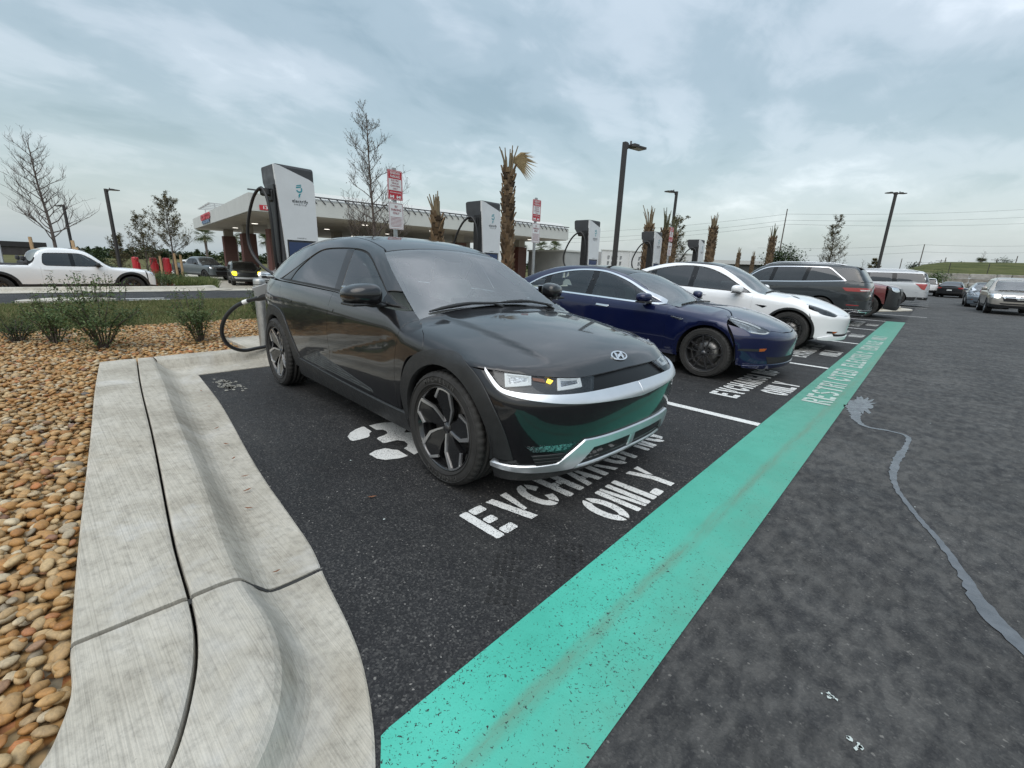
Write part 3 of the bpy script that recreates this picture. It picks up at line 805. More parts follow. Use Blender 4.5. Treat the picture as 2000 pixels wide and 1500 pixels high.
def build_kerb():
 root = bpy.data.objects.new('kerb', None); COL.objects.link(root); tag(root, kind='structure')
 S1, S2 = kerb_section_rows()
 rng = random.Random(3)
 def section(S, i0, i1, cols, name, gap=0.005):
  """cols: list of (edge a, edge b, t, z) columns across the profile"""
  n = i1 - i0
  V = []
  for k in range(n + 1):
   i = min(i0 + k, len(S[0]) - 1)
   tdir = S[2][min(i + 1, len(S[0]) - 1)] - S[2][max(i - 1, 0)]; tdir = tdir / np.linalg.norm(tdir)
   big = 0.013 if abs(S[2][i][0] + 1.77) < 0.06 else gap
   sh = tdir * (big if k == 0 else -big if k == n else 0)
   for (a, b_, t, z) in cols:
    p = S[a][i] * (1 - t) + S[b_][i] * t + sh
    wob = 0.0025 * mnoise.noise(Vector((p[0] * 5, p[1] * 5, z * 9)))
    V.append((p[0], p[1], z + wob))
  m = len(cols)
  F = [(k * m + j, k * m + j + 1, (k + 1) * m + j + 1, (k + 1) * m + j) for k in range(n) for j in range(m - 1)]
  F += [tuple(range(m)), tuple(n * m + j for j in range(m))[::-1]]
  b = MB(); b.add(V, [f[::-1] for f in F], False)
  me = b.mesh(name, M_CONC)
  o = link(name, me, root)
  return o
 zt = K_TOP
 slab = [(0, 0, 0, -0.12), (0, 0, 0, zt - 0.022), (0, 1, 0.015, zt - 0.006), (0, 1, 0.04, zt), (0, 1, 0.5, zt + 0.002), (0, 1, 0.93, zt), (0, 1, 0.965, zt - 0.004), (0, 1, 0.972, zt - 0.02), (0, 1, 0.972, -0.12)]
 roll = [(1, 2, 0.0, -0.12), (1, 2, 0.0, zt - 0.02), (1, 2, 0.02, zt - 0.004), (1, 2, 0.07, zt), (1, 2, 0.5, zt), (1, 2, 0.80, zt - 0.003), (1, 2, 0.92, zt - 0.010), (1, 2, 1.0, zt - 0.022), (2, 3, 0.25, zt - 0.052), (2, 3, 0.5, zt - 0.086), (2, 3, 0.78, zt - 0.112), (2, 3, 1.0, zt - 0.125), (3, 4, 0.15, zt - 0.131), (3, 4, 0.5, zt - 0.134), (3, 4, 0.96, zt - 0.133), (4, 4, 0, zt - 0.137), (4, 4, 0, -0.12)]
 for S, cuts in ((S1, (0, 52, 199)), (S2, (0, 159))):
  for a, b_ in zip(cuts[:-1], cuts[1:]): section(S, a, b_, slab, 'kerb_slab', 0.004)
 for S, cuts in ((S1, (0, 199)), (S2, (0, 159))):
  for a, b_ in zip(cuts[:-1], cuts[1:]): section(S, a, b_, roll, 'kerb_stone', 0.005)
 # joint filler a little below the surface
 b = MB()
 i = len(S1[0]) - 1; pts = [S1[e][i] for e in (0, 1, 2, 3, 4)]; zz = (zt - 0.018, zt - 0.018, zt - 0.03, zt - 0.134, zt - 0.142)
 for k in range(4):
  p, q = pts[k], pts[k + 1]; b.add([(p[0] - .016, p[1], zz[k]), (p[0] + .016, p[1], zz[k]), (q[0] + .016, q[1], zz[k + 1]), (q[0] - .016, q[1], zz[k + 1])], [(0, 1, 2, 3)])
 b.build('joint_filler', pmat('dark joint filler', (0.03, 0.03, 0.028), 0.9), root)
 # back kerb of the bays, behind the chargers' cars
 V = []; ys = np.linspace(0.92, 23.6, 60); prof = [(-6.74, -0.1), (-6.74, zt - 0.01), (-6.72, zt), (-6.53, zt), (-6.49, zt - 0.012), (-6.45, zt - 0.06), (-6.42, zt - 0.105), (-6.38, zt - 0.125), (-6.2, zt - 0.133), (-6.03, zt - 0.134), (-6.02, -0.1)]
 secs = [0.92, 4.4, 8.2, 12.0, 15.8, 19.6, 23.4]
 for y0, y1 in zip(secs[:-1], secs[1:]):
  b = MB(); V = []
  for y in np.linspace(y0 + 0.004, y1 - 0.004, 14):
   for (x, z) in prof: V.append((x + 0.004 * math.sin(y * 3.1), y, z + 0.002 * mnoise.noise(Vector((x * 4, y * 3, 0)))))
  m = len(prof); F = [(k * m + j, (k + 1) * m + j, (k + 1) * m + j + 1, k * m + j + 1) for k in range(13) for j in range(m - 1)]
  b.add(V, F, False); b.build('kerb_stone', M_CONC, root)
 # slab the chargers and bollard stand on
 for k in range(6):
  b = MB(); b.bbox((-7.25, 2.75 + 3.79 * k, 0.045), (1.05, 1.55, 0.17), 0.012); b.build('charger_plinth', M_CONC, root)
build_kerb()
# ------------------------------------------------------------------ the black crossover in front
def ion_dW(x, z):
 # diagonal valley crease over the doors
 t = np.clip((x + 2.5) / 1.95, 0, 1); zc = 0.40 + (0.85 - 0.40) * t
 env = sstep(-2.6, -1.9, x) * sstep(-0.40, -0.75, x)
 d = np.sqrt((z - zc) ** 2 + 0.008 ** 2)
 v = -0.022 * np.exp(-d / 0.11) * env
 # lower door flank turns under towards the sill
 return v + 0.008 * sstep(0.75, 0.5, z) * env
def ion_dT(x, y):
 e = 0.565 - 0.02 * (x + 0.4)       # crease running in towards the nose
 k = sstep(-0.55, -0.35, x) * sstep(0.62, 0.30, x)
 return -0.014 * sstep(e - 0.010, e + 0.040, y) * k
ION_BODY = Body(
 top=[(-3.95, 0.85), (-3.80, 1.02), (-3.66, 1.18), (-3.50, 1.32), (-3.30, 1.42), (-3.0, 1.495), (-2.6, 1.553), (-2.2, 1.582), (-1.9, 1.587), (-1.6, 1.556), (-1.27, 1.470), (-0.95, 1.305), (-0.60, 1.105), (-0.50, 1.050), (-0.42, 1.022), (-0.30, 1.012), (0.0, 0.980), (0.35, 0.920), (0.5, 0.882), (0.6, 0.845), (0.66, 0.81), (0.71, 0.765), (0.76, 0.71)],
 warp=0.03, crown=[(-4, 0.05), (-3.2, 0.07), (-1.5, 0.08), (-0.9, 0.08), (-0.35, 0.075), (0.2, 0.105), (0.8, 0.11)],
 wplan=[(-3.95, 0.72), (-3.6, 0.835), (-3.3, 0.900), (-3.0, 0.926), (-2.6, 0.930), (-1.8, 0.928), (-0.8, 0.930), (-0.3, 0.938), (0.2, 0.935), (0.5, 0.905), (0.9, 0.83)],
 belt=[(-3.95, 1.10), (-2.6, 1.12), (-1.7, 1.10), (-0.6, 1.04), (0.0, 1.0), (0.9, 0.95)],
 side=[(-0.3, -0.16), (0.0, -0.060), (0.25, -0.022), (0.55, 0.0), (0.80, -0.008), (0.93, -0.035), (1.0, -0.066), (1.2, -0.172), (1.4, -0.288), (1.6, -0.42)],
 nose=[(0.10, 0.60), (0.20, 0.715), (0.28, 0.765), (0.40, 0.79), (0.55, 0.812), (0.635, 0.818), (0.69, 0.790), (0.757, 0.715), (0.80, 0.665), (1.6, 0.2)],
 nosep=(0.10, 0.36), tail=[(0.1, -3.65), (0.4, -3.76), (0.8, -3.79), (1.0, -3.76), (1.6, -3.60)], tailp=(0.06, 0.15),
 z0=0.25, k_st=[(-4, 0.16), (-2, 0.16), (-1.2, 0.13), (-0.6, 0.12), (-0.3, 0.14), (0.8, 0.14)], k_nose=0.14, k_tail=0.30, k_tn=0.03, xa=-0.25, xb=-2.9,
 rooftaper=[(-4, 0.40), (-3.2, 0.22), (-2.4, 0.0), (1, 0.0)], dT=ion_dT, dW=ion_dW)
def build_ioniq(loc, rz):
 b = ION_BODY
 root = empty('crossover_car', loc, rz, 'glossy black crossover with silver nose bar plugged into a charger', 'car')
 c = Car(b, root, h=0.045, ds=0.018)
 P = paint('black car paint', (0.0065, 0.0065, 0.0080), rough=0.3)
 FW, RW = (0.0, 0.365), (-3.0, 0.365)
 S = lambda x, z, *k: ('S', x, z, *k)
 # --- doors and flanks (side view: x, z)
 arcF = [(-0.42, 0.36), (-0.415, 0.60), (-0.30, 0.76)]
 hole = lambda cc, r: circle_uv(cc, r, 40)
 fd = [(-0.455, 1.025, 1), (-0.500, 0.875), (-0.535, 0.705), (-0.55, 0.36, 1), (-1.66, 0.36, 1), (-1.67, 0.60), (-1.645, 0.85), (-1.60, 1.095, 1)]
 rd = [(-1.60, 1.095, 1), (-1.645, 0.85), (-1.67, 0.60), (-1.66, 0.36, 1), (-2.36, 0.36, 1), (-2.44, 0.46), (-2.60, 0.68), (-2.70, 0.84), (-2.80, 1.02), (-2.86, 1.12, 1)]
 crease = np.array([(-2.5 + 1.95 * t, 0.40 + 0.45 * t) for t in np.linspace(0, 1, 90)])
 fdo = c.panel('front_door', 'S', fd, mat=P, h=0.03, lines=[crease]); rdo = c.panel('rear_door', 'S', rd, mat=P, h=0.03, lines=[crease])
 c.panel('door_sill_patch', 'S', [(-0.455, 1.025, 1), (-0.40, 0.975, 1), (-0.330, 0.945), (-0.243, 0.912), (-0.200, 0.858), (-0.205, 0.78, 1), (-0.40, 0.72), (-0.52, 0.36, 1), (-0.55, 0.36, 1), (-0.535, 0.705), (-0.500, 0.875)], cuts=[hole(FW, 0.43)], mat=P)
 # quarter and rear
 q = [('S', -2.86, 1.12, 1), ('S', -2.80, 1.02), ('S', -2.70, 0.84), ('S', -2.60, 0.68), ('S', -2.44, 0.46, 1), ('S', -2.44, 0.40, 1), ('S', -3.50, 0.40, 1), ('S', -3.55, 0.70), ('S', -3.50, 1.13, 1)]
 c.panel('rear_quarter', 'S', [p[1:] for p in q], cuts=[hole(RW, 0.43)], mat=P)
 # --- clamshell bonnet (wrap frame)
 PP = lambda x, y, z, *k: ('P', x, y, z, *k)
 side_edge = [('T', -0.430, 0.785, 1), PP(-0.330, 0.850, 0.945), PP(-0.243, 0.890, 0.912), PP(-0.200, 0.922, 0.858), S(-0.205, 0.78, 1), S(-0.10, 0.815), S(0.05, 0.83), S(0.22, 0.805, 1)]
 hb = [('X', 0.0, 0.768), PP(0.698, 0.15, 0.768), PP(0.688, 0.332, 0.764), PP(0.660, 0.494, 0.767), PP(0.582, 0.656, 0.779), PP(0.470, 0.787, 0.796), PP(0.372, 0.867, 0.807)] + side_edge[::-1] + [('T', -0.452, 0.70), ('T', -0.468, 0.40), ('T', -0.475, 0.0)]
 hbuv = c.conv('C', hb)
 hfull = sym(hbuv)
 c.panel('bonnet', 'C', hfull, mat=P, mirror=False, h=0.035)
 # --- greenhouse
 fw = [(-0.645, 1.060, 1), (-0.80, 1.125), (-0.95, 1.207), (-1.10, 1.290), (-1.25, 1.368), (-1.40, 1.420), (-1.60, 1.443, 1), (-1.50, 1.12, 1)]
 rw = [(-1.72, 1.450, 1), (-2.05, 1.445), (-2.22, 1.425), (-2.38, 1.36), (-2.55, 1.25), (-2.62, 1.15, 1), (-1.62, 1.122, 1)]
 qt = [(-2.40, 1.37, 1), (-2.57, 1.26), (-2.64, 1.15, 1), (-2.90, 1.145, 1)]
 c.panel('front_side_window', 'S', fw, mat=M_GLASSF, off=-0.006, gap=0, skirt=0)
 c.panel('rear_side_window', 'S', rw, mat=M_GLASST, off=-0.006, gap=0, skirt=0)
 c.panel('mirror_sail', 'S', [(-0.64, 1.058, 1), (-0.80, 1.128), (-0.82, 1.136, 1), (-0.83, 1.066, 1)], mat=M_GLOSSBLACK, off=-0.003, gap=0, skirt=0)
 c.panel('quarter_trim', 'S', qt, mat=M_GLOSSBLACK, off=-0.004)
 c.panel('door_pillar_trim', 'S', [(-1.50, 1.105, 1), (-1.60, 1.452, 1), (-1.72, 1.454, 1), (-1.62, 1.105, 1)], mat=M_GLOSSBLACK, off=-0.004)
 ws = [('T', -0.500, 0.0), ('T', -0.493, 0.40), ('T', -0.478, 0.68), ('T', -0.460, 0.775, 1), ('T', -0.93, 0.680), ('T', -1.235, 0.590, 1), ('T', -1.262, 0.35), ('T', -1.275, 0.0)]
 wsuv = [p[1:] for p in ws]
 wsh = sym(wsuv)
 c.panel('windscreen', 'T', wsh, mat=M_GLASS, mirror=False, off=0.002, gap=0.003, skirt=0.004)
 ins = [(-0.535, 0.0), (-0.53, 0.45), (-0.535, 0.63), (-0.62, 0.695), (-1.00, 0.605), (-1.17, 0.545), (-1.20, 0.48), (-1.215, 0.17, 1), (-1.08, 0.085, 1), (-1.07, 0.0)]
 c.panel('windscreen_border', 'T', wsh, cuts=[smooth_path(sym(ins), 0.02)], mat=M_GLOSSBLACK, mirror=False, off=-0.006, gap=0.003, skirt=0.0)
 # body-colour side frame round the windows, with A and C pillars
 fr = [S(-0.40, 0.978, 1), S(-0.46, 1.028, 1), S(-1.0, 1.062), S(-1.60, 1.098), S(-2.86, 1.125, 1), S(-3.12, 1.14), S(-3.45, 1.16, 1), ('T', -3.42, 0.55), ('T', -3.25, 0.50, 1), ('T', -2.5, 0.545), ('T', -1.75, 0.55), ('T', -1.30, 0.555, 1), ('T', -1.24, 0.578, 1), ('T', -0.93, 0.668), ('T', -0.455, 0.768, 1), ('T', -0.425, 0.79, 1)]
 winhole = [S(-0.615, 1.058, 1), S(-0.80, 1.135), S(-0.95, 1.219), S(-1.10, 1.303), S(-1.25, 1.382), S(-1.40, 1.435), S(-1.65, 1.458), S(-2.06, 1.457), S(-2.24, 1.435), S(-2.41, 1.37), S(-2.95, 1.14, 1), S(-2.62, 1.130), S(-1.6, 1.106, 1)]
 c.panel('pillar_frame', 'C', fr, cuts=[smooth_path(c.conv('C', winhole), 0.018)], mat=P, h=0.04)
 # thin dark seal along the foot of the windows and round the openings
 c.panel('window_seal', 'S', [(-0.63, 1.056, 1), (-1.60, 1.102), (-2.95, 1.139, 1), (-2.95, 1.153, 1), (-1.6, 1.124), (-0.66, 1.068, 1)], mat=M_SEAL, off=0.001, skirt=0.012)
 o1 = smooth_path([(-0.600, 1.050, 1), (-0.80, 1.140), (-0.95, 1.224), (-1.10, 1.309), (-1.25, 1.388), (-1.40, 1.441), (-1.65, 1.465), (-2.06, 1.464), (-2.25, 1.440), (-2.43, 1.375), (-2.98, 1.13, 1), (-1.6, 1.10, 1)], 0.02)
 c.panel('window_frame', 'S', o1, cuts=[smooth_path(p, 0.02) for p in (fw, rw, qt)], mat=M_SEAL, off=-0.012, gap=0, skirt=0)
 roof = [('T', -1.285, 0.0), ('T', -1.275, 0.35), ('T', -1.25, 0.57, 1), ('T', -1.32, 0.545), ('T', -1.75, 0.54), ('T', -2.5, 0.535), ('T', -3.25, 0.49, 1), ('T', -3.45, 0.42), ('T', -3.50, 0.0)]
 c.panel('roof', 'C', sym(c.conv('C', roof)), mat=P, mirror=False, h=0.06)
 c.panel('tailgate', 'B', fsym(c.conv('B', [(0.0, 1.36), (0.40, 1.36), (0.62, 1.20), (0.78, 1.0), (0.80, 0.62), (0.70, 0.50), (0.0, 0.50)])), mat=P, mirror=False, h=0.07)
 # --- arches, sill
 aF = [(-0.455, 0.30, 1), (-0.475, 0.50), (-0.44, 0.60), (-0.35, 0.735), (-0.20, 0.825), (0.0, 0.862), (0.17, 0.845), (0.31, 0.775), (0.42, 0.66), (0.495, 0.50), (0.53, 0.31, 1)]
 c.panel('wheel_arch', 'S', aF, cuts=[hole((0.0, 0.365), 0.408)], mat=M_BLACKPLASTIC, off=0.010, skirt=0.05, h=0.03)
 aR = [(-2.46, 0.30, 1), (-2.43, 0.42), (-2.58, 0.66), (-2.68, 0.78), (-2.80, 0.845), (-3.0, 0.870), (-3.18, 0.845), (-3.34, 0.74), (-3.46, 0.55), (-3.50, 0.30, 1)]
 c.panel('wheel_arch', 'S', aR, cuts=[hole((-3.0, 0.365), 0.408)], mat=M_BLACKPLASTIC, off=0.010, skirt=0.05, h=0.03)
 c.panel('sill', 'S', [(-0.45, 0.345, 1), (-1.2, 0.352), (-2.47, 0.40, 1), (-2.50, 0.22, 1), (-0.43, 0.20, 1)], mat=M_BLACKPLASTIC, off=0.012, skirt=0.06)
 # ribbed grey strip low on the doors
 st = [(-0.90, 0.385, 1), (-0.93, 0.415, 1), (-1.90, 0.535), (-1.98, 0.535, 1), (-2.33, 0.425, 1), (-2.33, 0.410, 1)]
 M_STRIP = variation(pmat('charcoal trim strip', (0.055, 0.060, 0.062), 0.42, metal=0.3), 8)
 c.panel('trim_strip', 'S', st, mat=M_STRIP, off=0.003, skirt=0.006)
 for k in range(6):
  f0 = 0.12 + k * 0.145
  xa, xb = -0.95 - 0.07 * k * 0.5, -2.28 + 0.065 * k * 0.8
  za = 0.392 + 0.002 * k;
  pa = (-0.95 - 0.16 * k, 0.392 + 0.0215 * k); pb = (-2.26 + 0.055 * k, 0.414 + 0.0195 * k)
  c.panel('rib', 'S', [(pa[0], pa[1], 1), (pb[0], pb[1], 1), (pb[0] + 0.012, pb[1] + 0.006, 1), (pa[0] - 0.03, pa[1] + 0.007, 1)], mat=M_STRIP, off=0.008, gap=0, skirt=0.008)
 return finish_ioniq(c, root, P)
def finish_ioniq(c, root, P):
 b = c.b
 # --- nose (wrap frame round a vertical axis): outlines read as points on the surface
 PP = lambda x, y, z, *k: ('P', x, y, z, *k)
 bump = [('X', 0.0, 0.625, 1), PP(0.79, 0.394, 0.655), PP(0.734, 0.591, 0.665), PP(0.652, 0.727, 0.680), PP(0.547, 0.833, 0.700), PP(0.455, 0.88, 0.722), PP(0.385, 0.88, 0.770), PP(0.350, 0.883, 0.800, 1), PP(0.24, 0.92, 0.812, 1), ('S', 0.30, 0.70), ('S', 0.41, 0.52), ('S', 0.44, 0.26, 1), PP(0.466, 0.84, 0.255), PP(0.66, 0.615, 0.25), ('X', 0.40, 0.27), ('X', 0.0, 0.27, 1)]
 c.panel('front_bumper', 'F', fsym(c.conv('F', bump)), mat=P, mirror=False, h=0.035, off=0.0)
 band = [('X', 0.0, 0.785, 1), PP(0.68, 0.332, 0.780), PP(0.65, 0.494, 0.782), PP(0.582, 0.656, 0.793), PP(0.470, 0.787, 0.808), PP(0.36, 0.88, 0.812, 1), PP(0.385, 0.877, 0.775), PP(0.436, 0.874, 0.735), PP(0.478, 0.865, 0.708), PP(0.552, 0.814, 0.692), PP(0.666, 0.678, 0.682), PP(0.759, 0.355, 0.682), ('X', 0.0, 0.680, 1)]
 c.panel('front_panel', 'F', fsym(c.conv('F', band)), mat=pmat('black nose panel', (0.004, 0.004, 0.0045), 0.30, spec=0.22), mirror=False, h=0.03, off=-0.020, gap=0, skirt=0)
 bar = [('X', 0.004, 0.690, 1), PP(0.759, 0.355, 0.691), PP(0.717, 0.573, 0.692), PP(0.666, 0.678, 0.694), PP(0.552, 0.814, 0.704), PP(0.478, 0.865, 0.717), PP(0.436, 0.874, 0.739), PP(0.385, 0.880, 0.780), PP(0.345, 0.886, 0.814, 1), PP(0.348, 0.886, 0.800, 1), PP(0.402, 0.886, 0.748), PP(0.467, 0.878, 0.704), PP(0.547, 0.833, 0.682), PP(0.652, 0.727, 0.662), PP(0.734, 0.591, 0.648), PP(0.791, 0.394, 0.636), ('X', 0.004, 0.614, 1)]
 c.panel('silver_bar', 'F', c.conv('F', bar), mat=M_SATIN, off=0.010, skirt=0.035, h=0.022, gap=0)
 # headlamps: two square light guides each side behind a clear lens
 lens = [PP(0.70, 0.34, 0.770, 1), PP(0.655, 0.494, 0.775), PP(0.582, 0.656, 0.786), PP(0.470, 0.787, 0.802), PP(0.385, 0.868, 0.806, 1), PP(0.42, 0.872, 0.755), PP(0.478, 0.858, 0.722), PP(0.552, 0.808, 0.707), PP(0.666, 0.670, 0.696), PP(0.74, 0.42, 0.694, 1)]
 lamps = c.panel('headlight', 'F', c.conv('F', lens), mat=M_LENS, off=-0.004, skirt=0, gap=0, h=0.03)
 par = {'L': lamps[0], 'R': lamps[1]}
 mesh_m = variation(pmat('lamp mesh', (0.012, 0.012, 0.013), 0.35), 90, 0.8)
 c.panel('lamp_mesh', 'F', c.conv('F', lens), mat=mesh_m, off=-0.018, skirt=0, gap=0.004, h=0.03, parent=par)
 for qd in ([(0.627, 0.594, 0.772), (0.663, 0.633, 0.719), (0.706, 0.474, 0.726), (0.672, 0.448, 0.766)], [(0.436, 0.823, 0.796), (0.474, 0.852, 0.733), (0.559, 0.738, 0.746), (0.535, 0.715, 0.786)]):
  g = np.array(c.conv('F', [PP(*p) for p in qd]))
  def quad(m):
   ctr = g.mean(0); r = []
   # inset: thick sides and foot, open towards the bonnet edge
   tl, bl, br, tr = g
   du = (tr - tl) / np.linalg.norm(tr - tl); dv = (tl - bl) / np.linalg.norm(tl - bl)
   tl, bl, br, tr = tl + du * m, bl + du * m + dv * m, br - du * m + dv * m, tr - du * m
   if m > 0: tl = tl - dv * m * 0.5; tr = tr - dv * m * 0.5
   pts = [tl, bl, br, tr]
   return np.concatenate([np.linspace(pts[i], pts[(i + 1) % 4], 8, endpoint=False) for i in range(4)])
  c.panel('light_guide', 'F', quad(0), cuts=[quad(0.010)], mat=M_DRL, off=-0.007, skirt=0.012, gap=0, h=0.02, parent=par)
  c.panel('light_guide_rim', 'F', quad(0.012), cuts=[quad(0.0165)], mat=M_DRL, off=-0.013, skirt=0.01, gap=0, h=0.02, parent=par)
  c.panel('lamp_reflector', 'F', quad(0.018), mat=variation(pmat('projector lamp', (0.22, 0.23, 0.24), 0.15, metal=0.9), 90, 0.9), off=-0.016, skirt=0.01, gap=0, h=0.02, parent=par)
 d = c.solid('amber_lamp', 'F', c.conv('F', [PP(0.600, 0.645, 0.772), PP(0.598, 0.655, 0.760), PP(0.614, 0.640, 0.752), PP(0.620, 0.625, 0.762)]), mat=M_AMBERLIT, off=-0.008, skirt=0.01, gap=0, h=0.01)
 c.mk('indicator', d, par['R'], 'R')
 d = c.solid('amber_reflector', 'F', c.conv('F', [PP(0.585, 0.665, 0.772, 1), PP(0.545, 0.713, 0.779, 1), PP(0.552, 0.715, 0.768, 1), PP(0.595, 0.662, 0.757, 1)]), mat=pmat('dim amber reflector', (0.20, 0.055, 0.008), 0.3), off=-0.010, skirt=0.006, gap=0, h=0.02)
 c.mk('indicator_reflector', d, par['R'], 'R')
 # lower skid trim: silver band, wider near the centre, over a dark intake
 sk = [('X', 0.0, 0.412, 1), PP(0.776, 0.336, 0.413), PP(0.750, 0.475, 0.418, 1), PP(0.671, 0.616, 0.290, 1), PP(0.57, 0.745, 0.278), PP(0.472, 0.840, 0.276), PP(0.40, 0.870, 0.280, 1), PP(0.40, 0.870, 0.254, 1), PP(0.466, 0.832, 0.246), PP(0.57, 0.735, 0.240), PP(0.655, 0.61, 0.238, 1), PP(0.686, 0.495, 0.238, 1), PP(0.758, 0.400, 0.362, 1), ('X', 0.20, 0.362), ('X', 0.0, 0.362, 1)]
 c.panel('skid_trim', 'F', fsym(c.conv('F', sk)), mat=M_SATIN, off=0.016, skirt=0.04, h=0.02, gap=0, mirror=False)
 c.panel('lower_grille', 'F', fsym(c.conv('F', [('X', 0.0, 0.365, 1), ('X', 0.40, 0.365, 1), ('X', 0.49, 0.245, 1), ('X', 0.0, 0.245, 1)])), mat=M_DARK, off=-0.0, skirt=0, h=0.05, gap=0, mirror=False)
 c.panel('grille_divider', 'F', fsym(c.conv('F', [('X', 0.0, 0.37, 1), ('X', 0.020, 0.37, 1), ('X', 0.024, 0.26, 1), ('X', 0.0, 0.26, 1)])), mat=M_SATIN, off=0.010, skirt=0.03, gap=0, mirror=False)
 c.panel('splitter_edge', 'F', fsym(c.conv('F', [('X', 0.0, 0.264, 1), ('X', 0.30, 0.258), PP(0.69, 0.47, 0.250, 1), PP(0.684, 0.488, 0.238, 1), ('X', 0.30, 0.246), ('X', 0.0, 0.252, 1)])), mat=M_SATIN, off=0.018, skirt=0.03, gap=0, mirror=False)
 c.panel('chin', 'F', fsym(c.conv('F', [('X', 0.0, 0.266, 1), ('X', 0.40, 0.262), PP(0.66, 0.60, 0.262), PP(0.50, 0.82, 0.268), ('S', 0.40, 0.275, 1), ('S', 0.38, 0.165, 1), PP(0.473, 0.77, 0.158), PP(0.568, 0.632, 0.155), ('X', 0.30, 0.19), ('X', 0.0, 0.20, 1)])), mat=M_BLACKPLASTIC, off=0.006, skirt=0.05, gap=0, mirror=False)
 # fog lamps with fins below
 fg = c.panel('fog_light', 'F', c.conv('F', [PP(0.581, 0.794, 0.402, 1), PP(0.606, 0.758, 0.363, 1), PP(0.712, 0.575, 0.368, 1), PP(0.738, 0.525, 0.414, 1)]), mat=M_LENS, off=0.002, skirt=0.01, gap=0, h=0.03)
 fp = {'L': fg[0], 'R': fg[1]}
 c.panel('fog_reflector', 'F', c.conv('F', [PP(0.585, 0.787, 0.399, 1), PP(0.609, 0.753, 0.366, 1), PP(0.708, 0.58, 0.371, 1), PP(0.732, 0.535, 0.410, 1)]), mat=variation(pmat('faceted reflector', (0.40, 0.41, 0.42), 0.25, metal=0.8), 70, 0.9, 0.1), off=-0.0, skirt=0, gap=0, h=0.02, parent=fp)
 for k in range(4):
  z = 0.345 - 0.020 * k
  c.panel('bumper_fin', 'F', c.conv('F', [PP(0.604 + 0.006 * k, 0.757 - 0.008 * k, z, 1), PP(0.700 - 0.004 * k, 0.592, z + 0.006, 1), PP(0.698 - 0.004 * k, 0.592, z - 0.004, 1), PP(0.608 + 0.006 * k, 0.752 - 0.008 * k, z - 0.010, 1)]), mat=M_BLACKPLASTIC, off=0.008, skirt=0.015, gap=0)
 # badge on the bonnet: oval ring with a slanted letter
 bc = b.lift('T', np.array([[0.628, 0.0]]))[0][0]; bn = b.normal(bc[None])[0]
 X = Vector(bn).cross(Vector((0, 1, 0))).normalized(); Yv = Vector((0, 1, 0)); Nn = Vector(bn)
 if X.x < 0: X = -X
 mb = MB(); n = 48
 def pt(u, v, o): return Vector(bc) + Yv * u - X * v + Nn * o
 def ringpts(a, bb, o): return [pt(a * math.cos(2 * math.pi * k / n), bb * math.sin(2 * math.pi * k / n), o) for k in range(n)]
 A = ringpts(0.080, 0.041, 0.006); B = ringpts(0.069, 0.032, 0.006); C0 = ringpts(0.081, 0.042, 0.0); D0 = ringpts(0.068, 0.031, 0.0)
 for k in range(n):
  j = (k + 1) % n
  mb.add([A[k], A[j], B[j], B[k]], [(0, 1, 2, 3)]); mb.add([C0[k], C0[j], A[j], A[k]], [(0, 1, 2, 3)]); mb.add([B[k], B[j], D0[j], D0[k]], [(0, 1, 2, 3)])
 # seen from the front the letter leans to the viewer's right; +u is the viewer's right
 def bar(poly):
  m = len(poly); poly = [(u * 1.27, v * 1.27) for u, v in poly]; V = [pt(u, v, 0.006) for u, v in poly] + [pt(u, v, 0.0) for u, v in poly]
  mb.add(V, [tuple(range(m))] + [(i, (i + 1) % m, m + (i + 1) % m, m + i) for i in range(m)])
 bar([(-0.040, -0.018), (-0.026, -0.0225), (-0.006, 0.019), (-0.020, 0.0245)])
 bar([(0.040, 0.018), (0.026, 0.0225), (0.006, -0.019), (0.020, -0.0245)])
 bar([(-0.026, -0.001), (-0.020, -0.013), (0.026, 0.001), (0.020, 0.013)])
 mb.build('badge', M_CHROME, root)
 # number plate edge on the far side of the bumper
 # --- mirrors
 for sd in (-1, 1):
  m = MB(); seg, ring = 20, 28
  V = []
  for i in range(seg + 1):
   v = -math.pi / 2 + math.pi * i / seg
   for k in range(ring):
    a = 2 * math.pi * k / ring
    e = lambda t, p: math.copysign(abs(t) ** p, t)
    x = 0.115 * e(math.cos(v), 0.75) * e(math.cos(a), 0.7); z = 0.078 * e(math.cos(v), 0.8) * e(math.sin(a), 0.75); y = 0.125 * e(math.sin(v), 0.8)
    if x < 0: x *= 0.75
    z *= 1.0 - 0.18 * (y / 0.125)
    x -= 0.03 * (y / 0.125)
    V.append((x, sd * -y if False else y, z))
  F = [(i * ring + k, i * ring + (k + 1) % ring, (i + 1) * ring + (k + 1) % ring, (i + 1) * ring + k) for i in range(seg) for k in range(ring)]
  V = [(p[0], p[1] * sd, p[2]) for p in V]
  if sd < 0: F = [f[::-1] for f in F]
  m.add(V, F, True)
  mo = m.build('mirror', P, root, loc=(-0.83, sd * 1.005, 1.128))
  m2 = MB(); m2.bbox((0.0, 0.0, -0.062), (0.19, 0.215, 0.020), 0.009); m2.bbox((0.02, -sd * 0.14, -0.074), (0.10, 0.20, 0.022), 0.008); m2.build('mirror_base', M_BLACKPLASTIC, mo)
  m3 = MB(); m3.bbox((-0.086, 0.0, 0.0), (0.012, 0.19, 0.11), 0.005); m3.build('mirror_glass', pmat('mirror glass', (0.6, 0.62, 0.63), 0.02, metal=1.0), mo)
 # door handles (flush bars), wipers
 for x0 in (-1.62, -2.55):
  c.panel('door_handle', 'S', [(x0 + 0.10, 0.965), (x0 - 0.10, 0.985), (x0 - 0.105, 0.96), (x0 + 0.095, 0.94)], mat=P, off=0.004, skirt=0.012, gap=0, h=0.03)
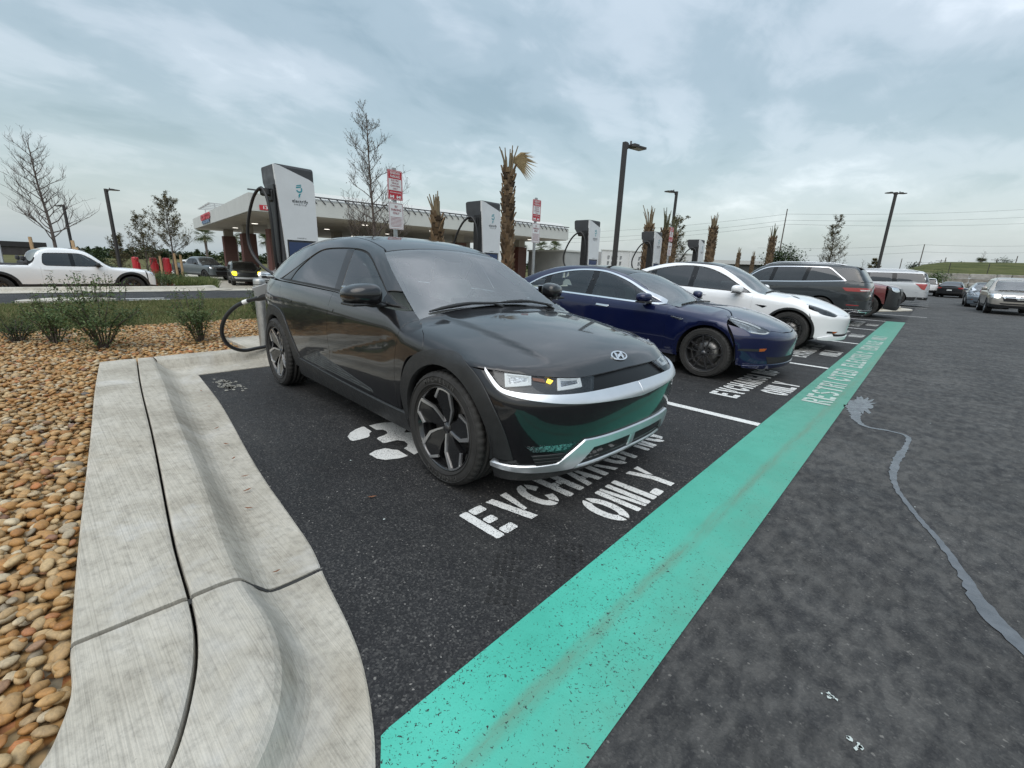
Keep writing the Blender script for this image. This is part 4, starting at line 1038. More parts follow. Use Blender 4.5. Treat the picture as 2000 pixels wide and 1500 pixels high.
 def on(x, y, o=0.012):
  p = b.lift('T', np.array([[x, y]]))[0][0]; n_ = b.normal(p[None])[0]; return Vector(p + n_ * o)
 for (y0, y1, xx) in ((-0.66, 0.03, -0.50), (0.0, 0.66, -0.50)):
  w = MB(); pts = [on(-0.515, y0 + (y1 - y0) * t, 0.012 + 0.014 * math.sin(math.pi * t)) for t in np.linspace(0, 1, 12)]
  w.tube(pts, [0.006 + 0.010 * math.sin(math.pi * min(1, t * 1.4)) for t in np.linspace(0, 1, 12)], 6)
  w.tube([on(-0.47, y1 - 0.02, 0.0), on(-0.50, y1 - 0.10, 0.02), pts[6]], 0.011, 6)
  w.build('wiper', M_BLACKPLASTIC, root)
 cw = [(-0.455, 0.0), (-0.45, 0.40), (-0.43, 0.76, 1), (-0.50, 0.77, 1), (-0.54, 0.40), (-0.55, 0.0)]
 c.panel('cowl', 'T', sym(cw), mat=M_BLACKPLASTIC, off=-0.018, mirror=False, gap=0, skirt=0)
 # --- underbody, wheel housings, cabin
 u = MB(); u.box((-1.5, 0, 0.26), (1.95, 1.72, 0.12)); u.box((-1.5, 0, 0.30), (4.1, 1.20, 0.14)); u.box((0.40, 0, 0.36), (0.36, 0.9, 0.30)); u.box((-3.52, 0, 0.45), (0.30, 1.5, 0.4))
 u.box((-1.5, 0, 0.62), (1.9, 1.70, 0.5)); u.box((-3.2, 0, 0.75), (1.1, 1.3, 0.35)); u.box((0.0, 0, 0.62), (1.1, 1.20, 0.36)); u.box((-0.65, 0, 0.75), (0.5, 1.6, 0.30))
 u.build('underbody', M_DARK, root)
 for x in (0.0, -3.0):
  for sd in (-1, 1):
   h = MB(); h.lathe([(0.425, sd * 0.905), (0.425, sd * 0.60), (0.0, sd * 0.60)], 30, 'y', (x, 0, 0.365), True, R(-8), R(188)); h.build('wheel_housing', M_DARK, root)
 cabin(root, -1.28, 0.37, 0.66, 1.02, dash_x=-0.76, dash_z=0.98, seat_mat=M_SEATGREY, rear_x=-2.25)
 ws = wheel_set(0.365, 0.235, 0.264, 'zigzag')
 tm = variation(pmat('raised sidewall letters', (0.050, 0.049, 0.047), 0.6), 9); ltr = None
 for word, a0 in (('MICHELIN', -28), ('MICHELIN', 152)):
  for i, ch in enumerate(word):
   a = R(a0 + i * 7.2); M4 = Matrix.Rotation(a, 4, 'Y') @ Matrix.Translation((0, -0.1225, 0.3125)) @ Matrix(((1, 0, 0, 0), (0, 0, -1, 0), (0, 1, 0, 0), (0, 0, 0, 1)))
   ws.append(('tyre_lettering', text_mesh('tyre_lettering', ch, 0.036, tm, M4, 0.001, 0.002), 'tyre'))
 add_wheels(root, ws, (0.0, -3.0), 0.937, 0.365, steer=0.02, w=0.235)
 return root
def cabin(root, fx, fy, sz, topz, dash_x, dash_z, seat_mat, rear_x, steer_y=0.37, half=0.66):
 """front seats, rear bench, dashboard and steering wheel"""
 def cushion(c0, d, tilt, r=0.06):
  b = MB(); rt = Matrix.Rotation(tilt, 3, 'Y'); b.bbox(c0, d, r, rt); return b
 for sd in (-1, 1):
  b = MB(); b.bbox((fx, sd * fy, sz - 0.08), (0.52, 0.50, 0.18), 0.07)
  rt = Matrix.Rotation(R(-18), 3, 'Y'); b.bbox((fx - 0.30, sd * fy, sz + 0.26), (0.16, 0.50, 0.60), 0.075, rt)
  b.bbox((fx - 0.22, sd * fy - 0.22, sz + 0.20), (0.14, 0.09, 0.42), 0.045, rt); b.bbox((fx - 0.22, sd * fy + 0.22, sz + 0.20), (0.14, 0.09, 0.42), 0.045, rt)
  b.bbox((fx - 0.41, sd * fy, sz + 0.66), (0.11, 0.29, 0.20), 0.05, rt)
  b.build('seat', seat_mat, root)
 b = MB(); b.bbox((rear_x, 0, sz - 0.08), (0.5, 2 * half - 0.1, 0.18), 0.07); b.bbox((rear_x - 0.30, 0, sz + 0.24), (0.16, 2 * half - 0.1, 0.58), 0.07, Matrix.Rotation(R(-20), 3, 'Y'))
 for y in (-0.4, 0.4): b.bbox((rear_x - 0.42, y, sz + 0.60), (0.1, 0.26, 0.16), 0.045)
 b.build('rear_seat', seat_mat, root)
 b = MB(); b.bbox((dash_x, 0, dash_z - 0.09), (0.46, 2 * half, 0.20), 0.06); b.bbox((dash_x - 0.20, 0.18, dash_z + 0.03), (0.03, 0.62, 0.13), 0.012); b.bbox((dash_x - 0.25, 0, dash_z - 0.3), (0.2, 0.3, 0.3), 0.05)
 b.build('dashboard', M_INT, root)
 b = MB(); n = 32; rt = Matrix.Rotation(R(-25), 3, 'Y'); ctr = Vector((dash_x - 0.36, steer_y, dash_z - 0.03))
 ring = [ctr + rt @ Vector((0, 0.185 * math.cos(2 * math.pi * k / n), 0.185 * math.sin(2 * math.pi * k / n))) for k in range(n + 1)]
 b.tube(ring, 0.016, 8, cap=False); b.bbox(ctr, (0.05, 0.16, 0.12), 0.02, rt)
 for a in (0, 180, 270): b.tube([ctr, ctr + rt @ Vector((0, 0.18 * math.cos(R(a)), 0.18 * math.sin(R(a))))], 0.016, 6)
 b.build('steering_wheel', M_INT, root)
# ------------------------------------------------------------------ the other vehicles: one builder, each with its own shape tables and outlines
def generic_car(sp, loc, rz, name, label, cat='car', group=None):
 b = sp['body']; root = empty(name, loc, rz, label, cat, group)
 c = Car(b, root, h=sp.get('h', 0.07), ds=sp.get('ds', 0.035))
 P = sp['paint']; WB = sp['wb']; r = sp['r']; ar = sp.get('arch', r + 0.055); zc = sp.get('axle_z', r)
 S = lambda x, z, *k: ('S', x, z, *k)
 T = lambda x, y, *k: ('T', x, y, *k)
 hF, hR = circle_uv((0, zc), ar, 40), circle_uv((-WB, zc), ar, 40)
 d0, d1, d2 = sp['doors']; xf, xr = sp['ends']; zs = sp['sill']; sl = sp.get('slant', 0.03)
 belt = sp['belt']                                   # list (x, z), front to rear: foot of the side windows
 bx = np.array([p[0] for p in belt][::-1]); bz = np.array([p[1] for p in belt][::-1]); BZ = lambda x: float(np.interp(x, bx, bz))
 hood = sp['hood_edge']                              # S points, rear to front
 # flanks
 lc = sp.get('lamp_cut'); LC = lambda fr_: ([smooth_path(c.conv(fr_, lc), c.ds)] if lc else []); LCM = lambda fr_: ([p * [1, -1] if fr_ == 'C' else p * [-1, 1] for p in LC(fr_)])
 fend = [S(d0, zs, 1)[1:], (d0 + sl * 0.5, BZ(d0), 1)] + [h[:2] if i not in (0, len(hood) - 1) else (h[0], h[1], 1) for i, h in enumerate(hood)] + [(xf + 0.05, zc + 0.16, 1), (xf + 0.05, zs, 1)]
 c.panel('front_fender', 'S', fend, cuts=[hF] + LC('S'), mat=P)
 def door(nm, xa, xb, extra=None):
  top = [(x, z, 1) for x, z in belt if xb < x < xa]
  o = [(xa, zs, 1), (xa + sl * 0.5, BZ(xa), 1)] + top + [(xb + sl * 0.5, BZ(xb), 1), (xb, zs, 1)]
  return c.panel(nm, 'S', o, cuts=[hR, hF], mat=P)
 door('front_door', d0, d1)
 if d2 is not None: door('rear_door', d1, d2)
 qx = d2 if d2 is not None else d1
 zq = sp.get('quarter_top', [(xr, BZ(xr))])
 o = [(qx, zs, 1), (qx + sl * 0.5, BZ(qx), 1)] + [(p[0], p[1]) if i < len(zq) - 1 else (p[0], p[1], 1) for i, p in enumerate(zq)] + [(xr, zs + 0.08, 1)]
 c.panel('rear_quarter', 'S', o, cuts=[hR], mat=P)
 if 'sill_mat' in sp: c.panel('sill', 'S', [(xf - 0.3, zs + sp.get('sill_h', 0.02), 1), (xr + 0.25, zs + sp.get('sill_h', 0.02), 1), (xr + 0.3, zs - 0.12, 1), (xf - 0.35, zs - 0.12, 1)], cuts=[hF, hR], mat=sp['sill_mat'], off=0.006, skirt=0.05)
 if sp.get('arch_mat') is not None:
  for xc, hh in ((0.0, hF), (-WB, hR)):
   aw = sp.get('arch_w', 0.06); a = circle_uv((xc, zc), ar + aw, 40, -8, 188)
   c.panel('wheel_arch', 'S', np.concatenate([a, [[xc - ar - aw, zs - 0.03], [xc + ar + aw, zs - 0.03]]]), cuts=[hh], mat=sp['arch_mat'], off=0.012, skirt=0.05, gap=0)
 # bonnet
 wsb, wst = sp['ws_base'], sp['ws_top']              # (x, y) of the windscreen corner, seen from above
 cx = sp.get('ws_curve', 0.05)
 nose_u = sp['hood_front']                            # 'X' points from the middle outwards
 hb = [('X', *p) for p in nose_u] + [S(*h[:2], *( [1] if i in (0, len(hood) - 1) else [])) for i, h in enumerate(hood[::-1])] + [T(wsb[0] + 0.015, wsb[1] - 0.02, 1), T(wsb[0] + 0.02 - 0.3 * cx, wsb[1] * 0.5), T(wsb[0] + 0.015 - 0.3 * cx, 0.0)]
 c.panel('bonnet', 'C', sym(c.conv('C', hb)), cuts=LC('C') + LCM('C'), mat=P, mirror=False)
 # windscreen
 wso = [(wsb[0] - 0.3 * cx, 0.0), (wsb[0] - 0.3 * cx, wsb[1] * 0.5), (wsb[0], wsb[1], 1), ((wsb[0] + wst[0]) / 2 + 0.01, (wsb[1] + wst[1]) / 2 + 0.008), (wst[0], wst[1], 1), (wst[0] - cx * 0.6, wst[1] * 0.5), (wst[0] - cx * 0.8, 0.0)]
 c.panel('windscreen', 'T', sym(wso), mat=sp.get('glass_ws', M_GLASS), mirror=False, off=0.002, skirt=0.004)
 ins = [(wsb[0] - 0.07 - 0.3 * cx, 0.0), (wsb[0] - 0.07 - 0.3 * cx, wsb[1] * 0.55), (wsb[0] - 0.10, wsb[1] - 0.07), ((wsb[0] + wst[0]) / 2, (wsb[1] + wst[1]) / 2 - 0.04), (wst[0] + 0.06, wst[1] - 0.05), (wst[0] + 0.035 - cx * 0.6, wst[1] * 0.5), (wst[0] + 0.03 - cx * 0.8, 0.0)]
 c.panel('windscreen_border', 'T', sym(wso), cuts=[smooth_path(sym(ins), 0.03)], mat=M_GLOSSBLACK, mirror=False, off=-0.006, skirt=0.0)
 # roof
 rgt, rgb = sp['rg_top'], sp['rg_base']
 rf = [T(wst[0] - cx * 0.8 - 0.012, 0.0), T(wst[0] - cx * 0.6 - 0.012, wst[1] * 0.5), T(wst[0] - 0.012, wst[1] - 0.015, 1), T((wst[0] + rgt[0]) / 2, sp.get('roof_y', wst[1])), T(rgt[0], rgt[1], 1), T(rgt[0], 0.0)]
 c.panel('roof', 'C', sym(c.conv('C', rf)), mat=sp.get('roof_mat', P), mirror=False)
 # window opening, glass, pillars
 dlo = sp['dlo']; win = smooth_path(dlo, c.ds)
 fr = [S(d0 + 0.10, BZ(d0) - 0.01, 1)] + [S(x, z - 0.004) for x, z in belt if xr < x < d0] + [S(p[0], p[1], 1) if i == 0 else S(p[0], p[1]) for i, p in enumerate(sp.get('c_pillar', []))]
 fr += [T(rgb[0], rgb[1], 1), T((rgb[0] + rgt[0]) / 2, (rgb[1] + rgt[1]) / 2), T(rgt[0], rgt[1], 1), T((wst[0] + rgt[0]) / 2, sp.get('roof_y', wst[1])), T(wst[0], wst[1] - 0.008, 1), T((wsb[0] + wst[0]) / 2 + 0.01, (wsb[1] + wst[1]) / 2), T(wsb[0], wsb[1] - 0.008, 1)]
 c.panel('pillar_frame', 'C', fr, cuts=[smooth_path(c.conv('C', [S(*p) for p in dlo]), c.ds)], mat=sp.get('frame_mat', P), gap=0.001)
 xs = [9.0] + list(sp['splits']) + [-9.0]; gm = sp['glass']; nms = ['front_side_window', 'rear_side_window', 'quarter_window']
 lean = sp.get('lean', 0.25)
 for i in range(len(xs) - 1):
  a, d = xs[i], xs[i + 1]; z0 = BZ(-1.5)
  pc = sp.get('pillar_w', 0.055)
  m = np.ones(len(win), bool)
  g = [(x, z) for x, z in win if (a > 8 or x < a - pc - (z - z0) * lean * 0.3) and (d < -8 or x > d + pc - (z - z0) * lean * 0.3)]
  # clip the opening between the two leaning pillar lines
  poly = clip_lines(win, (a - pc, z0, lean) if a < 8 else None, (d + pc, z0, lean) if d > -8 else None)
  if len(poly) > 3: c.panel(nms[min(i, 2)], 'S', poly, mat=gm[min(i, len(gm) - 1)], off=-0.005, gap=0.004, skirt=0)
 c.panel('window_frame', 'S', shrink(win, -0.006), cuts=[shrink(clip_lines(win, (xs[i] - sp.get('pillar_w', 0.055), BZ(-1.5), lean) if xs[i] < 8 else None, (xs[i + 1] + sp.get('pillar_w', 0.055), BZ(-1.5), lean) if xs[i + 1] > -8 else None), 0.006) for i in range(len(xs) - 1)], mat=M_GLOSSBLACK, off=-0.007, gap=0, skirt=0)
 if sp.get('dlo_trim') is not None:
  tw = sp.get('trim_w', 0.018)
  c.panel('window_trim', 'S', shrink(win, -tw), cuts=[win], mat=sp['dlo_trim'], off=0.004, gap=0, skirt=0.012, h=0.1)
 # rear glass and tail
 if sp.get('rg_frame'):
  c.panel('rear_window', 'B', fsym(c.conv('B', sp['rg_frame'])), mat=sp.get('glass_rear', M_GLASST), mirror=False, off=0.004)
 rg = [(rgt[0] - 0.01, 0.0), (rgt[0] - 0.01, rgt[1] - 0.01, 1), (rgb[0], rgb[1] - 0.01, 1), (rgb[0] - 0.03, 0.0)]
 if not sp.get('rg_frame'): c.panel('rear_window', 'T', sym(rg), mat=sp.get('glass_rear', M_GLASST), mirror=False)
 if 'deck' in sp:
  dk = [T(rgb[0] - 0.045, 0.0), T(rgb[0] - 0.012, rgb[1], 1)] + [T(*p) for p in sp['deck']] + [T(sp['deck'][-1][0], 0.0)]
  c.panel('boot_lid', 'C', sym(c.conv('C', dk)), mat=sp.get('deck_mat', P), mirror=False)
 # bumpers (wrap frames)
 for nm, fr_, pts, m in sp['front'] + sp['rear']:
  two = nm.endswith('*'); nm = nm.rstrip('*')
  off, sk, hh = m[1], m[2], (m[3] if len(m) > 3 else c.h)
  pts = c.conv(fr_, pts)
  if two: c.panel(nm, fr_, pts, mat=m[0], off=off, skirt=sk, gap=0.001, h=hh)
  else: c.panel(nm, fr_, fsym(pts), cuts=(LC('F') + LCM('F')) if nm == 'front_bumper' else [], mat=m[0], off=off, skirt=sk, mirror=False, gap=0.001, h=hh)
 for nm, fr_, pts, m in sp.get('extra', []):
  c.panel(nm, fr_, pts, mat=m[0], off=m[1], skirt=m[2], gap=0, h=(m[3] if len(m) > 3 else c.h))
 # mirrors
 if sp.get('mirror', True):
  mx, my, mz = sp['mirror_at']; ms = sp.get('mirror_size', (0.11, 0.12, 0.075))
  for sd in (-1, 1):
   m = MB(); seg, ring = 12, 18; V = []
   for i in range(seg + 1):
    v = -math.pi / 2 + math.pi * i / seg
    for k in range(ring):
     a = 2 * math.pi * k / ring; e = lambda t, p: math.copysign(abs(t) ** p, t)
     x = ms[0] * e(math.cos(v), 0.7) * e(math.cos(a), 0.7); z = ms[2] * e(math.cos(v), 0.75) * e(math.sin(a), 0.75); y = ms[1] * e(math.sin(v), 0.8)
     if x < 0: x *= 0.7
     V.append((x - 0.03 * y / 0.12, sd * y, z))
   F = [(i * ring + k, i * ring + (k + 1) % ring, (i + 1) * ring + (k + 1) % ring, (i + 1) * ring + k) for i in range(seg) for k in range(ring)]
   if sd < 0: F = [f[::-1] for f in F]
   m.add(V, F, True); mo = m.build('mirror', sp.get('mirror_mat', P), root, loc=(mx, sd * my, mz))
   a2 = MB(); a2.bbox((0.02, -sd * ms[1] * 0.9, -ms[2] * 0.9), (0.09, ms[1] * 1.4, 0.025), 0.008); a2.bbox((0, 0, -ms[2] * 0.92), (ms[0] * 1.5, ms[1] * 1.7, 0.02), 0.008); a2.build('mirror_base', sp.get('mirror_base_mat', M_BLACKPLASTIC), mo)
 for (hx, hz_) in sp.get('handles', []):
  c.panel('door_handle', 'S', [(hx + 0.11, hz_ + 0.012, 1), (hx - 0.10, hz_ + 0.022, 1), (hx - 0.11, hz_, 1), (hx + 0.10, hz_ - 0.014, 1)], mat=sp.get('handle_mat', P), off=0.014, skirt=0.03, gap=0)
 # wipers
 def on(x, y, o=0.012):
  p = b.lift('T', np.array([[x, y]]))[0][0]; n_ = b.normal(p[None])[0]; return Vector(p + n_ * o)
 if sp.get('wipers', True):
  for (y0, y1) in ((-wsb[1] * 0.8, 0.0), (-0.05, wsb[1] * 0.8)):
   w = MB(); w.tube([on(wsb[0] - 0.3 * cx - 0.01 - 0.02 * t, y0 + (y1 - y0) * t, 0.014) for t in np.linspace(0, 1, 8)], 0.011, 5); w.build('wiper', M_BLACKPLASTIC, root)
 if sp.get('rails') is not None:
  for sd in (-1, 1):
   rl = MB(); pts = [on(x, sd * sp['rails'][2], sp['rails'][3] * min(1, 6 * t, 6 * (1 - t))) for t, x in zip(np.linspace(0, 1, 14), np.linspace(sp['rails'][0], sp['rails'][1], 14))]
   rl.tube(pts, 0.018, 6); rl.build('roof_rail', sp.get('rail_mat', M_SATIN), root)
 # underside, wheel housings, cabin, wheels
 wmax = sp['half']; u = MB(); bl = zs - 0.06
 u.box((-WB / 2, 0, bl), (WB - 2 * ar - 0.05, 2 * wmax - 0.2, 0.12)); u.box((-WB / 2, 0, bl + 0.05), (WB + 0.8, 1.05, 0.14)); u.box((-WB / 2, 0, bl + 0.30), (WB - 2 * ar - 0.1, 2 * wmax - 0.18, 0.45))
 u.box((0.0, 0, zs + 0.28), (1.0, 1.05, 0.36)); u.box((-WB, 0, zs + 0.30), (1.1, 1.05, 0.40)); u.build('underbody', M_DARK, root)
 for x in (0.0, -WB):
  for sd in (-1, 1):
   h = MB(); h.lathe([(ar + 0.012, sd * (wmax - 0.03)), (ar + 0.012, sd * (wmax - 0.34)), (0.0, sd * (wmax - 0.34))], 26, 'y', (x, 0, zc), True, R(-8), R(188)); h.build('wheel_housing', M_DARK, root)
 if 'cabin' in sp: cabin(root, *sp['cabin'][:4], dash_x=sp['cabin'][4], dash_z=sp['cabin'][5], seat_mat=sp['cabin'][6], rear_x=sp['cabin'][7], half=sp['cabin'][8])
 add_wheels(root, wheel_set(r, sp['tyre_w'], sp['rim'], sp['style'], sp.get('rim_mat'), full=sp.get('full', False)), (0.0, -WB), wmax + sp.get('wheel_out', -0.01), r, steer=sp.get('steer', 0.0), roll=sp.get('roll', 0.0), w=sp['tyre_w'])
 return root
def clip_lines(poly, a, d):
 """keep the part of poly behind leaning line a and ahead of leaning line d; line = (x at z0, z0, lean)"""
 def half(P, ln, sg):
  x0, z0, k = ln; out = []
  f = lambda p: sg * (p[0] - (x0 - (p[1] - z0) * k))
  for i in range(len(P)):
   p, q = P[i], P[(i + 1) % len(P)]; fp, fq = f(p), f(q)
   if fp >= 0: out.append(p)
   if fp * fq < 0: t = fp / (fp - fq); out.append(p + (q - p) * t)
  return np.array(out) if out else np.zeros((0, 2))
 P = np.asarray(poly, float)
 if a is not None: P = half(P, a, -1)
 if d is not None and len(P) > 2: P = half(P, d, 1)
 return P
def body_of(**k):
 k.setdefault('crown', [(-6, 0.05), (-1.5, 0.07), (-0.4, 0.06), (1, 0.08)])
 k.setdefault('side', [(-0.3, -0.14), (0.0, -0.055), (0.25, -0.02), (0.6, 0.0), (0.85, -0.01), (1.0, -0.05), (1.2, -0.14), (1.4, -0.25), (1.7, -0.44)])
 return Body(**k)
PP3 = lambda x, y, z, *k: ('P', x, y, z, *k)
def spec_blue_sedan(P=None, h=0.05):
 P = P or paint('deep blue pearl paint', (0.0045, 0.0085, 0.045), metal=0.3, rough=0.3)
 body = body_of(top=[(-3.95, 0.80), (-3.86, 0.98), (-3.72, 1.07), (-3.5, 1.125), (-3.25, 1.235), (-3.0, 1.325), (-2.7, 1.395), (-2.35, 1.425), (-2.05, 1.425), (-1.75, 1.395), (-1.45, 1.325), (-1.1, 1.185), (-0.52, 0.925), (-0.40, 0.918), (0.0, 0.895), (0.3, 0.835), (0.55, 0.755), (0.75, 0.665), (0.86, 0.585)],
  wplan=[(-3.95, 0.76), (-3.6, 0.86), (-3.2, 0.905), (-2.6, 0.922), (-1.5, 0.922), (-0.5, 0.920), (0.0, 0.925), (0.35, 0.905), (0.65, 0.85), (0.95, 0.76)],
  belt=[(-3.95, 1.02), (-2.87, 1.00), (-1.8, 0.952), (-0.6, 0.915), (0.2, 0.87), (0.9, 0.80)],
  side=[(-0.3, -0.16), (0.0, -0.05), (0.2, -0.02), (0.5, 0.0), (0.8, -0.008), (0.93, -0.035), (1.0, -0.080), (1.15, -0.155), (1.3, -0.255), (1.45, -0.375), (1.7, -0.58)],
  nose=[(0.1, 0.70), (0.19, 0.79), (0.26, 0.825), (0.38, 0.838), (0.52, 0.850), (0.60, 0.848), (0.66, 0.80), (1.2, 0.3)], nosep=(0.33, 0.22), tail=[(0.2, -3.72), (0.5, -3.83), (0.95, -3.86), (1.2, -3.7)], tailp=(0.12, 0.2),
  z0=0.20, k_st=[(-4, 0.12), (-0.5, 0.10), (-0.2, 0.16), (0.9, 0.16)], k_nose=0.20, k_tn=0.10, xa=-0.35, xb=-2.9, zc=0.45,
  dW=lambda x, z: 0.022 * np.exp(-(np.abs(np.hypot(x, z - 0.334) - 0.40) / 0.10) ** 2) * sstep(0.36, 0.42, np.hypot(x, z - 0.334)))
 hl = [PP3(0.141, 0.690, 0.836, 1), PP3(0.26, 0.645, 0.813), PP3(0.40, 0.590, 0.775), PP3(0.53, 0.553, 0.730), PP3(0.65, 0.516, 0.676), PP3(0.636, 0.650, 0.638), PP3(0.572, 0.732, 0.641), PP3(0.502, 0.795, 0.652), PP3(0.359, 0.832, 0.735), PP3(0.223, 0.765, 0.800)]
 return dict(body=body, paint=P, lamp_cut=hl, wb=2.875, r=0.334, arch=0.372, tyre_w=0.235, rim=0.236, style='thin10', rim_mat=M_RIMDARK, half=0.925, wheel_out=-0.012, full=h < 0.06, roll=5, h=h, ds=h * 0.5,
  doors=(-0.575, -1.80, -2.72), ends=(0.30, -3.50), sill=0.25, slant=0.02, belt=[(-0.55, 0.905), (-1.2, 0.922), (-1.8, 0.948), (-2.87, 0.995), (-3.35, 1.02), (-3.5, 1.03)],
  hood_edge=[(-0.50, 0.913), (-0.2, 0.905), (0.05, 0.880), (0.20, 0.825)], hood_front=[(0.0, 0.640), (0.30, 0.648), (0.46, 0.672), (0.57, 0.690)],
  ws_base=(-0.48, 0.71), ws_top=(-1.42, 0.545), rg_top=(-2.45, 0.53), rg_base=(-3.42, 0.60), roof_mat=M_GLOSSBLACK,
  dlo=[(-0.715, 0.928, 1), (-1.0, 1.060), (-1.335, 1.205), (-1.68, 1.303), (-1.97, 1.334), (-2.3, 1.325), (-2.62, 1.275), (-2.9, 1.195), (-3.12, 1.09), (-3.22, 1.025, 1), (-2.87, 1.008), (-1.8, 0.962), (-1.1, 0.932)],
  splits=(-1.92, -2.80), lean=0.0, glass=[M_GLASSC, M_GLASSC, M_GLASSC], dlo_trim=M_CHROME, trim_w=0.020, c_pillar=[(-3.40, 1.04)],
  deck=[(-3.62, 0.70), (-3.80, 0.66)],
  front=[('front_bumper', 'F', [('X', 0.0, 0.635, 1), ('X', 0.30, 0.643), ('X', 0.46, 0.667), ('X', 0.62, 0.675), ('S', 0.42, 0.70), ('S', 0.25, 0.74, 1), ('S', 0.36, 0.55), ('S', 0.40, 0.24, 1), ('X', 0.60, 0.20), ('X', 0.0, 0.195, 1)], (P, 0, 0.02, 0.045)),
               ('headlight*', 'F', hl, (M_LENS, 0.0, 0.01, 0.03)), ('headlight_housing*', 'F', hl, (variation(pmat('projector housing', (0.30, 0.32, 0.34), 0.22, metal=0.6), 14, 0.75, 0.1), -0.02, 0.0, 0.03)),
               ('light_strip*', 'F', [PP3(0.16, 0.692, 0.830, 1), PP3(0.40, 0.60, 0.766), PP3(0.54, 0.575, 0.715, 1), PP3(0.54, 0.60, 0.700, 1), PP3(0.40, 0.635, 0.755), PP3(0.18, 0.705, 0.820, 1)], (M_DRL, -0.008, 0.006, 0.03)),
               ('light_foot*', 'F', [PP3(0.64, 0.53, 0.662, 1), PP3(0.63, 0.64, 0.645), PP3(0.50, 0.785, 0.660, 1), PP3(0.50, 0.775, 0.672, 1), PP3(0.61, 0.64, 0.657), PP3(0.63, 0.55, 0.672, 1)], (M_DRL, -0.008, 0.006, 0.03)),
               ('lower_intake', 'F', [('X', 0.0, 0.34, 1), ('X', 0.45, 0.345), ('X', 0.62, 0.36, 1), ('X', 0.56, 0.25, 1), ('X', 0.0, 0.25, 1)], (M_DARK, 0.003, 0.0)),
               ('side_vent*', 'F', [('X', 0.64, 0.46, 1), ('S', 0.42, 0.452), ('S', 0.40, 0.425, 1), ('X', 0.66, 0.425, 1)], (M_BLACKPLASTIC, 0.003, 0.0)),
               ('marker_light*', 'F', [('X', 0.64, 0.465, 1), ('X', 0.72, 0.462, 1), ('X', 0.72, 0.425, 1), ('X', 0.66, 0.432, 1)], (pmat('amber reflector', (0.35, 0.09, 0.02), 0.25), 0.006, 0.004)),
               ('chin_lip', 'F', [('X', 0.0, 0.255, 1), ('X', 0.50, 0.255), ('X', 0.66, 0.25), ('S', 0.46, 0.24, 1), ('S', 0.46, 0.215, 1), ('X', 0.62, 0.205), ('X', 0.0, 0.21, 1)], (P, 0.018, 0.03))],
  rear=[('rear_bumper', 'B', [(0.0, 0.95, 1), (0.75, 0.95), (1.0, 0.85, 1), (1.0, 0.35, 1), (0.0, 0.33, 1)], (P, 0, 0.02)), ('tail_light*', 'B', [(0.48, 0.90, 1), (0.95, 0.93, 1), (0.98, 0.80, 1), (0.50, 0.80, 1)], (M_REDLENS, 0.01, 0.02)), ('rear_valance', 'B', [(0.0, 0.50, 1), (0.85, 0.50, 1), (0.85, 0.34, 1), (0.0, 0.32, 1)], (M_BLACKPLASTIC, 0.01, 0.02)), ('number_plate', 'B', [(0.0, 0.72, 1), (0.16, 0.72, 1), (0.16, 0.62, 1), (0.0, 0.62, 1)], (M_DRL, 0.012, 0.006))],
  extra=[('side_repeater', 'S', [(-0.50, 0.775, 1), (-0.33, 0.752, 1), (-0.36, 0.735, 1), (-0.49, 0.762, 1)], (M_CHROME, 0.008, 0.012)),
               ('pillar_camera', 'S', [(-1.905, 1.20), (-1.93, 1.185), (-1.95, 1.20), (-1.93, 1.215)], (M_LAMPDARK, 0.002, 0.004))],
  mirror_at=(-0.90, 0.985, 0.995), mirror_size=(0.10, 0.105, 0.065), handles=[(-1.60, 0.825), (-2.55, 0.86)], handle_mat=M_CHROME,
  cabin=(-1.55, 0.36, 0.52, 0.9, -0.90, 0.83, M_SEATDARK, -2.45, 0.62))
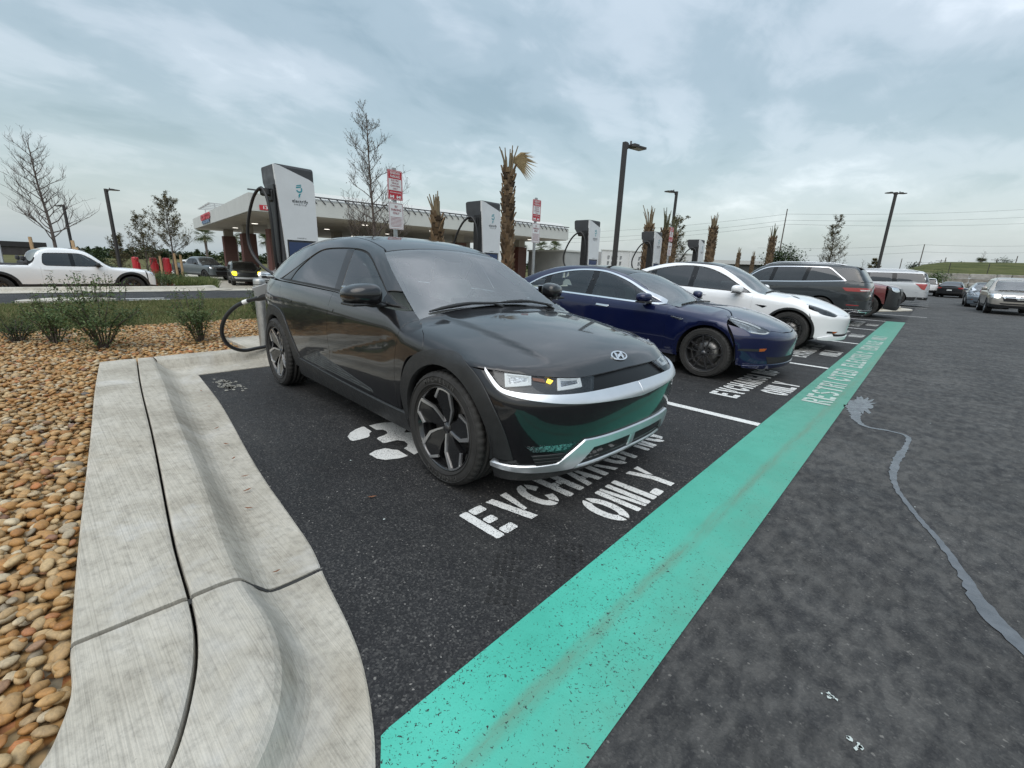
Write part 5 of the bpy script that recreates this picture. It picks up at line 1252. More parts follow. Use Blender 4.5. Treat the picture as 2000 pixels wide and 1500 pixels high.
def spec_white_crossover():
 P = paint('white pearl paint', (0.76, 0.77, 0.78), rough=0.3)
 body = body_of(top=[(-3.98, 0.85), (-3.90, 1.02), (-3.75, 1.16), (-3.4, 1.34), (-3.0, 1.485), (-2.6, 1.570), (-2.2, 1.607), (-1.85, 1.60), (-1.55, 1.55), (-1.2, 1.40), (-0.56, 1.035), (-0.44, 1.02), (0.0, 0.99), (0.3, 0.915), (0.55, 0.82), (0.75, 0.715), (0.86, 0.63)],
  wplan=[(-4.0, 0.78), (-3.6, 0.89), (-3.2, 0.945), (-2.6, 0.955), (-1.5, 0.955), (-0.5, 0.955), (0.0, 0.955), (0.35, 0.935), (0.65, 0.875), (0.95, 0.78)],
  belt=[(-3.95, 1.15), (-2.87, 1.10), (-1.8, 1.055), (-0.6, 1.01), (0.2, 0.96), (0.9, 0.88)],
  side=[(-0.3, -0.16), (0.0, -0.05), (0.2, -0.02), (0.5, 0.0), (0.8, -0.008), (0.93, -0.035), (1.0, -0.080), (1.15, -0.155), (1.3, -0.245), (1.45, -0.345), (1.7, -0.53)],
  nose=[(0.1, 0.70), (0.19, 0.79), (0.28, 0.820), (0.42, 0.828), (0.56, 0.842), (0.65, 0.845), (0.72, 0.79), (1.2, 0.3)], nosep=(0.33, 0.22), tail=[(0.2, -3.75), (0.6, -3.88), (1.0, -3.9), (1.3, -3.65)], tailp=(0.12, 0.2),
  z0=0.24, k_st=[(-4, 0.12), (-0.5, 0.10), (-0.2, 0.16), (0.9, 0.16)], k_nose=0.22, k_tn=0.10, xa=-0.35, xb=-2.9, zc=0.5)
 hl = [PP3(0.213, 0.828, 0.873, 1), PP3(0.332, 0.774, 0.841), PP3(0.473, 0.693, 0.794), PP3(0.611, 0.587, 0.738), PP3(0.696, 0.537, 0.687), PP3(0.686, 0.605, 0.662), PP3(0.649, 0.669, 0.657), PP3(0.484, 0.814, 0.702), PP3(0.379, 0.839, 0.777)]
 M = M_BLACKPLASTIC
 return dict(body=body, paint=P, lamp_cut=hl, wb=2.89, r=0.355, arch=0.398, tyre_w=0.255, rim=0.245, style='thin10', rim_mat=M_RIMBLACK, half=0.955, wheel_out=-0.012, full=True, h=0.055, ds=0.03, arch_mat=M, arch_w=0.035,
  doors=(-0.70, -1.85, -2.80), ends=(0.32, -3.55), sill=0.29, slant=0.02, sill_mat=M, belt=[(-0.65, 1.003), (-1.2, 1.025), (-1.85, 1.052), (-2.87, 1.095), (-3.35, 1.12), (-3.6, 1.14)],
  hood_edge=[(-0.56, 1.01), (-0.2, 1.0), (0.10, 0.935), (0.26, 0.860)], hood_front=[(0.0, 0.665), (0.30, 0.672), (0.50, 0.695), (0.60, 0.705)],
  ws_base=(-0.52, 0.74), ws_top=(-1.47, 0.575), rg_top=(-2.6, 0.55), rg_base=(-3.55, 0.62), roof_mat=M_GLOSSBLACK,
  dlo=[(-0.78, 1.018, 1), (-1.05, 1.165), (-1.35, 1.325), (-1.68, 1.445), (-1.97, 1.492), (-2.3, 1.495), (-2.62, 1.455), (-2.95, 1.375), (-3.25, 1.255), (-3.45, 1.135, 1), (-2.87, 1.108), (-1.85, 1.065), (-1.1, 1.032)],
  splits=(-1.98, -2.9), lean=0.0, glass=[M_GLASSF, M_GLASST, M_GLASST], dlo_trim=M_SEAL, trim_w=0.012, c_pillar=[(-3.55, 1.15)],
  deck=[(-3.70, 0.70), (-3.80, 0.66)],
  front=[('front_bumper', 'F', [('X', 0.0, 0.660, 1), ('X', 0.30, 0.667), ('X', 0.50, 0.690), ('X', 0.66, 0.70), ('S', 0.42, 0.74), ('S', 0.26, 0.80, 1), ('S', 0.37, 0.55), ('S', 0.42, 0.27, 1), ('X', 0.60, 0.225), ('X', 0.0, 0.22, 1)], (P, 0, 0.02, 0.045)),
               ('headlight*', 'F', hl, (M_LENS, 0.0, 0.01, 0.03)), ('headlight_housing*', 'F', hl, (variation(pmat('dark lamp housing', (0.06, 0.065, 0.07), 0.2, metal=0.4), 14, 0.6, 0.1), -0.02, 0.0, 0.03)),
               ('lower_intake', 'F', [('X', 0.0, 0.33, 1), ('X', 0.45, 0.335), ('X', 0.60, 0.36, 1), ('X', 0.52, 0.26, 1), ('X', 0.0, 0.26, 1)], (M_DARK, 0.003, 0.0)),
               ('side_vent*', 'F', [PP3(0.60, 0.70, 0.395, 1), PP3(0.746, 0.459, 0.385, 1), PP3(0.714, 0.529, 0.35, 1), PP3(0.60, 0.70, 0.355, 1)], (M, 0.003, 0.0)),
               ('marker_light*', 'F', [PP3(0.67, 0.60, 0.388, 1), PP3(0.735, 0.48, 0.383, 1), PP3(0.714, 0.529, 0.354, 1), PP3(0.68, 0.58, 0.356, 1)], (pmat('amber reflector', (0.35, 0.09, 0.02), 0.25), 0.006, 0.004)),
               ('chin_lip', 'F', [('X', 0.0, 0.285, 1), ('X', 0.45, 0.29), ('X', 0.62, 0.31), ('X', 0.70, 0.30), ('S', 0.50, 0.275, 1), ('S', 0.48, 0.24, 1), ('X', 0.62, 0.225), ('X', 0.0, 0.225, 1)], (P, 0.022, 0.03))],
  rear=[('rear_bumper', 'B', [(0.0, 1.0, 1), (0.75, 1.0), (1.0, 0.9, 1), (1.0, 0.38, 1), (0.0, 0.36, 1)], (P, 0, 0.02))],
  extra=[('side_repeater', 'S', [(-0.62, 0.80, 1), (-0.40, 0.785, 1), (-0.47, 0.745, 1)], (M_GLOSSBLACK, 0.004, 0.008)), ('pillar_camera', 'S', [(-1.965, 1.28), (-1.985, 1.262), (-2.01, 1.28), (-1.985, 1.298)], (M_LAMPDARK, 0.002, 0.004))],
  mirror_at=(-0.98, 1.02, 1.075), mirror_size=(0.10, 0.115, 0.075), handles=[(-1.70, 0.93), (-2.62, 0.96)],
  cabin=(-1.6, 0.37, 0.62, 1.0, -0.92, 0.93, M_SEATDARK, -2.5, 0.66))
def suv_body(L, W, H, wb, fo, zh, belt, cowl=-0.45, wst=-1.2, rs=0.35, nosep=(0.10, 0.14), tailp=(0.04, 0.10), kn=0.16, tumble=1.0, deck=None, cab_end=None, ktn=0.07, nose_z=None):
 t = fo - L; hw = W / 2
 if deck is None:
  rear = [(t - 0.12, 0.50 * H), (t + 0.0, 0.62 * H), (t + rs * 0.45, 0.80 * H), (t + rs * 0.85, 0.925 * H), (t + rs + 0.15, 0.965 * H), (t + rs + 0.7, 0.985 * H)]
 else:
  rear = [(t - 0.1, deck - 0.08), (t + 0.1, deck), (cab_end - 0.30, deck), (cab_end - 0.06, deck + 0.02), (cab_end + 0.10, 0.90 * H), (cab_end + 0.25, 0.955 * H)]
 top = rear + [((wst - 0.9), H), (wst - 0.45, 0.992 * H), (wst - 0.12, 0.955 * H), (wst, 0.925 * H), (cowl - 0.02, zh + 0.035), (cowl + 0.10, zh + 0.012), (0.0, zh - 0.01), (fo * 0.5, zh - 0.045), (fo * 0.8, zh - 0.10), (fo - 0.03, zh - 0.19), (fo + 0.06, zh - 0.34)]
 d = tumble
 return Body(top=top, wplan=[(t - 0.1, hw - 0.14), (t + 0.3, hw - 0.05), (t + 0.8, hw - 0.01), (-wb * 0.5, hw - 0.005), (0.0, hw), (0.4, hw - 0.02), (fo - 0.1, hw - 0.08), (fo + 0.1, hw - 0.14)],
  belt=belt, crown=[(-6, 0.04), (-1.5, 0.05), (-0.4, 0.05), (1, 0.07)],
  side=[(-0.3, -0.12), (0.0, -0.045), (0.25, -0.015), (0.6, 0.0), (0.85, -0.008), (1.0, -0.045), (1.2, -0.045 - 0.07 * d), (1.4, -0.045 - 0.155 * d), (1.7, -0.045 - 0.32 * d)],
  nose=nose_z or [(0.1, fo - 0.16), (0.3, fo - 0.05), (0.45, fo - 0.005), (0.6, fo), (zh - 0.35, fo - 0.005), (zh - 0.22, fo - 0.02), (zh, fo - 0.10), (zh + 0.5, fo - 0.4)], nosep=nosep,
  tail=[(0.2, t + 0.12), (0.45, t + 0.0), (0.7, t), (0.62 * H, t + 0.03), (0.80 * H, t + rs * 0.5 + 0.0), (0.93 * H, t + rs * 0.85), (H + 0.2, t + rs * 1.3)] if deck is None else [(0.2, t + 0.1), (0.5, t), (deck + 0.3, t)], tailp=tailp,
  z0=0.30, k_st=[(-6, 0.12), (cowl - 0.1, 0.10), (cowl + 0.3, 0.14), (1, 0.14)], k_nose=kn, k_tail=0.16, k_tn=ktn, k_tt=0.1, xa=fo - 1.2, xb=t + 1.1, zc=0.6, sm=0.03)
def suv_base(paint_m, L, W, H, wb, fo, r, zh, belt, body, **k):
 t = fo - L; hw = W / 2; B0 = lambda x: float(np.interp(x, [p[0] for p in belt][::-1], [p[1] for p in belt][::-1]))
 cowl, wst = k.pop('cowl', -0.45), k.pop('wst', -1.2)
 sp = dict(body=body, paint=paint_m, wb=wb, r=r, arch=r + 0.055, tyre_w=0.25, rim=r * 0.64, style='five', rim_mat=M_RIMSILVER, half=hw, h=0.10, ds=0.05,
  sill=r + 0.0, slant=0.02, belt=belt, ws_base=(cowl, hw - 0.20), ws_top=(wst, hw - 0.32), roof_y=hw - 0.33, rg_top=(t + k.get('rs', 0.35) + 0.12, hw - 0.34), rg_base=(t + 0.10, hw - 0.24),
  glass=[M_GLASSF, M_GLASST, M_GLASST], lean=0.1, mirror_at=(cowl - 0.55, hw + 0.08, B0(cowl - 0.5) + 0.08), mirror_size=(0.08, 0.10, 0.085),
  cabin=(cowl - 1.0, 0.38, zh - 0.32, 1.0, cowl - 0.42, zh - 0.02, M_SEATDARK, cowl - 1.95, hw - 0.30))
 sp.update(k); return sp
def spec_grey_suv(P=None, h=0.08):
 P = P or paint('dark grey metallic paint', (0.040, 0.046, 0.050), metal=0.4, rough=0.35)
 L, W, H, wb, fo = 5.20, 1.97, 1.80, 3.09, 0.90
 belt = [(-0.5, 1.13), (-1.5, 1.165), (-2.5, 1.205), (-3.4, 1.245), (-4.1, 1.275)]
 body = suv_body(L, W, H, wb, fo, 1.12, belt, rs=0.45)
 tl = [('S', -3.62, 1.085, 1), ('X', 0, 0)] and [('S', -3.60, 1.085, 1), ('S', -4.05, 1.095), (0.62, 1.095), (0.30, 1.085, 1), (0.30, 1.01, 1), (0.62, 1.005), ('S', -4.05, 0.985), ('S', -3.70, 0.99, 1)]
 return suv_base(P, L, W, H, wb, fo, 0.385, 1.12, belt, body, rs=0.45, doors=(-0.72, -1.85, -2.72), ends=(0.45, -4.02), sill=0.40, sill_mat=M_BLACKPLASTIC, full=h < 0.1, h=h, ds=h * 0.5,
  hood_edge=[(-0.42, 1.12), (0.0, 1.10), (0.40, 1.03)], hood_front=[(0.0, 0.96), (0.5, 0.97), (0.75, 1.0)],
  dlo=[(-0.80, 1.165, 1), (-1.05, 1.38), (-1.30, 1.545), (-1.60, 1.635), (-2.4, 1.66), (-3.0, 1.655), (-3.18, 1.63), (-3.42, 1.45), (-3.62, 1.295, 1), (-2.6, 1.235), (-1.5, 1.19)],
  splits=(-1.62, -2.55), lean=0.15, dlo_trim=M_CHROME, trim_w=0.022, frame_mat=P, c_pillar=[(-4.05, 1.27)], handles=[(-1.62, 1.05), (-2.48, 1.08)], handle_mat=P,
  front=[('front_bumper', 'F', [(0.0, 0.95, 1), (0.8, 0.98), (1.15, 0.95, 1), (1.15, 0.45, 1), (0.0, 0.35, 1)], (P, 0, 0.02))],
  rear=[('tailgate', 'B', [(0.0, 1.24, 1), (0.86, 1.25), (1.02, 1.24, 1), (1.05, 0.80), (0.95, 0.72, 1), (0.0, 0.72, 1)], (P, 0, 0.02)),
              ('rear_bumper', 'B', [(0.0, 0.715, 1), (0.95, 0.715), ('S', -3.80, 0.74, 1), ('S', -3.78, 0.46, 1), (0.9, 0.42), (0.0, 0.42, 1)], (P, 0.01, 0.03)),
              ('lower_valance', 'B', [(0.0, 0.50, 1), (0.9, 0.50), ('S', -3.85, 0.54, 1), ('S', -3.82, 0.36, 1), (0.8, 0.32), (0.0, 0.32, 1)], (M_BLACKPLASTIC, 0.02, 0.03)),
              ('tail_light*', 'B', tl, (M_REDLENS, 0.012, 0.02, 0.05)), ('reverse_light*', 'B', [('S', -4.02, 1.045, 1), (0.52, 1.04, 1), (0.52, 1.012, 1), ('S', -4.06, 1.008, 1)], (pmat('clear tail lens', (0.55, 0.5, 0.5), 0.15, coat=1.0), 0.016, 0.01, 0.04)),
              ('bumper_trim', 'B', [(0.0, 0.46, 1), (0.85, 0.46), (1.0, 0.45, 1), (1.0, 0.425, 1), (0.85, 0.435), (0.0, 0.435, 1)], (M_CHROME, 0.028, 0.02)),
              ('exhaust_tip*', 'B', [(0.50, 0.41, 1), (0.80, 0.41, 1), (0.86, 0.35, 1), (0.80, 0.30, 1), (0.52, 0.30, 1)], (M_CHROME, 0.035, 0.06)), ('exhaust_hole*', 'B', [(0.54, 0.395, 1), (0.79, 0.395, 1), (0.83, 0.35, 1), (0.78, 0.315, 1), (0.55, 0.315, 1)], (M_DARK, 0.038, 0.0)),
              ('red_reflector*', 'B', [(0.72, 0.60, 1), (0.92, 0.60, 1), (0.92, 0.575, 1), (0.72, 0.575, 1)], (M_REDLENS, 0.016, 0.01)),
              ('bumper_recess*', 'B', [('S', -4.00, 0.93), (0.80, 0.88, 1), (0.62, 0.70, 1), (0.80, 0.68), ('S', -3.92, 0.75)], (M_BLACKPLASTIC, 0.006, 0.0))],
  rg_frame=[(0.0, 1.62, 1), (0.60, 1.61), (0.76, 1.55, 1), (0.86, 1.30), (0.80, 1.265, 1), (0.0, 1.265, 1)],
  extra=[('fuel_door', 'S', [(-3.08, 1.06, 1), (-3.30, 1.065, 1), (-3.31, 0.93, 1), (-3.10, 0.925, 1)], (P, 0.004, 0.006)), ('rear_quarter_glass', 'S', [(-3.30, 1.63, 1), (-3.75, 1.60), (-3.98, 1.30, 1), (-3.68, 1.295, 1), (-3.46, 1.46)], (M_GLASST, 0.003, 0.0))],
  rails=(-1.35, -3.55, 0.66, 0.045), style='five', rim_mat=M_RIMDARK)
def spec_silver_suv(P, rear_lens=M_REDLENS):
 L, W, H, wb, fo = 5.60, 2.03, 1.94, 3.34, 0.98
 belt = [(-0.5, 1.19), (-1.5, 1.22), (-2.5, 1.25), (-3.5, 1.27), (-4.6, 1.28)]
 body = suv_body(L, W, H, wb, fo, 1.19, belt, rs=0.32, tumble=0.8)
 return suv_base(P, L, W, H, wb, fo, 0.40, 1.19, belt, body, rs=0.32, doors=(-0.85, -2.0, -2.95), ends=(0.45, -4.42), sill=0.45, sill_mat=M_BLACKPLASTIC,
  hood_edge=[(-0.42, 1.18), (0.0, 1.16), (0.45, 1.09)], hood_front=[(0.0, 1.02), (0.5, 1.03), (0.75, 1.06)],
  dlo=[(-0.95, 1.25, 1), (-1.25, 1.52), (-1.55, 1.68), (-1.9, 1.72), (-3.2, 1.73), (-4.20, 1.715, 1), (-4.40, 1.30, 1), (-2.6, 1.275)], splits=(-1.95, -3.12), pillar_w=0.10, lean=-0.12, dlo_trim=M_SEAL, trim_w=0.012, c_pillar=[(-4.5, 1.28)],
  handles=[(-1.85, 1.10), (-2.75, 1.12)],
  front=[('front_bumper', 'F', [(0.0, 1.0, 1), (0.8, 1.02), (1.15, 1.0, 1), (1.15, 0.48, 1), (0.0, 0.38, 1)], (P, 0, 0.02))],
  rear=[('tailgate', 'B', [(0.0, 1.26, 1), (0.9, 1.26), (1.05, 1.26, 1), (1.05, 0.78, 1), (0.0, 0.76, 1)], (P, 0, 0.02)), ('rear_bumper', 'B', [(0.0, 0.755, 1), (0.95, 0.765), ('S', -4.2, 0.79, 1), ('S', -4.18, 0.50, 1), (0.9, 0.46), (0.0, 0.46, 1)], (P, 0.012, 0.03)),
              ('lower_valance', 'B', [(0.0, 0.52, 1), (0.9, 0.52), ('S', -4.2, 0.53, 1), ('S', -4.2, 0.42, 1), (0.8, 0.38), (0.0, 0.38, 1)], (M_BLACKPLASTIC, 0.02, 0.03)),
              ('tail_light*', 'B', [('S', -4.02, 1.20, 1), (1.0, 1.22, 1), (0.66, 1.21, 1), (0.72, 0.92, 1), ('S', -4.46, 0.90), ('S', -4.30, 0.94, 1), ('S', -4.15, 1.10)], (rear_lens, 0.014, 0.02, 0.06))],
  rg_frame=[(0.0, 1.76, 1), (0.72, 1.75, 1), (0.84, 1.32, 1), (0.0, 1.31, 1)], rails=(-1.4, -4.0, 0.70, 0.05), glass=[M_GLASST, M_GLASST, M_GLASST])
def front_face(P, zh, fo, hw, lamp, grille_m, kind='wide', lit=None, bar=None):
 """bumper, grille, headlamps for an upright nose; heights hang off the bonnet height zh"""
 z1, z0 = zh - 0.20, zh - 0.50
 fr = [('front_bumper', 'F', [(0.0, z1 + 0.02, 1), ('X', hw * 0.55, z1 + 0.03), ('X', hw * 0.84, z1 + 0.05), ('S', fo - 0.42, z1 + 0.08, 1), ('S', fo - 0.40, 0.40, 1), ('X', hw * 0.7, 0.34), (0.0, 0.34, 1)], (P, 0, 0.02)),
          ('grille', 'F', [(0.0, z1, 1), ('X', hw * 0.52, z1), ('X', hw * 0.54, z1 - 0.05, 1), ('X', hw * 0.46, z0 + 0.06, 1), (0.0, z0 + 0.05, 1)], (grille_m, 0.012, 0.03)),
          ('headlight*', 'F', lamp, (lit or M_LAMP, 0.010, 0.02, 0.06)),
          ('lower_grille', 'F', [(0.0, z0 - 0.02, 1), ('X', hw * 0.6, z0 - 0.02, 1), ('X', hw * 0.52, 0.46, 1), (0.0, 0.46, 1)], (M_DARK, 0.006, 0.01)),
          ('skid_plate', 'F', [(0.0, 0.43, 1), ('X', hw * 0.72, 0.45), ('S', fo - 0.42, 0.50, 1), ('S', fo - 0.42, 0.36, 1), ('X', hw * 0.65, 0.31), (0.0, 0.31, 1)], (M_BLACKPLASTIC, 0.014, 0.03))]
 if bar is not None: fr.append(('grille_bar', 'F', [(0.0, z1 - 0.06, 1), ('X', hw * 0.5, z1 - 0.06, 1), ('X', hw * 0.5, z1 - 0.10, 1), (0.0, z1 - 0.10, 1)], (bar, 0.022, 0.02)))
 return fr
def spec_oncoming_suv(P=None, h=0.07):
 P = P or paint('beige silver paint', (0.36, 0.335, 0.30), metal=0.5, rough=0.35)
 L, W, H, wb, fo = 4.56, 1.78, 1.68, 2.62, 0.90; hw = W / 2
 belt = [(-0.4, 1.05), (-1.5, 1.07), (-2.5, 1.09), (-3.6, 1.11)]; zh = 1.04
 body = suv_body(L, W, H, wb, fo, zh, belt, cowl=-0.35, wst=-1.05, rs=0.25)
 lit = pmat('lit headlamp', (0.9, 0.9, 0.85), 0.2, emit=(1.0, 0.93, 0.80), estr=5.0)
 lamp = [('X', hw * 0.56, zh - 0.16, 1), ('X', hw * 0.84, zh - 0.13, 1), ('S', fo - 0.42, zh - 0.12, 1), ('S', fo - 0.36, zh - 0.26), ('X', hw * 0.82, zh - 0.33), ('X', hw * 0.60, zh - 0.32, 1)]
 f = front_face(P, zh, fo, hw, lamp, M_DARK, lit=None)
 f += [('lit_lamp*', 'F', [('X', hw * 0.62, zh - 0.17), ('X', hw * 0.80, zh - 0.17), ('X', hw * 0.79, zh - 0.29), ('X', hw * 0.64, zh - 0.29)], (lit, 0.02, 0.01, 0.05)),
          ('grille_trim', 'F', [(0.0, zh - 0.19, 1), ('X', hw * 0.50, zh - 0.19), ('X', hw * 0.44, zh - 0.33, 1), (0.0, zh - 0.36, 1), (0.0, zh - 0.34, 1), ('X', hw * 0.41, zh - 0.315, 1), ('X', hw * 0.46, zh - 0.215, 1), (0.0, zh - 0.215, 1)], (M_CHROME, 0.02, 0.02)),
          ('grille_bar', 'F', [(0.0, zh - 0.255, 1), ('X', hw * 0.44, zh - 0.25, 1), ('X', hw * 0.43, zh - 0.285, 1), (0.0, zh - 0.29, 1)], (M_CHROME, 0.022, 0.02)),
          ('emblem', 'F', [(0.0, zh - 0.235, 1), (0.055, zh - 0.235, 1), (0.045, zh - 0.31, 1), (0.0, zh - 0.31, 1)], (M_CHROME, 0.03, 0.01))]
 return suv_base(P, L, W, H, wb, fo, 0.345, zh, belt, body, cowl=-0.35, wst=-1.05, rs=0.25, doors=(-0.6, -1.6, -2.45), ends=(0.42, -3.3), sill=0.40, sill_mat=M_BLACKPLASTIC, h=h, ds=h * 0.5,
  hood_edge=[(-0.33, 1.035), (0.0, 1.02), (0.42, 0.95)], hood_front=[(0.0, 0.855), (0.45, 0.865), (0.68, 0.90)],
  dlo=[(-0.70, 1.08, 1), (-0.95, 1.32), (-1.2, 1.47), (-1.6, 1.505), (-3.2, 1.49, 1), (-3.40, 1.13, 1), (-1.6, 1.09)], splits=(-1.62, -2.5), dlo_trim=M_SEAL, trim_w=0.012, c_pillar=[(-3.55, 1.10)], glass_ws=M_GLASS, glass=[M_GLASSC, M_GLASST, M_GLASST],
  front=f, rear=[('tailgate', 'B', [(0.0, 1.08, 1), (1.0, 1.08, 1), (1.0, 0.45, 1), (0.0, 0.42, 1)], (P, 0, 0.02)), ('tail_light*', 'B', [(0.70, 1.30, 1), (0.92, 1.25, 1), (0.98, 0.85, 1), (0.74, 0.88, 1)], (M_REDLENS, 0.012, 0.02)), ('rear_valance', 'B', [(0.0, 0.55, 1), (0.95, 0.55, 1), (0.95, 0.40, 1), (0.0, 0.38, 1)], (M_BLACKPLASTIC, 0.01, 0.02)), ('number_plate', 'B', [(0.0, 0.85, 1), (0.16, 0.85, 1), (0.16, 0.74, 1), (0.0, 0.74, 1)], (M_DRL, 0.012, 0.006))], rg_frame=[(0.0, 1.5, 1), (0.6, 1.5, 1), (0.72, 1.12, 1), (0.0, 1.12, 1)], rails=None)
def spec_yellow_lamp_suv():
 P = paint('dark grey green paint', (0.055, 0.060, 0.055), metal=0.3, rough=0.35)
 L, W, H, wb, fo = 5.0, 1.99, 1.75, 2.9, 0.93; hw = W / 2
 belt = [(-0.4, 1.14), (-1.5, 1.16), (-2.5, 1.18), (-3.9, 1.20)]; zh = 1.13
 body = suv_body(L, W, H, wb, fo, zh, belt, rs=0.3)
 lit = pmat('lit yellow lamp', (0.9, 0.75, 0.05), 0.3, emit=(1.0, 0.80, 0.02), estr=1.6)
 lamp = [('X', hw * 0.66, zh - 0.14), ('X', hw * 0.92, zh - 0.12), ('X', hw * 0.92, zh - 0.36), ('X', hw * 0.68, zh - 0.38)]
 f = front_face(P, zh, fo, hw, lamp, pmat('dark grille', (0.012, 0.012, 0.013), 0.3), lit=lit)
 f += [('bumper_silver', 'F', [(0.0, zh - 0.52, 1), ('X', hw * 0.86, zh - 0.48, 1), ('X', hw * 0.80, zh - 0.62, 1), (0.0, zh - 0.64, 1)], (M_SATIN, 0.02, 0.03))]
 return suv_base(P, L, W, H, wb, fo, 0.38, zh, belt, body, rs=0.3, doors=(-0.75, -1.85, -2.75), ends=(0.45, -3.7), sill=0.42, sill_mat=M_BLACKPLASTIC, h=0.11, ds=0.06,
  hood_edge=[(-0.42, 1.12), (0.0, 1.10), (0.42, 1.04)], hood_front=[(0.0, 0.95), (0.5, 0.96), (0.75, 0.99)],
  dlo=[(-0.85, 1.18, 1), (-1.1, 1.40), (-1.4, 1.54), (-2.4, 1.57), (-3.4, 1.55, 1), (-3.7, 1.22, 1), (-2.0, 1.195)], splits=(-1.75, -2.65), c_pillar=[(-3.95, 1.2)], glass_ws=M_GLASST, glass=[M_GLASST] * 3,
  front=f, rear=[('tailgate', 'B', [(0.0, 1.18, 1), (1.0, 1.18, 1), (1.0, 0.45, 1), (0.0, 0.42, 1)], (P, 0, 0.02))], rg_frame=[(0.0, 1.55, 1), (0.6, 1.55, 1), (0.76, 1.22, 1), (0.0, 1.22, 1)], rails=None, rim_mat=M_RIMDARK)
def spec_pickup(P, L=5.4, W=1.91, H=1.79, wb=3.57, fo=0.95, zh=1.13, r=0.39, cab_end=-2.55, deck=1.20, dark=None, lamp_m=None, bar=None, arch_mat=M_BLACKPLASTIC, canopy=False, glass=None, h=0.10):
 hw = W / 2; t = fo - L
 belt = [(-0.4, zh + 0.01), (-1.5, zh + 0.02), (cab_end, zh + 0.03), (cab_end - 0.2, deck - 0.03), (t, deck - 0.03)]
 body = suv_body(L, W, H, wb, fo, zh, belt, cowl=-0.42, wst=-1.1, deck=deck, cab_end=cab_end, tumble=0.9)
 lamp = [('X', hw * 0.62, zh - 0.17, 1), ('X', hw * 0.88, zh - 0.13, 1), ('S', fo - 0.36, zh - 0.12, 1), ('S', fo - 0.26, zh - 0.24), ('X', hw * 0.82, zh - 0.30), ('X', hw * 0.62, zh - 0.28, 1)]
 f = front_face(P if dark is None else dark, zh, fo, hw, lamp, pmat('dark grille', (0.012, 0.012, 0.013), 0.3), lit=lamp_m, bar=bar)
 return suv_base(P, L, W, H, wb, fo, r, zh, belt, body, cowl=-0.42, wst=-1.1, doors=(-0.72, -1.72, cab_end + 0.06), ends=(fo - 0.45, t + 0.12), sill=0.52, h=h, ds=h * 0.55, arch_mat=arch_mat, arch_w=0.085 if arch_mat is not None else 0.0, arch=r + 0.09, sill_mat=M_BLACKPLASTIC,
  hood_edge=[(-0.40, zh), (0.0, zh - 0.015), (fo - 0.45, zh - 0.085)], hood_front=[(0.0, zh - 0.185), (hw * 0.5, zh - 0.18), (hw * 0.76, zh - 0.15)],
  dlo=[(-0.82, zh + 0.05, 1), (-1.05, zh + 0.28), (-1.30, H - 0.235), (-1.55, H - 0.20), (cab_end + 0.32, H - 0.215), (cab_end + 0.22, H - 0.26), (cab_end + 0.16, zh + 0.14), (cab_end + 0.24, zh + 0.06, 1), (-1.5, zh + 0.045)], splits=(-1.62,), lean=0.0, dlo_trim=M_SEAL, trim_w=0.014,
  c_pillar=[], rg_top=(cab_end + 0.22, hw - 0.34), rg_base=(cab_end + 0.0, hw - 0.24), quarter_top=[(cab_end - 0.06, deck - 0.05), (t + 0.12, deck - 0.05)], glass=glass or [M_GLASSF, M_GLASST],
  deck=[(cab_end - 0.3, hw - 0.10), (t + 0.12, hw - 0.12)], deck_mat=M_DARK, front=f,
  rear=[('tailgate', 'B', [(0.0, deck - 0.02, 1), (0.95, deck - 0.02, 1), (0.95, 0.70, 1), (0.0, 0.70, 1)], (P, 0, 0.02)), ('rear_bumper', 'B', [(0.0, 0.69, 1), (1.0, 0.69, 1), (1.0, 0.50, 1), (0.0, 0.50, 1)], (M_SATIN, 0.02, 0.05))],
  handles=[(-1.55, zh - 0.12), (cab_end + 0.25, zh - 0.10)], rim_mat=M_RIMBLACK, style='six', mirror_mat=M_BLACKPLASTIC)
# ------------------------------------------------------------------ paint on the ground
STALL_Y0, PITCH, GX0, GX1 = 4.484, 3.781, -0.932, -0.446
def flat_mesh(name, polys, mat, z, parent=None, loc=None):
 """flat polygons triangulated on the ground"""
 b = MB()
 for p in polys:
  tess = __import__('mathutils').geometry.tessellate_polygon([[Vector((x, y, 0)) for x, y in p]])
  F = []
  for t in tess:
   a, c, d = (Vector((*p[i], 0)) for i in t)
   F.append(tuple(t) if (c - a).cross(d - a).z > 0 else tuple(t)[::-1])
  b.add([(x, y, z) for x, y in p], F)
 return b.build(name, mat, parent, loc)
def worn_paint(name, col, wear=0.5, pits=0.5, under=(0.03, 0.03, 0.031), rough=0.65):
 m, t = nmat(name, rough=rough, spec=0.35)
 co = t.pos()
 pit = t.noise(co, 150.0, 3.0, 0.6); big = t.noise(co, 2.6, 5.0, 0.65)
 thr = t.math('ADD', pit, t.math('MULTIPLY', big, 0.30))
 mask = t.ramp(thr, [(0.44 + 0.10 * (1 - pits), 1.0), (0.50 + 0.10 * (1 - pits), 0.0)])
 dirt = t.noise(co, 6.0, 6.0, 0.7)
 c = t.mix(t.ramp(dirt, [(0.45, 0.0), (0.85, wear)]), col, (0.20, 0.20, 0.19))
 t.base(t.mix(mask, c, under))
 t.normal(t.bump(t.noise(co, 150.0, 3.0), 0.4, 0.003))
 return m
M_WHITE = worn_paint('white road paint', (0.70, 0.70, 0.68), 0.35, 0.25)
M_WHITEOLD = worn_paint('old white road paint', (0.50, 0.50, 0.48), 0.9, 0.75)
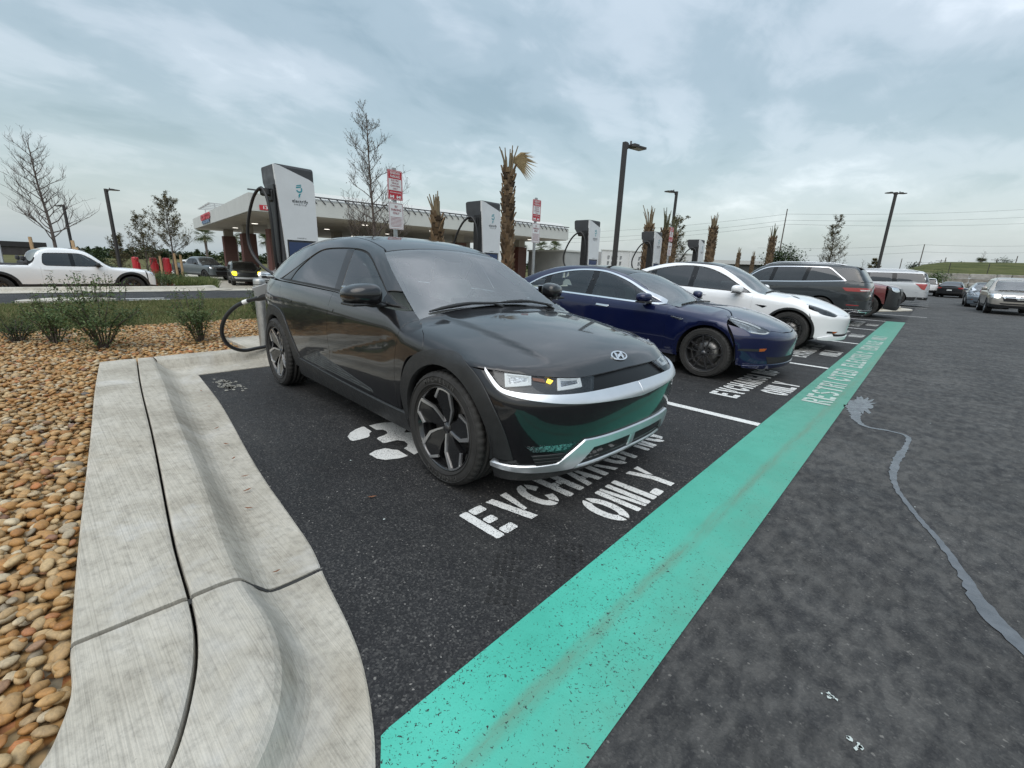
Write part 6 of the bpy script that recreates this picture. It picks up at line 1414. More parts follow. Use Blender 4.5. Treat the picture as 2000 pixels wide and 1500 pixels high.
def green_material():
 m, t = nmat('mint green road paint', rough=0.6, spec=0.35)
 co = t.pos(); sep = t.n('ShaderNodeSeparateXYZ', {'Vector': co}); X, Y = sep.outputs['X'], sep.outputs['Y']
 big = t.noise(co, 1.3, 6.0, 0.65); mid = t.noise(co, 7.0, 5.0, 0.65)
 col = t.ramp(big, [(0.3, (0.045, 0.330, 0.245)), (0.5, (0.062, 0.415, 0.315)), (0.72, (0.085, 0.47, 0.365))])
 # older and paler towards the far end
 far = t.n('ShaderNodeMapRange', {'Value': Y, 'From Min': 1.2, 'From Max': 6.0}).outputs[0]
 col = t.mix(far, col, t.ramp(mid, [(0.3, (0.062, 0.235, 0.170)), (0.7, (0.095, 0.290, 0.220))]))
 # tyre track drifting across the strip
 xc = t.math('ADD', -0.66, t.math('MULTIPLY', t.math('SUBTRACT', Y, 1.6), 0.025))
 dx = t.math('ABSOLUTE', t.math('SUBTRACT', t.math('ADD', X, t.math('MULTIPLY', mid, 0.02)), xc))
 trk = t.ramp(dx, [(0.0, 0.75), (0.018, 0.55), (0.05, 0.0)])
 tn = t.noise(t.map(co, scale=(6.0, 0.8, 1.0)), 3.0, 4.0, 0.6)
 col = t.mix(t.math('MULTIPLY', trk, t.ramp(tn, [(0.35, 0.15), (0.65, 1.0)])), col, (0.13, 0.20, 0.14))
 # right-hand half is dirtier
 dr = t.n('ShaderNodeMapRange', {'Value': X, 'From Min': -0.74, 'From Max': -0.50}).outputs[0]
 col = t.mix(t.math('MULTIPLY', dr, t.ramp(mid, [(0.3, 0.18), (0.7, 0.5)])), col, (0.10, 0.24, 0.175))
 # aggregate showing through, most where the paint is thin
 wig = t.noise(co, 105.0, 3.0, 0.6, 0.8); thin = t.noise(co, 1.9, 4.0, 0.6)
 near = t.n('ShaderNodeMapRange', {'Value': Y, 'From Min': 0.4, 'From Max': 3.2, 'To Min': 0.045, 'To Max': 0.0}).outputs[0]
 thr = t.math('SUBTRACT', t.math('SUBTRACT', wig, t.math('MULTIPLY', t.math('SUBTRACT', thin, 0.5), 0.20)), near)
 col = t.mix(t.ramp(thr, [(0.315, 1.0), (0.350, 0.0)]), col, (0.022, 0.03, 0.028))
 t.base(col)
 t.normal(t.bump(t.noise(co, 120.0, 3.0), 0.4, 0.003))
 return m
def rough_edge(pts, amp, step, rng):
 """polyline with a slightly ragged edge"""
 out = []
 for i in range(len(pts)):
  a, b_ = Vector(pts[i]), Vector(pts[(i + 1) % len(pts)]); L = (b_ - a).length; n = max(1, int(L / step)); nn = Vector((-(b_ - a).y, (b_ - a).x)).normalized() if L > 0 else Vector((0, 0))
  for k in range(n): out.append(tuple(a + (b_ - a) * (k / n) + nn * (amp * rng.uniform(-1, 1) if k else 0)))
 return out
def build_markings():
 rng = random.Random(11)
 M_G = green_material()
 # green lane strip with a rounded near end
 g = [(GX0 + 0.03, 0.485), (GX0 + 0.005, 0.50), (GX0, 0.53)] + [(GX0, y) for y in np.arange(1, 19.7, 0.5)] + [(GX0, 19.70), (GX1, 19.86)] + [(GX1, y) for y in np.arange(19.5, 0.3, -0.5)] + [(GX1, -0.2), (-0.60, -0.2), (-0.80, 0.42)]
 o = flat_mesh('road_marking_green', [g], M_G, 0.004); tag(o, kind='structure')
 # bay lines
 lines = []
 for k in range(5):
  y = STALL_Y0 + PITCH * k; w = 0.052
  o = flat_mesh('road_marking_line', [rough_edge([(-6.0, y - w), (GX0 - 0.004, y - w), (GX0 - 0.004, y + w), (-6.0, y + w)], 0.002, 0.05, rng)], M_WHITE, 0.004); tag(o, kind='structure')
 for (x0, y0, x1, y1) in ((-5.8, 23.4, 0.05, 23.6), (-5.8, 31.6, -0.02, 31.6), (-5.8, 34.6, 0.0, 34.6), (-5.8, 37.6, 0.0, 37.6), (-5.8, 40.6, 0.0, 40.6), (-5.8, 44.0, 0.0, 44.0)):
  o = flat_mesh('road_marking_line', [[(x0, y0 - 0.07), (x1, y1 - 0.07), (x1, y1 + 0.07), (x0, y0 + 0.07)]], M_WHITEOLD, 0.004); tag(o, kind='structure')
 # stencilled words
 def arc(cx, cy, rx, ry, tx, ty, a0, a1, n=10):
  A = [R(a0 + (a1 - a0) * k / n) for k in range(n + 1)]
  return [(cx + rx * math.cos(a), cy + ry * math.sin(a)) for a in A] + [(cx + (rx - tx) * math.cos(a), cy + (ry - ty) * math.sin(a)) for a in A[::-1]]
 w, t = 0.62, 0.205; g_ = 0.035
 Rb = lambda x0, y0, x1, y1, r=0.03: [(x0 + r, y0), (x1 - r, y0), (x1, y0 + r), (x1, y1 - r), (x1 - r, y1), (x0 + r, y1), (x0, y1 - r), (x0, y0 + r)]
 ring = lambda segs: [arc(w / 2, 0.5, w / 2, 0.5, t, t, a, b_) for a, b_ in segs]
 G = {
  'E': [Rb(0, 0, t, 1), Rb(t + g_, 0, w - .04, t), Rb(t + g_, .42, w - .12, .42 + t * .95), Rb(t + g_, 1 - t, w - .04, 1)],
  'F': [Rb(0, 0, t, 1), Rb(t + g_, .42, w - .12, .42 + t * .95), Rb(t + g_, 1 - t, w - .04, 1)],
  'V': [[(0, 1), (.20, 1), (.42, 0), (.22, 0)], [(.43, 1), (.62, 1), (.465, .30), (.365, .30)]],
  'C': ring([(80, 280)]) + [arc(w / 2, .5, w / 2, .5, t, t, 22, 68), arc(w / 2, .5, w / 2, .5, t, t, -68, -22)],
  'G': ring([(80, 280)]) + [arc(w / 2, .5, w / 2, .5, t, t, 25, 68), [(w - t, .10), (w, .16), (w, .48), (.36, .48), (.36, .34), (w - t, .34)]],
  'O': ring([(98, 262), (-82, 82)]),
  'H': [Rb(0, 0, t, 1), Rb(w - t, 0, w, 1), [(t, .43), (w / 2 - .02, .43), (w / 2 - .02, .59), (t, .59)], [(w / 2 + .02, .43), (w - t, .43), (w - t, .59), (w / 2 + .02, .59)]],
  'A': [[(0, 0), (.19, 0), (.345, .80), (.345, 1), (.215, 1)], [(.62, 0), (.43, 0), (.365, .40), (.365, 1), (.405, 1)], [(.21, .22), (.30, .22), (.30, .36), (.235, .36)], [(.33, .22), (.41, .22), (.39, .36), (.33, .36)]],
  'R': [Rb(0, 0, t, 1), [(t + g_, 1), (.42, 1), (.55, .95), (.60, .85), (.60, .66), (.55, .56), (.42, .50), (t + g_, .50), (t + g_, .62), (.38, .62), (.43, .68), (.43, .82), (.38, .87), (t + g_, .87)], [(.26, .46), (.42, .46), (.63, 0), (.46, 0)]],
  'P': [Rb(0, 0, t, 1), [(t + g_, 1), (.42, 1), (.55, .95), (.60, .85), (.60, .62), (.55, .51), (.42, .45), (t + g_, .45), (t + g_, .59), (.38, .59), (.43, .65), (.43, .81), (.38, .87), (t + g_, .87)]],
  'I': [Rb(.0, 0, t, 1)],
  'N': [Rb(0, 0, .18, 1), Rb(w - .18, 0, w, 1), [(.205, 1), (.30, 1), (.415, .30), (.415, 0), (.32, .0), (.205, .70)]],
  'L': [Rb(0, 0, t, 1), Rb(t + g_, 0, w - .06, t)],
  'Y': [[(0, 1), (.20, 1), (.415, .44), (.415, 0), (.205, 0), (.205, .44)], [(.42, 1), (.62, 1), (.45, .52), (.36, .66)]],
  'T': [Rb(w / 2 - t / 2, 0, w / 2 + t / 2, .96), Rb(0, 1 - t, w / 2 - t / 2 - g_, 1), Rb(w / 2 + t / 2 + g_, 1 - t, w, 1)],
  'D': [Rb(0, 0, t, 1), [(t + g_, 1), (.40, 1), (.56, .92), (.62, .78), (.62, .22), (.56, .08), (.40, 0), (t + g_, 0), (t + g_, .15), (.38, .15), (.45, .25), (.45, .75), (.38, .85), (t + g_, .85)]],
  'S': [arc(.31, .73, .31, .27, t, .15, 25, 200), [(.02, .60), (.19, .66), (.60, .40), (.44, .32)], arc(.31, .27, .31, .27, t, .15, -155, 20)],
  'K': [Rb(0, 0, t, 1), [(t + g_, .44), (t + g_, .62), (.42, 1), (.61, 1), (.33, .55)], [(.30, .50), (.42, .62), (.62, 0), (.44, 0)]],
 }
 def word(text, x0, y0, h, pitch, mat, name, z, wf=0.72):
  """reads along +y, tops of the letters towards -x"""
  polys = []
  for i, ch in enumerate(text):
   if ch == ' ': continue
   sx = pitch * wf / 0.62
   for p in G[ch]:
    q = rough_edge([(x0 - v * h, y0 + i * pitch + u * sx) for u, v in p], 0.0015, 0.02, rng) if h < 0.34 and y0 < 8 else [(x0 - v * h, y0 + i * pitch + u * sx) for u, v in p]
    polys.append(q)
  o = flat_mesh(name, polys, mat, z); return tag(o, kind='structure')
 W_P = lambda k: y_off + PITCH * k
 for k in range(5):
  dy = (3.83 if k == 1 else PITCH * k + 0.04 * (k > 1))
  word('EVCHARGING', -1.375, 1.44 + dy, 0.305, 0.2075, M_WHITE if k < 2 else M_WHITEOLD, 'road_marking_words', 0.004, 0.84)
  word('ONLY', -0.995, 2.02 + dy, 0.30, 0.198, M_WHITE if k < 2 else M_WHITEOLD, 'road_marking_words', 0.004, 0.86)
 word('RESTRICTED ELECTRIC VEHICLE ONLY', -0.565, 5.78, 0.275, 0.2655, worn_paint('worn white lettering', (0.42, 0.50, 0.45), 0.9, 0.55, (0.09, 0.32, 0.24)), 'road_marking_words', 0.008, 0.80)
 # painted symbol of each bay, mostly under the cars
 sym3 = [[(-3.20, 1.57), (-3.19, 1.66), (-3.12, 1.72), (-3.05, 1.74)]] and None
 px = [[(190, 535), (240, 460), (350, 390), (480, 340), (520, 345), (660, 435), (610, 470), (620, 520), (600, 545), (420, 595), (290, 620), (240, 600)],
          [(610, 320), (750, 285), (900, 260), (1050, 258), (1200, 290), (1290, 335), (1330, 400), (1300, 455), (1470, 455), (1560, 480), (1620, 560), (1650, 700), (1600, 835), (1490, 885), (1290, 765), (1350, 730), (1365, 680), (1300, 625), (1150, 605), (1050, 630), (920, 660), (870, 655), (760, 575), (790, 550), (900, 510), (970, 470), (950, 430), (880, 400), (750, 405)],
          [(610, 880), (720, 810), (930, 760), (1080, 790), (1170, 795), (1370, 915), (1200, 960), (930, 990), (760, 965)]]
 # the outlines, read off once as ground coordinates
 def ground(u, v):
  d = _fw + _rt * ((660 + u / 10 - 1000) / CAM_F) - _up * ((800 + v / 10 - 750) / CAM_F); q = -CAM_H / d.z; return (d.x * q, d.y * q)
 polys = [[ground(*p) for p in P] for P in px]
 for k in range(3):
  o = flat_mesh('road_marking_symbol', [[(x, y + 3.82 * k) for x, y in p] for p in polys], M_WHITE if k == 0 else M_WHITEOLD, 0.004); tag(o, kind='structure')
 # pale runs of dried and standing water across the lane
 mw, t_ = nmat('water run', rough=0.12, spec=0.5)
 co = t_.pos(); n1 = t_.noise(co, 9.0, 5.0, 0.65)
 t_.base(t_.ramp(n1, [(0.3, (0.060, 0.066, 0.074)), (0.7, (0.125, 0.135, 0.148))])); t_.rough(t_.ramp(t_.noise(co, 20.0, 4.0), [(0.35, 0.12), (0.7, 0.5)]))
 def band(pts, wd, name, seed):
  r2 = random.Random(seed); P = smooth_path([(x, y) for x, y in pts], 0.03, closed=False); n = len(P); L, Rr = [], []
  wd_t = np.interp(np.linspace(0, 1, n), np.linspace(0, 1, len(wd)), wd)
  for i in range(n):
   t2 = P[min(i + 1, n - 1)] - P[max(i - 1, 0)]; t2 = t2 / np.linalg.norm(t2); nn = np.array([-t2[1], t2[0]])
   L.append(tuple(P[i] + nn * wd_t[i] * (0.5 + r2.uniform(-0.10, 0.12)))); Rr.append(tuple(P[i] - nn * wd_t[i] * (0.5 + r2.uniform(-0.10, 0.28))))
  b = MB(); b.add([(x, y, 0.004) for x, y in L] + [(x, y, 0.004) for x, y in Rr], [(i, n + i, n + i + 1, i + 1) for i in range(n - 1)])
  o = b.build(name, mw); return tag(o, kind='structure')
 band([(-0.43, 6.0), (-0.34, 5.75), (-0.30, 5.45), (-0.20, 5.24), (-0.05, 5.26), (0.10, 5.20), (0.10, 4.85), (0.06, 4.30), (0.08, 3.85), (0.19, 3.45), (0.30, 3.15), (0.385, 2.85), (0.43, 2.65), (0.54, 2.40), (0.75, 2.1), (1.1, 1.8)], [0.10, 0.09, 0.05, 0.035, 0.03, 0.05, 0.045, 0.03, 0.025, 0.028, 0.035, 0.06, 0.075, 0.06, 0.06], 'water_trail', 4)
 pr = random.Random(9); pud = []
 for i in range(40):
  a = 2 * math.pi * i / 40; rr = 1.0 + pr.uniform(-0.35, 0.35); pud.append((-0.33 + 0.115 * rr * math.cos(a), 6.15 + 0.42 * rr * math.sin(a)))
 pud = [(max(x, GX1 + 0.003), y) for x, y in pud]
 o = flat_mesh('water_patch', [pud], mw, 0.0045); tag(o, kind='structure')
 # tyre prints left in the bay: two patches of dark bars
 mt = pmat('tyre print', (0.010, 0.010, 0.010), 0.9)
 P = []
 for (cx, cy, ln, wd, ang) in ((-1.16, 1.28, 0.34, 0.11, 2.2), (-1.02, 1.58, 0.24, 0.11, 2.2)):
  for k in range(4):
   for j in range(9):
    if rng.random() < 0.2: continue
    u = (j / 8 - 0.5) * ln; v = (k / 3 - 0.5) * wd
    c, s_ = math.cos(ang), math.sin(ang); l2, w2 = ln / 24, 0.008
    P.append([(cx + (u + a) * c - (v + b_) * s_, cy + (u + a) * s_ + (v + b_) * c) for a, b_ in ((-l2, -w2), (l2, -w2 * 0.6), (l2, w2), (-l2, w2 * 0.7))])
 o = flat_mesh('tyre_print', P, mt, 0.0035); tag(o, kind='structure')
 # flecks of spilt paint, bird lime
 P = []
 for i in range(60):
  x, y = rng.uniform(-5.5, 2.5), rng.uniform(0.9, 9); r_ = rng.uniform(0.003, 0.009)
  if GX0 - 0.02 < x < GX1 + 0.02: continue
  P.append([(x + r_ * rng.uniform(0.5, 1.2) * math.cos(a), y + r_ * rng.uniform(0.5, 1.2) * math.sin(a)) for a in np.linspace(0, 6.28, 7)[:-1]])
 for (x, y) in ((0.02, 1.62), (0.10, 1.48)):
  for i in range(6):
   q, v, r_ = x + rng.uniform(-.02, .02), y + rng.uniform(-.02, .02), rng.uniform(.004, .012); P.append([(q + r_ * rng.uniform(.3, 1.2) * math.cos(a), v + r_ * rng.uniform(.3, 1.2) * math.sin(a)) for a in np.linspace(0, 6.28, 8)[:-1]])
 o = flat_mesh('paint_specks', P, pmat('pale specks', (0.45, 0.50, 0.48), 0.7), 0.0042); tag(o, kind='stuff')
 # sun-bleached splash behind the rear wheel
 P = []
 for i in range(70):
  x, y = -5.35 + rng.gauss(0, 0.16), 1.32 + rng.gauss(0, 0.05); r_ = rng.uniform(0.006, 0.03)
  P.append([(x + r_ * rng.uniform(.5, 1.5) * math.cos(a) * 1.5, y + r_ * rng.uniform(.4, 1.0) * math.sin(a)) for a in np.linspace(0, 6.28, 8)[:-1]])
 o = flat_mesh('dried_splash', P, pmat('pale dried splash', (0.24, 0.23, 0.20), 0.9), 0.0041); tag(o, kind='stuff')
build_markings()
# concrete island at the far end of the charging bays
def far_island():
 o = [(-6.0, 24.6), (-2.6, 24.5), (-1.7, 24.9), (-0.75, 27.2), (-0.50, 28.2), (-0.75, 29.4), (-1.6, 29.9), (-6.0, 30.0)]
 b = MB(); P = smooth_path([(x, y) for x, y in o], 0.3);
 b.prism([tuple(p) for p in P], -0.05, 0.035);
 I = shrink(P, 0.45); b.prism([tuple(p) for p in I], 0.03, 0.15)
 ob = b.build('kerb_island', M_CONC_PLAIN); tag(ob, kind='structure')
far_island()
# ------------------------------------------------------------------ river pebbles, mulch, grass
def kerb_a_y(x):
 P = np.array(K_A);
 return np.interp(x, P[:10, 0], P[:10, 1])
def stone_variants(n, sub, rng):
 out = []
 for k in range(n):
  bm = bmesh.new(); bmesh.ops.create_icosphere(bm, subdivisions=sub, radius=1.0)
  sx, sy, sz = rng.uniform(0.85, 1.25), rng.uniform(0.62, 0.95), rng.uniform(0.38, 0.62); off = rng.uniform(0, 50)
  V = []
  for v in bm.verts:
   d = 1 + 0.16 * mnoise.noise(v.co * 1.3 + Vector((off, 0, 0))) + 0.06 * mnoise.noise(v.co * 3.1 + Vector((0, off, 0)))
   V.append((v.co.x * sx * d, v.co.y * sy * d, v.co.z * sz * d))
  bm.verts.index_update(); F = [[q.index for q in f.verts] for f in bm.faces]; bm.free()
  out.append((np.array(V), np.array(F)))
 return out
STONE_STOPS = [(0.0, (0.28, 0.125, 0.036)), (0.16, (0.36, 0.19, 0.062)), (0.32, (0.42, 0.255, 0.105)), (0.48, (0.29, 0.165, 0.062)), (0.60, (0.45, 0.32, 0.165)), (0.74, (0.33, 0.225, 0.115)), (0.84, (0.48, 0.395, 0.265)), (0.92, (0.19, 0.155, 0.11)), (0.975, (0.42, 0.16, 0.05)), (1.0, (0.10, 0.095, 0.09))]
def stone_material(name, island):
 m, t = nmat(name, rough=0.55, spec=0.4)
 if island: rnd = t.n('ShaderNodeNewGeometry').outputs['Random Per Island']
 else: rnd = t.n('ShaderNodeObjectInfo').outputs['Random']
 co = t.coord('Object') if not island else t.pos()
 sc = 1.0 if not island else 28.0
 c = t.ramp(rnd, STONE_STOPS)
 vein = t.noise(co, 1.6 * sc, 5.0, 0.65, 0.6)
 c = t.mix(1.0, c, t.ramp(vein, [(0.28, 0.62), (0.5, 1.0), (0.72, 1.28)]), 'MULTIPLY')
 c = t.mix(t.ramp(t.noise(co, 5.0 * sc, 3.0), [(0.62, 0.0), (0.78, 0.35)]), c, (0.55, 0.47, 0.36))
 t.base(c); t.rough(t.ramp(vein, [(0.3, 0.42), (0.7, 0.72)]))
 t.normal(t.bump(t.noise(co, 9.0 * sc, 4.0), 0.12, 0.02 if not island else 0.002))
 return m
def build_pebbles():
 rng = random.Random(5)
 bed, t = nmat('pebble bed', rough=0.9, spec=0.2)
 co = t.pos(); v = t.voro(co, 26.0, out='Color'); r_ = t.n('ShaderNodeSeparateColor', {'Color': v}).outputs[0]; d = t.voro(co, 26.0)
 c = t.mix(t.ramp(d, [(0.45, 0.0), (0.9, 0.85)]), t.ramp(r_, STONE_STOPS), (0.03, 0.022, 0.015)); t.base(c); t.normal(t.bump(d, 0.9, 0.03))
 b = MB(); V = []
 A = [(-6.75, 24.0), (-10.25, 24.0), (-10.2, 3.0), (-10.3, -0.5), (-10.6, -6.0), (-0.9, -6.0)] + [(x, y) for x, y in K_A[::-1]] + [(-6.75, 0.44)]
 root = flat_mesh('pebble_bed', [A], bed, 0.055); tag(root, kind='structure')
 M_I, M_O = stone_material('pebbles', True), stone_material('pebble', False)
 near = stone_variants(14, 2, rng); mid = stone_variants(10, 1, rng)
 meshes = []
 for i, (V, F) in enumerate(near): meshes.append(np_mesh('stone', V, F, M_O, True))
 cam_p = np.array([0, 0, CAM_H])
 fwv, rtv, upv = np.array(_fw), np.array(_rt), np.array(_up)
 spots = []
 def inside_bed(x, y):
  if x > -6.74: return y < kerb_a_y(x) - 0.01 and x < -1.16 - 0.0 if y > -0.9 or x > -1.4 else True
  return True
 # dense rows with jitter, two layers
 def fill(x0, x1, y0, y1, s, layers):
  nx, ny = int((x1 - x0) / s), int((y1 - y0) / s)
  for l in range(layers):
   for i in range(nx):
    for j in range(ny):
     x = x0 + (i + 0.5 + rng.uniform(-0.48, 0.48)) * s; y = y0 + (j + 0.5 + rng.uniform(-0.48, 0.48)) * s
     if l == 1 and rng.random() < 0.45: continue
     r = s * 0.5 * rng.choice([0.75, 0.9, 1.0, 1.05, 1.15, 1.3]) * (1.0 if l == 0 else 1.1)
     if x > -6.76 and y > kerb_a_y(x) - r * 0.75: continue
     if -7.78 < x < -6.72 and (y - 1.97) % 3.79 < 1.56 and y > 1.9: continue
     if x > -1.5 and y > -0.13 - (x + 1.5) * 1.0: continue
     spots.append((x, y, 0.062 + (0.008 if l == 0 else 0.026) * (s / 0.045) + rng.uniform(-0.006, 0.008), r))
 fill(-3.2, -1.1, -1.5, 0.12, 0.047, 2); fill(-6.74, -3.2, -1.3, 0.50, 0.046, 2); fill(-10.25, -6.74, -1.6, 3.6, 0.050, 2)
 fill(-10.2, -6.76, 3.6, 9.0, 0.085, 1)
 S = np.array(spots); d = np.linalg.norm(S[:, :3] - cam_p, axis=1); dd = S[:, :3] - cam_p
 zc = dd @ fwv; u = (dd @ rtv) / zc * CAM_F + 1000; v_ = 750 - (dd @ upv) / zc * CAM_F
 vis = (zc > 0.2) & (u > -5) & (u < 2005) & (v_ > 0) & (v_ < 1505)
 size = np.where(vis, S[:, 3] / zc, 0); order = np.argsort(-size); big = set(order[:300].tolist())
 for i in order[:300]:
  x, y, z, r = S[i]
  o = link('stone', meshes[rng.randrange(len(meshes))], root)
  o.location = (x, y, z); o.scale = (r * 1.05, r * 1.05, r * 1.05); o.rotation_euler = (rng.gauss(0, 0.22), rng.gauss(0, 0.22), rng.uniform(0, 6.28))
 VV, FF, n0 = [], [], 0
 keep = [i for i in range(len(S)) if i not in big]
 rest_v = np.asarray(keep)
 for i in keep:
  x, y, z, r = S[i]
  if zc[i] < 0.1 or u[i] < -700 or v_[i] > 2100: continue
  Vq, Fq = (near if (zc[i] < 2.2) else mid)[rng.randrange(10)]
  a = rng.uniform(0, 6.28); c, s_ = math.cos(a), math.sin(a); tx, ty = rng.gauss(0, 0.2), rng.gauss(0, 0.2)
  P = Vq * r * 1.05
  Q = np.stack([P[:, 0] * c - P[:, 1] * s_ + x, P[:, 0] * s_ + P[:, 1] * c + y, P[:, 2] + P[:, 0] * tx + P[:, 1] * ty + z], -1)
  VV.append(Q); FF.append(Fq + n0); n0 += len(Q)
 o = link('stones', np_mesh('stones', np.concatenate(VV), np.concatenate(FF), M_I, True), root); o['kind'] = 'stuff'
build_pebbles()
def blades(name, area, n, h, w, mat, rng, z=0.0, lean=0.5, clump=0.0, group=None, kind='stuff', zf=None):
 """many narrow bent blades as one mesh"""
 P = np.array(area, float); lo, hi = P.min(0), P.max(0)
 pts = np.stack([RNG.uniform(lo[0], hi[0], n * 2), RNG.uniform(lo[1], hi[1], n * 2)], -1); pts = pts[inside_poly(pts, P)][:n]; n = len(pts)
 a = RNG.uniform(0, 2 * np.pi, n); hh = h * RNG.uniform(0.5, 1.25, n); l = RNG.uniform(0.1, lean, n) * hh; b_ = RNG.uniform(0, 2 * np.pi, n)
 zz = np.full(n, z) if zf is None else zf(pts[:, 0])
 d = np.stack([np.cos(a), np.sin(a), a * 0], -1) * (w * 0.5); e = np.stack([np.cos(b_), np.sin(b_), b_ * 0], -1) * l[:, None]
 p = np.concatenate([pts, zz[:, None]], 1); up = np.array([0, 0, 1.0])
 m1 = p + up * (hh * 0.6)[:, None] + e * 0.35; tip = p + up * (hh * 0.97)[:, None] + e
 V = np.stack([p - d, p + d, m1 - d * 0.8, m1 + d * 0.8, tip], 1).reshape(-1, 3)
 i = np.arange(n)[:, None] * 5
 F = np.concatenate([i + [0, 1, 3], i + [0, 3, 2], i + [2, 3, 4]], 0)
 o = link(name, np_mesh(name, V, F, mat, False)); o['kind'] = kind
 return o
def leafy(name, stops, rough=0.6):
 m, t = nmat(name, rough=rough, spec=0.3)
 rnd = t.n('ShaderNodeNewGeometry').outputs['Random Per Island']; co = t.pos()
 c = t.ramp(rnd, stops); c = t.mix(1.0, c, t.ramp(t.noise(co, 1.3, 3.0), [(0.3, 0.72), (0.7, 1.25)]), 'MULTIPLY')
 t.base(c)
 # a little light passes through thin leaves
 tr = t.n('ShaderNodeBsdfTranslucent', {'Color': c}); mx = t.n('ShaderNodeMixShader', {'Fac': 0.22})
 out = [n for n in t.nt.nodes if n.type == 'OUTPUT_MATERIAL'][0]
 t.nt.links.new(t.p.outputs[0], mx.inputs[1]); t.nt.links.new(tr.outputs[0], mx.inputs[2]); t.nt.links.new(mx.outputs[0], out.inputs[0])
 return m
M_GRASS = leafy('lawn grass', [(0.0, (0.075, 0.105, 0.030)), (0.4, (0.115, 0.140, 0.048)), (0.7, (0.17, 0.17, 0.075)), (1.0, (0.24, 0.19, 0.10))], 0.8)
def build_grass():
 rng = random.Random(2)
 base, t = nmat('lawn', rough=0.95, spec=0.1); co = t.pos()
 t.base(t.ramp(t.noise(co, 2.5, 6.0, 0.7), [(0.3, (0.035, 0.050, 0.016)), (0.6, (0.075, 0.085, 0.030)), (0.8, (0.12, 0.10, 0.05))]))
 A = [(-10.2, -8), (-15.75, -8), (-15.75, 30), (-10.2, 30)]
 b = MB(); b.add([(x, y, 0.03) for x, y in A], [(0, 3, 2, 1)]); o = b.build('lawn', base); tag(o, kind='structure')
 blades('grass', [(-10.05, -1.2), (-15.7, -2.6), (-15.7, 9.0), (-10.05, 5.5)], 110000, 0.085, 0.010, M_GRASS, rng, 0.03, 0.9)
 # road-side kerb and gutter of the planting bed beyond the road, with its rounded end
 b = MB(); P = smooth_path([(-20.2, -30), (-20.2, 3.6), (-20.35, 4.8), (-20.9, 5.6), (-22.2, 6.0), (-30, 6.2), (-30, 5.4), (-22.6, 5.2), (-21.4, 4.7), (-21.05, 3.6), (-21.05, -30)], 0.3)
 V = [(x, y, gz(x) + (0.02 if i < len(P) / 2 else 0.02)) for i, (x, y) in enumerate(P)]
 half = smooth_path([(-20.15, -30), (-20.15, 3.4), (-20.25, 4.7), (-20.8, 5.6), (-22.2, 6.1), (-32, 6.3)], 0.25, closed=False)
 W = []; prof = [(0.0, 0.015), (0.45, 0.02), (0.56, 0.06), (0.62, 0.13), (0.70, 0.15), (0.86, 0.15), (0.90, 0.10)]
 n = len(half)
 for i in range(n):
  tt = half[min(i + 1, n - 1)] - half[max(i - 1, 0)]; tt = tt / np.linalg.norm(tt); nn = np.array([-tt[1], tt[0]])
  for o_, z in prof: q = half[i] + nn * o_; W.append((q[0], q[1], gz(q[0]) + z))
 m = len(prof); b.add(W, [(k * m + j, k * m + j + 1, (k + 1) * m + j + 1, (k + 1) * m + j) for k in range(n - 1) for j in range(m - 1)]); o = b.build('kerb_road', M_CONC_PLAIN); tag(o, kind='structure')
 # mulch bed
 mm, t = nmat('bark mulch', rough=0.95, spec=0.15); co = t.pos()
 v = t.n('ShaderNodeSeparateColor', {'Color': t.voro(co, 30.0, out='Color')}).outputs[0]
 t.base(t.ramp(v, [(0.0, (0.20, 0.10, 0.04)), (0.5, (0.38, 0.22, 0.09)), (1.0, (0.50, 0.33, 0.16))])); t.normal(t.bump(t.voro(co, 30.0), 0.8, 0.03))
 b = MB(); xs = np.arange(-32, -20.9, 0.8); ys = np.arange(-30, 5.6, 1.2); V = []
 for y in ys:
  for x in xs: V.append((x, y, gz(x) + 0.10 + 0.10 * math.sin(min(1, max(0, (-21 - x) / 3)) * 1.5) + 0.03 * mnoise.noise(Vector((x, y, 0)))))
 m = len(xs); b.add(V, [(j * m + i, j * m + i + 1, (j + 1) * m + i + 1, (j + 1) * m + i) for j in range(len(ys) - 1) for i in range(m - 1) if xs[i] > -23.6 or ys[j] > 2.6], True); o = b.build('planting_bed', mm); tag(o, kind='structure')
 # crossing lines and a kerb nose on the access road
 o = flat_mesh('road_marking_line', [[(-16.9, y), (-16.75, y), (-16.75, y + 1.0), (-16.9, y + 1.0)] for y in (2.0,)] + [[(-17.4, 1.9), (-17.25, 1.9), (-17.25, 2.9), (-17.4, 2.9)]], M_WHITE, 0.004); tag(o, kind='structure')
 b = MB(); b.prism([tuple(p) for p in smooth_path([(-15.7, -0.1), (-16.3, 0.05), (-16.55, 0.6), (-16.4, 1.3), (-15.7, 1.55)], 0.1)], 0.0, 0.13); o = b.build('kerb_nose', M_CONC_PLAIN); tag(o, kind='structure')
build_grass()
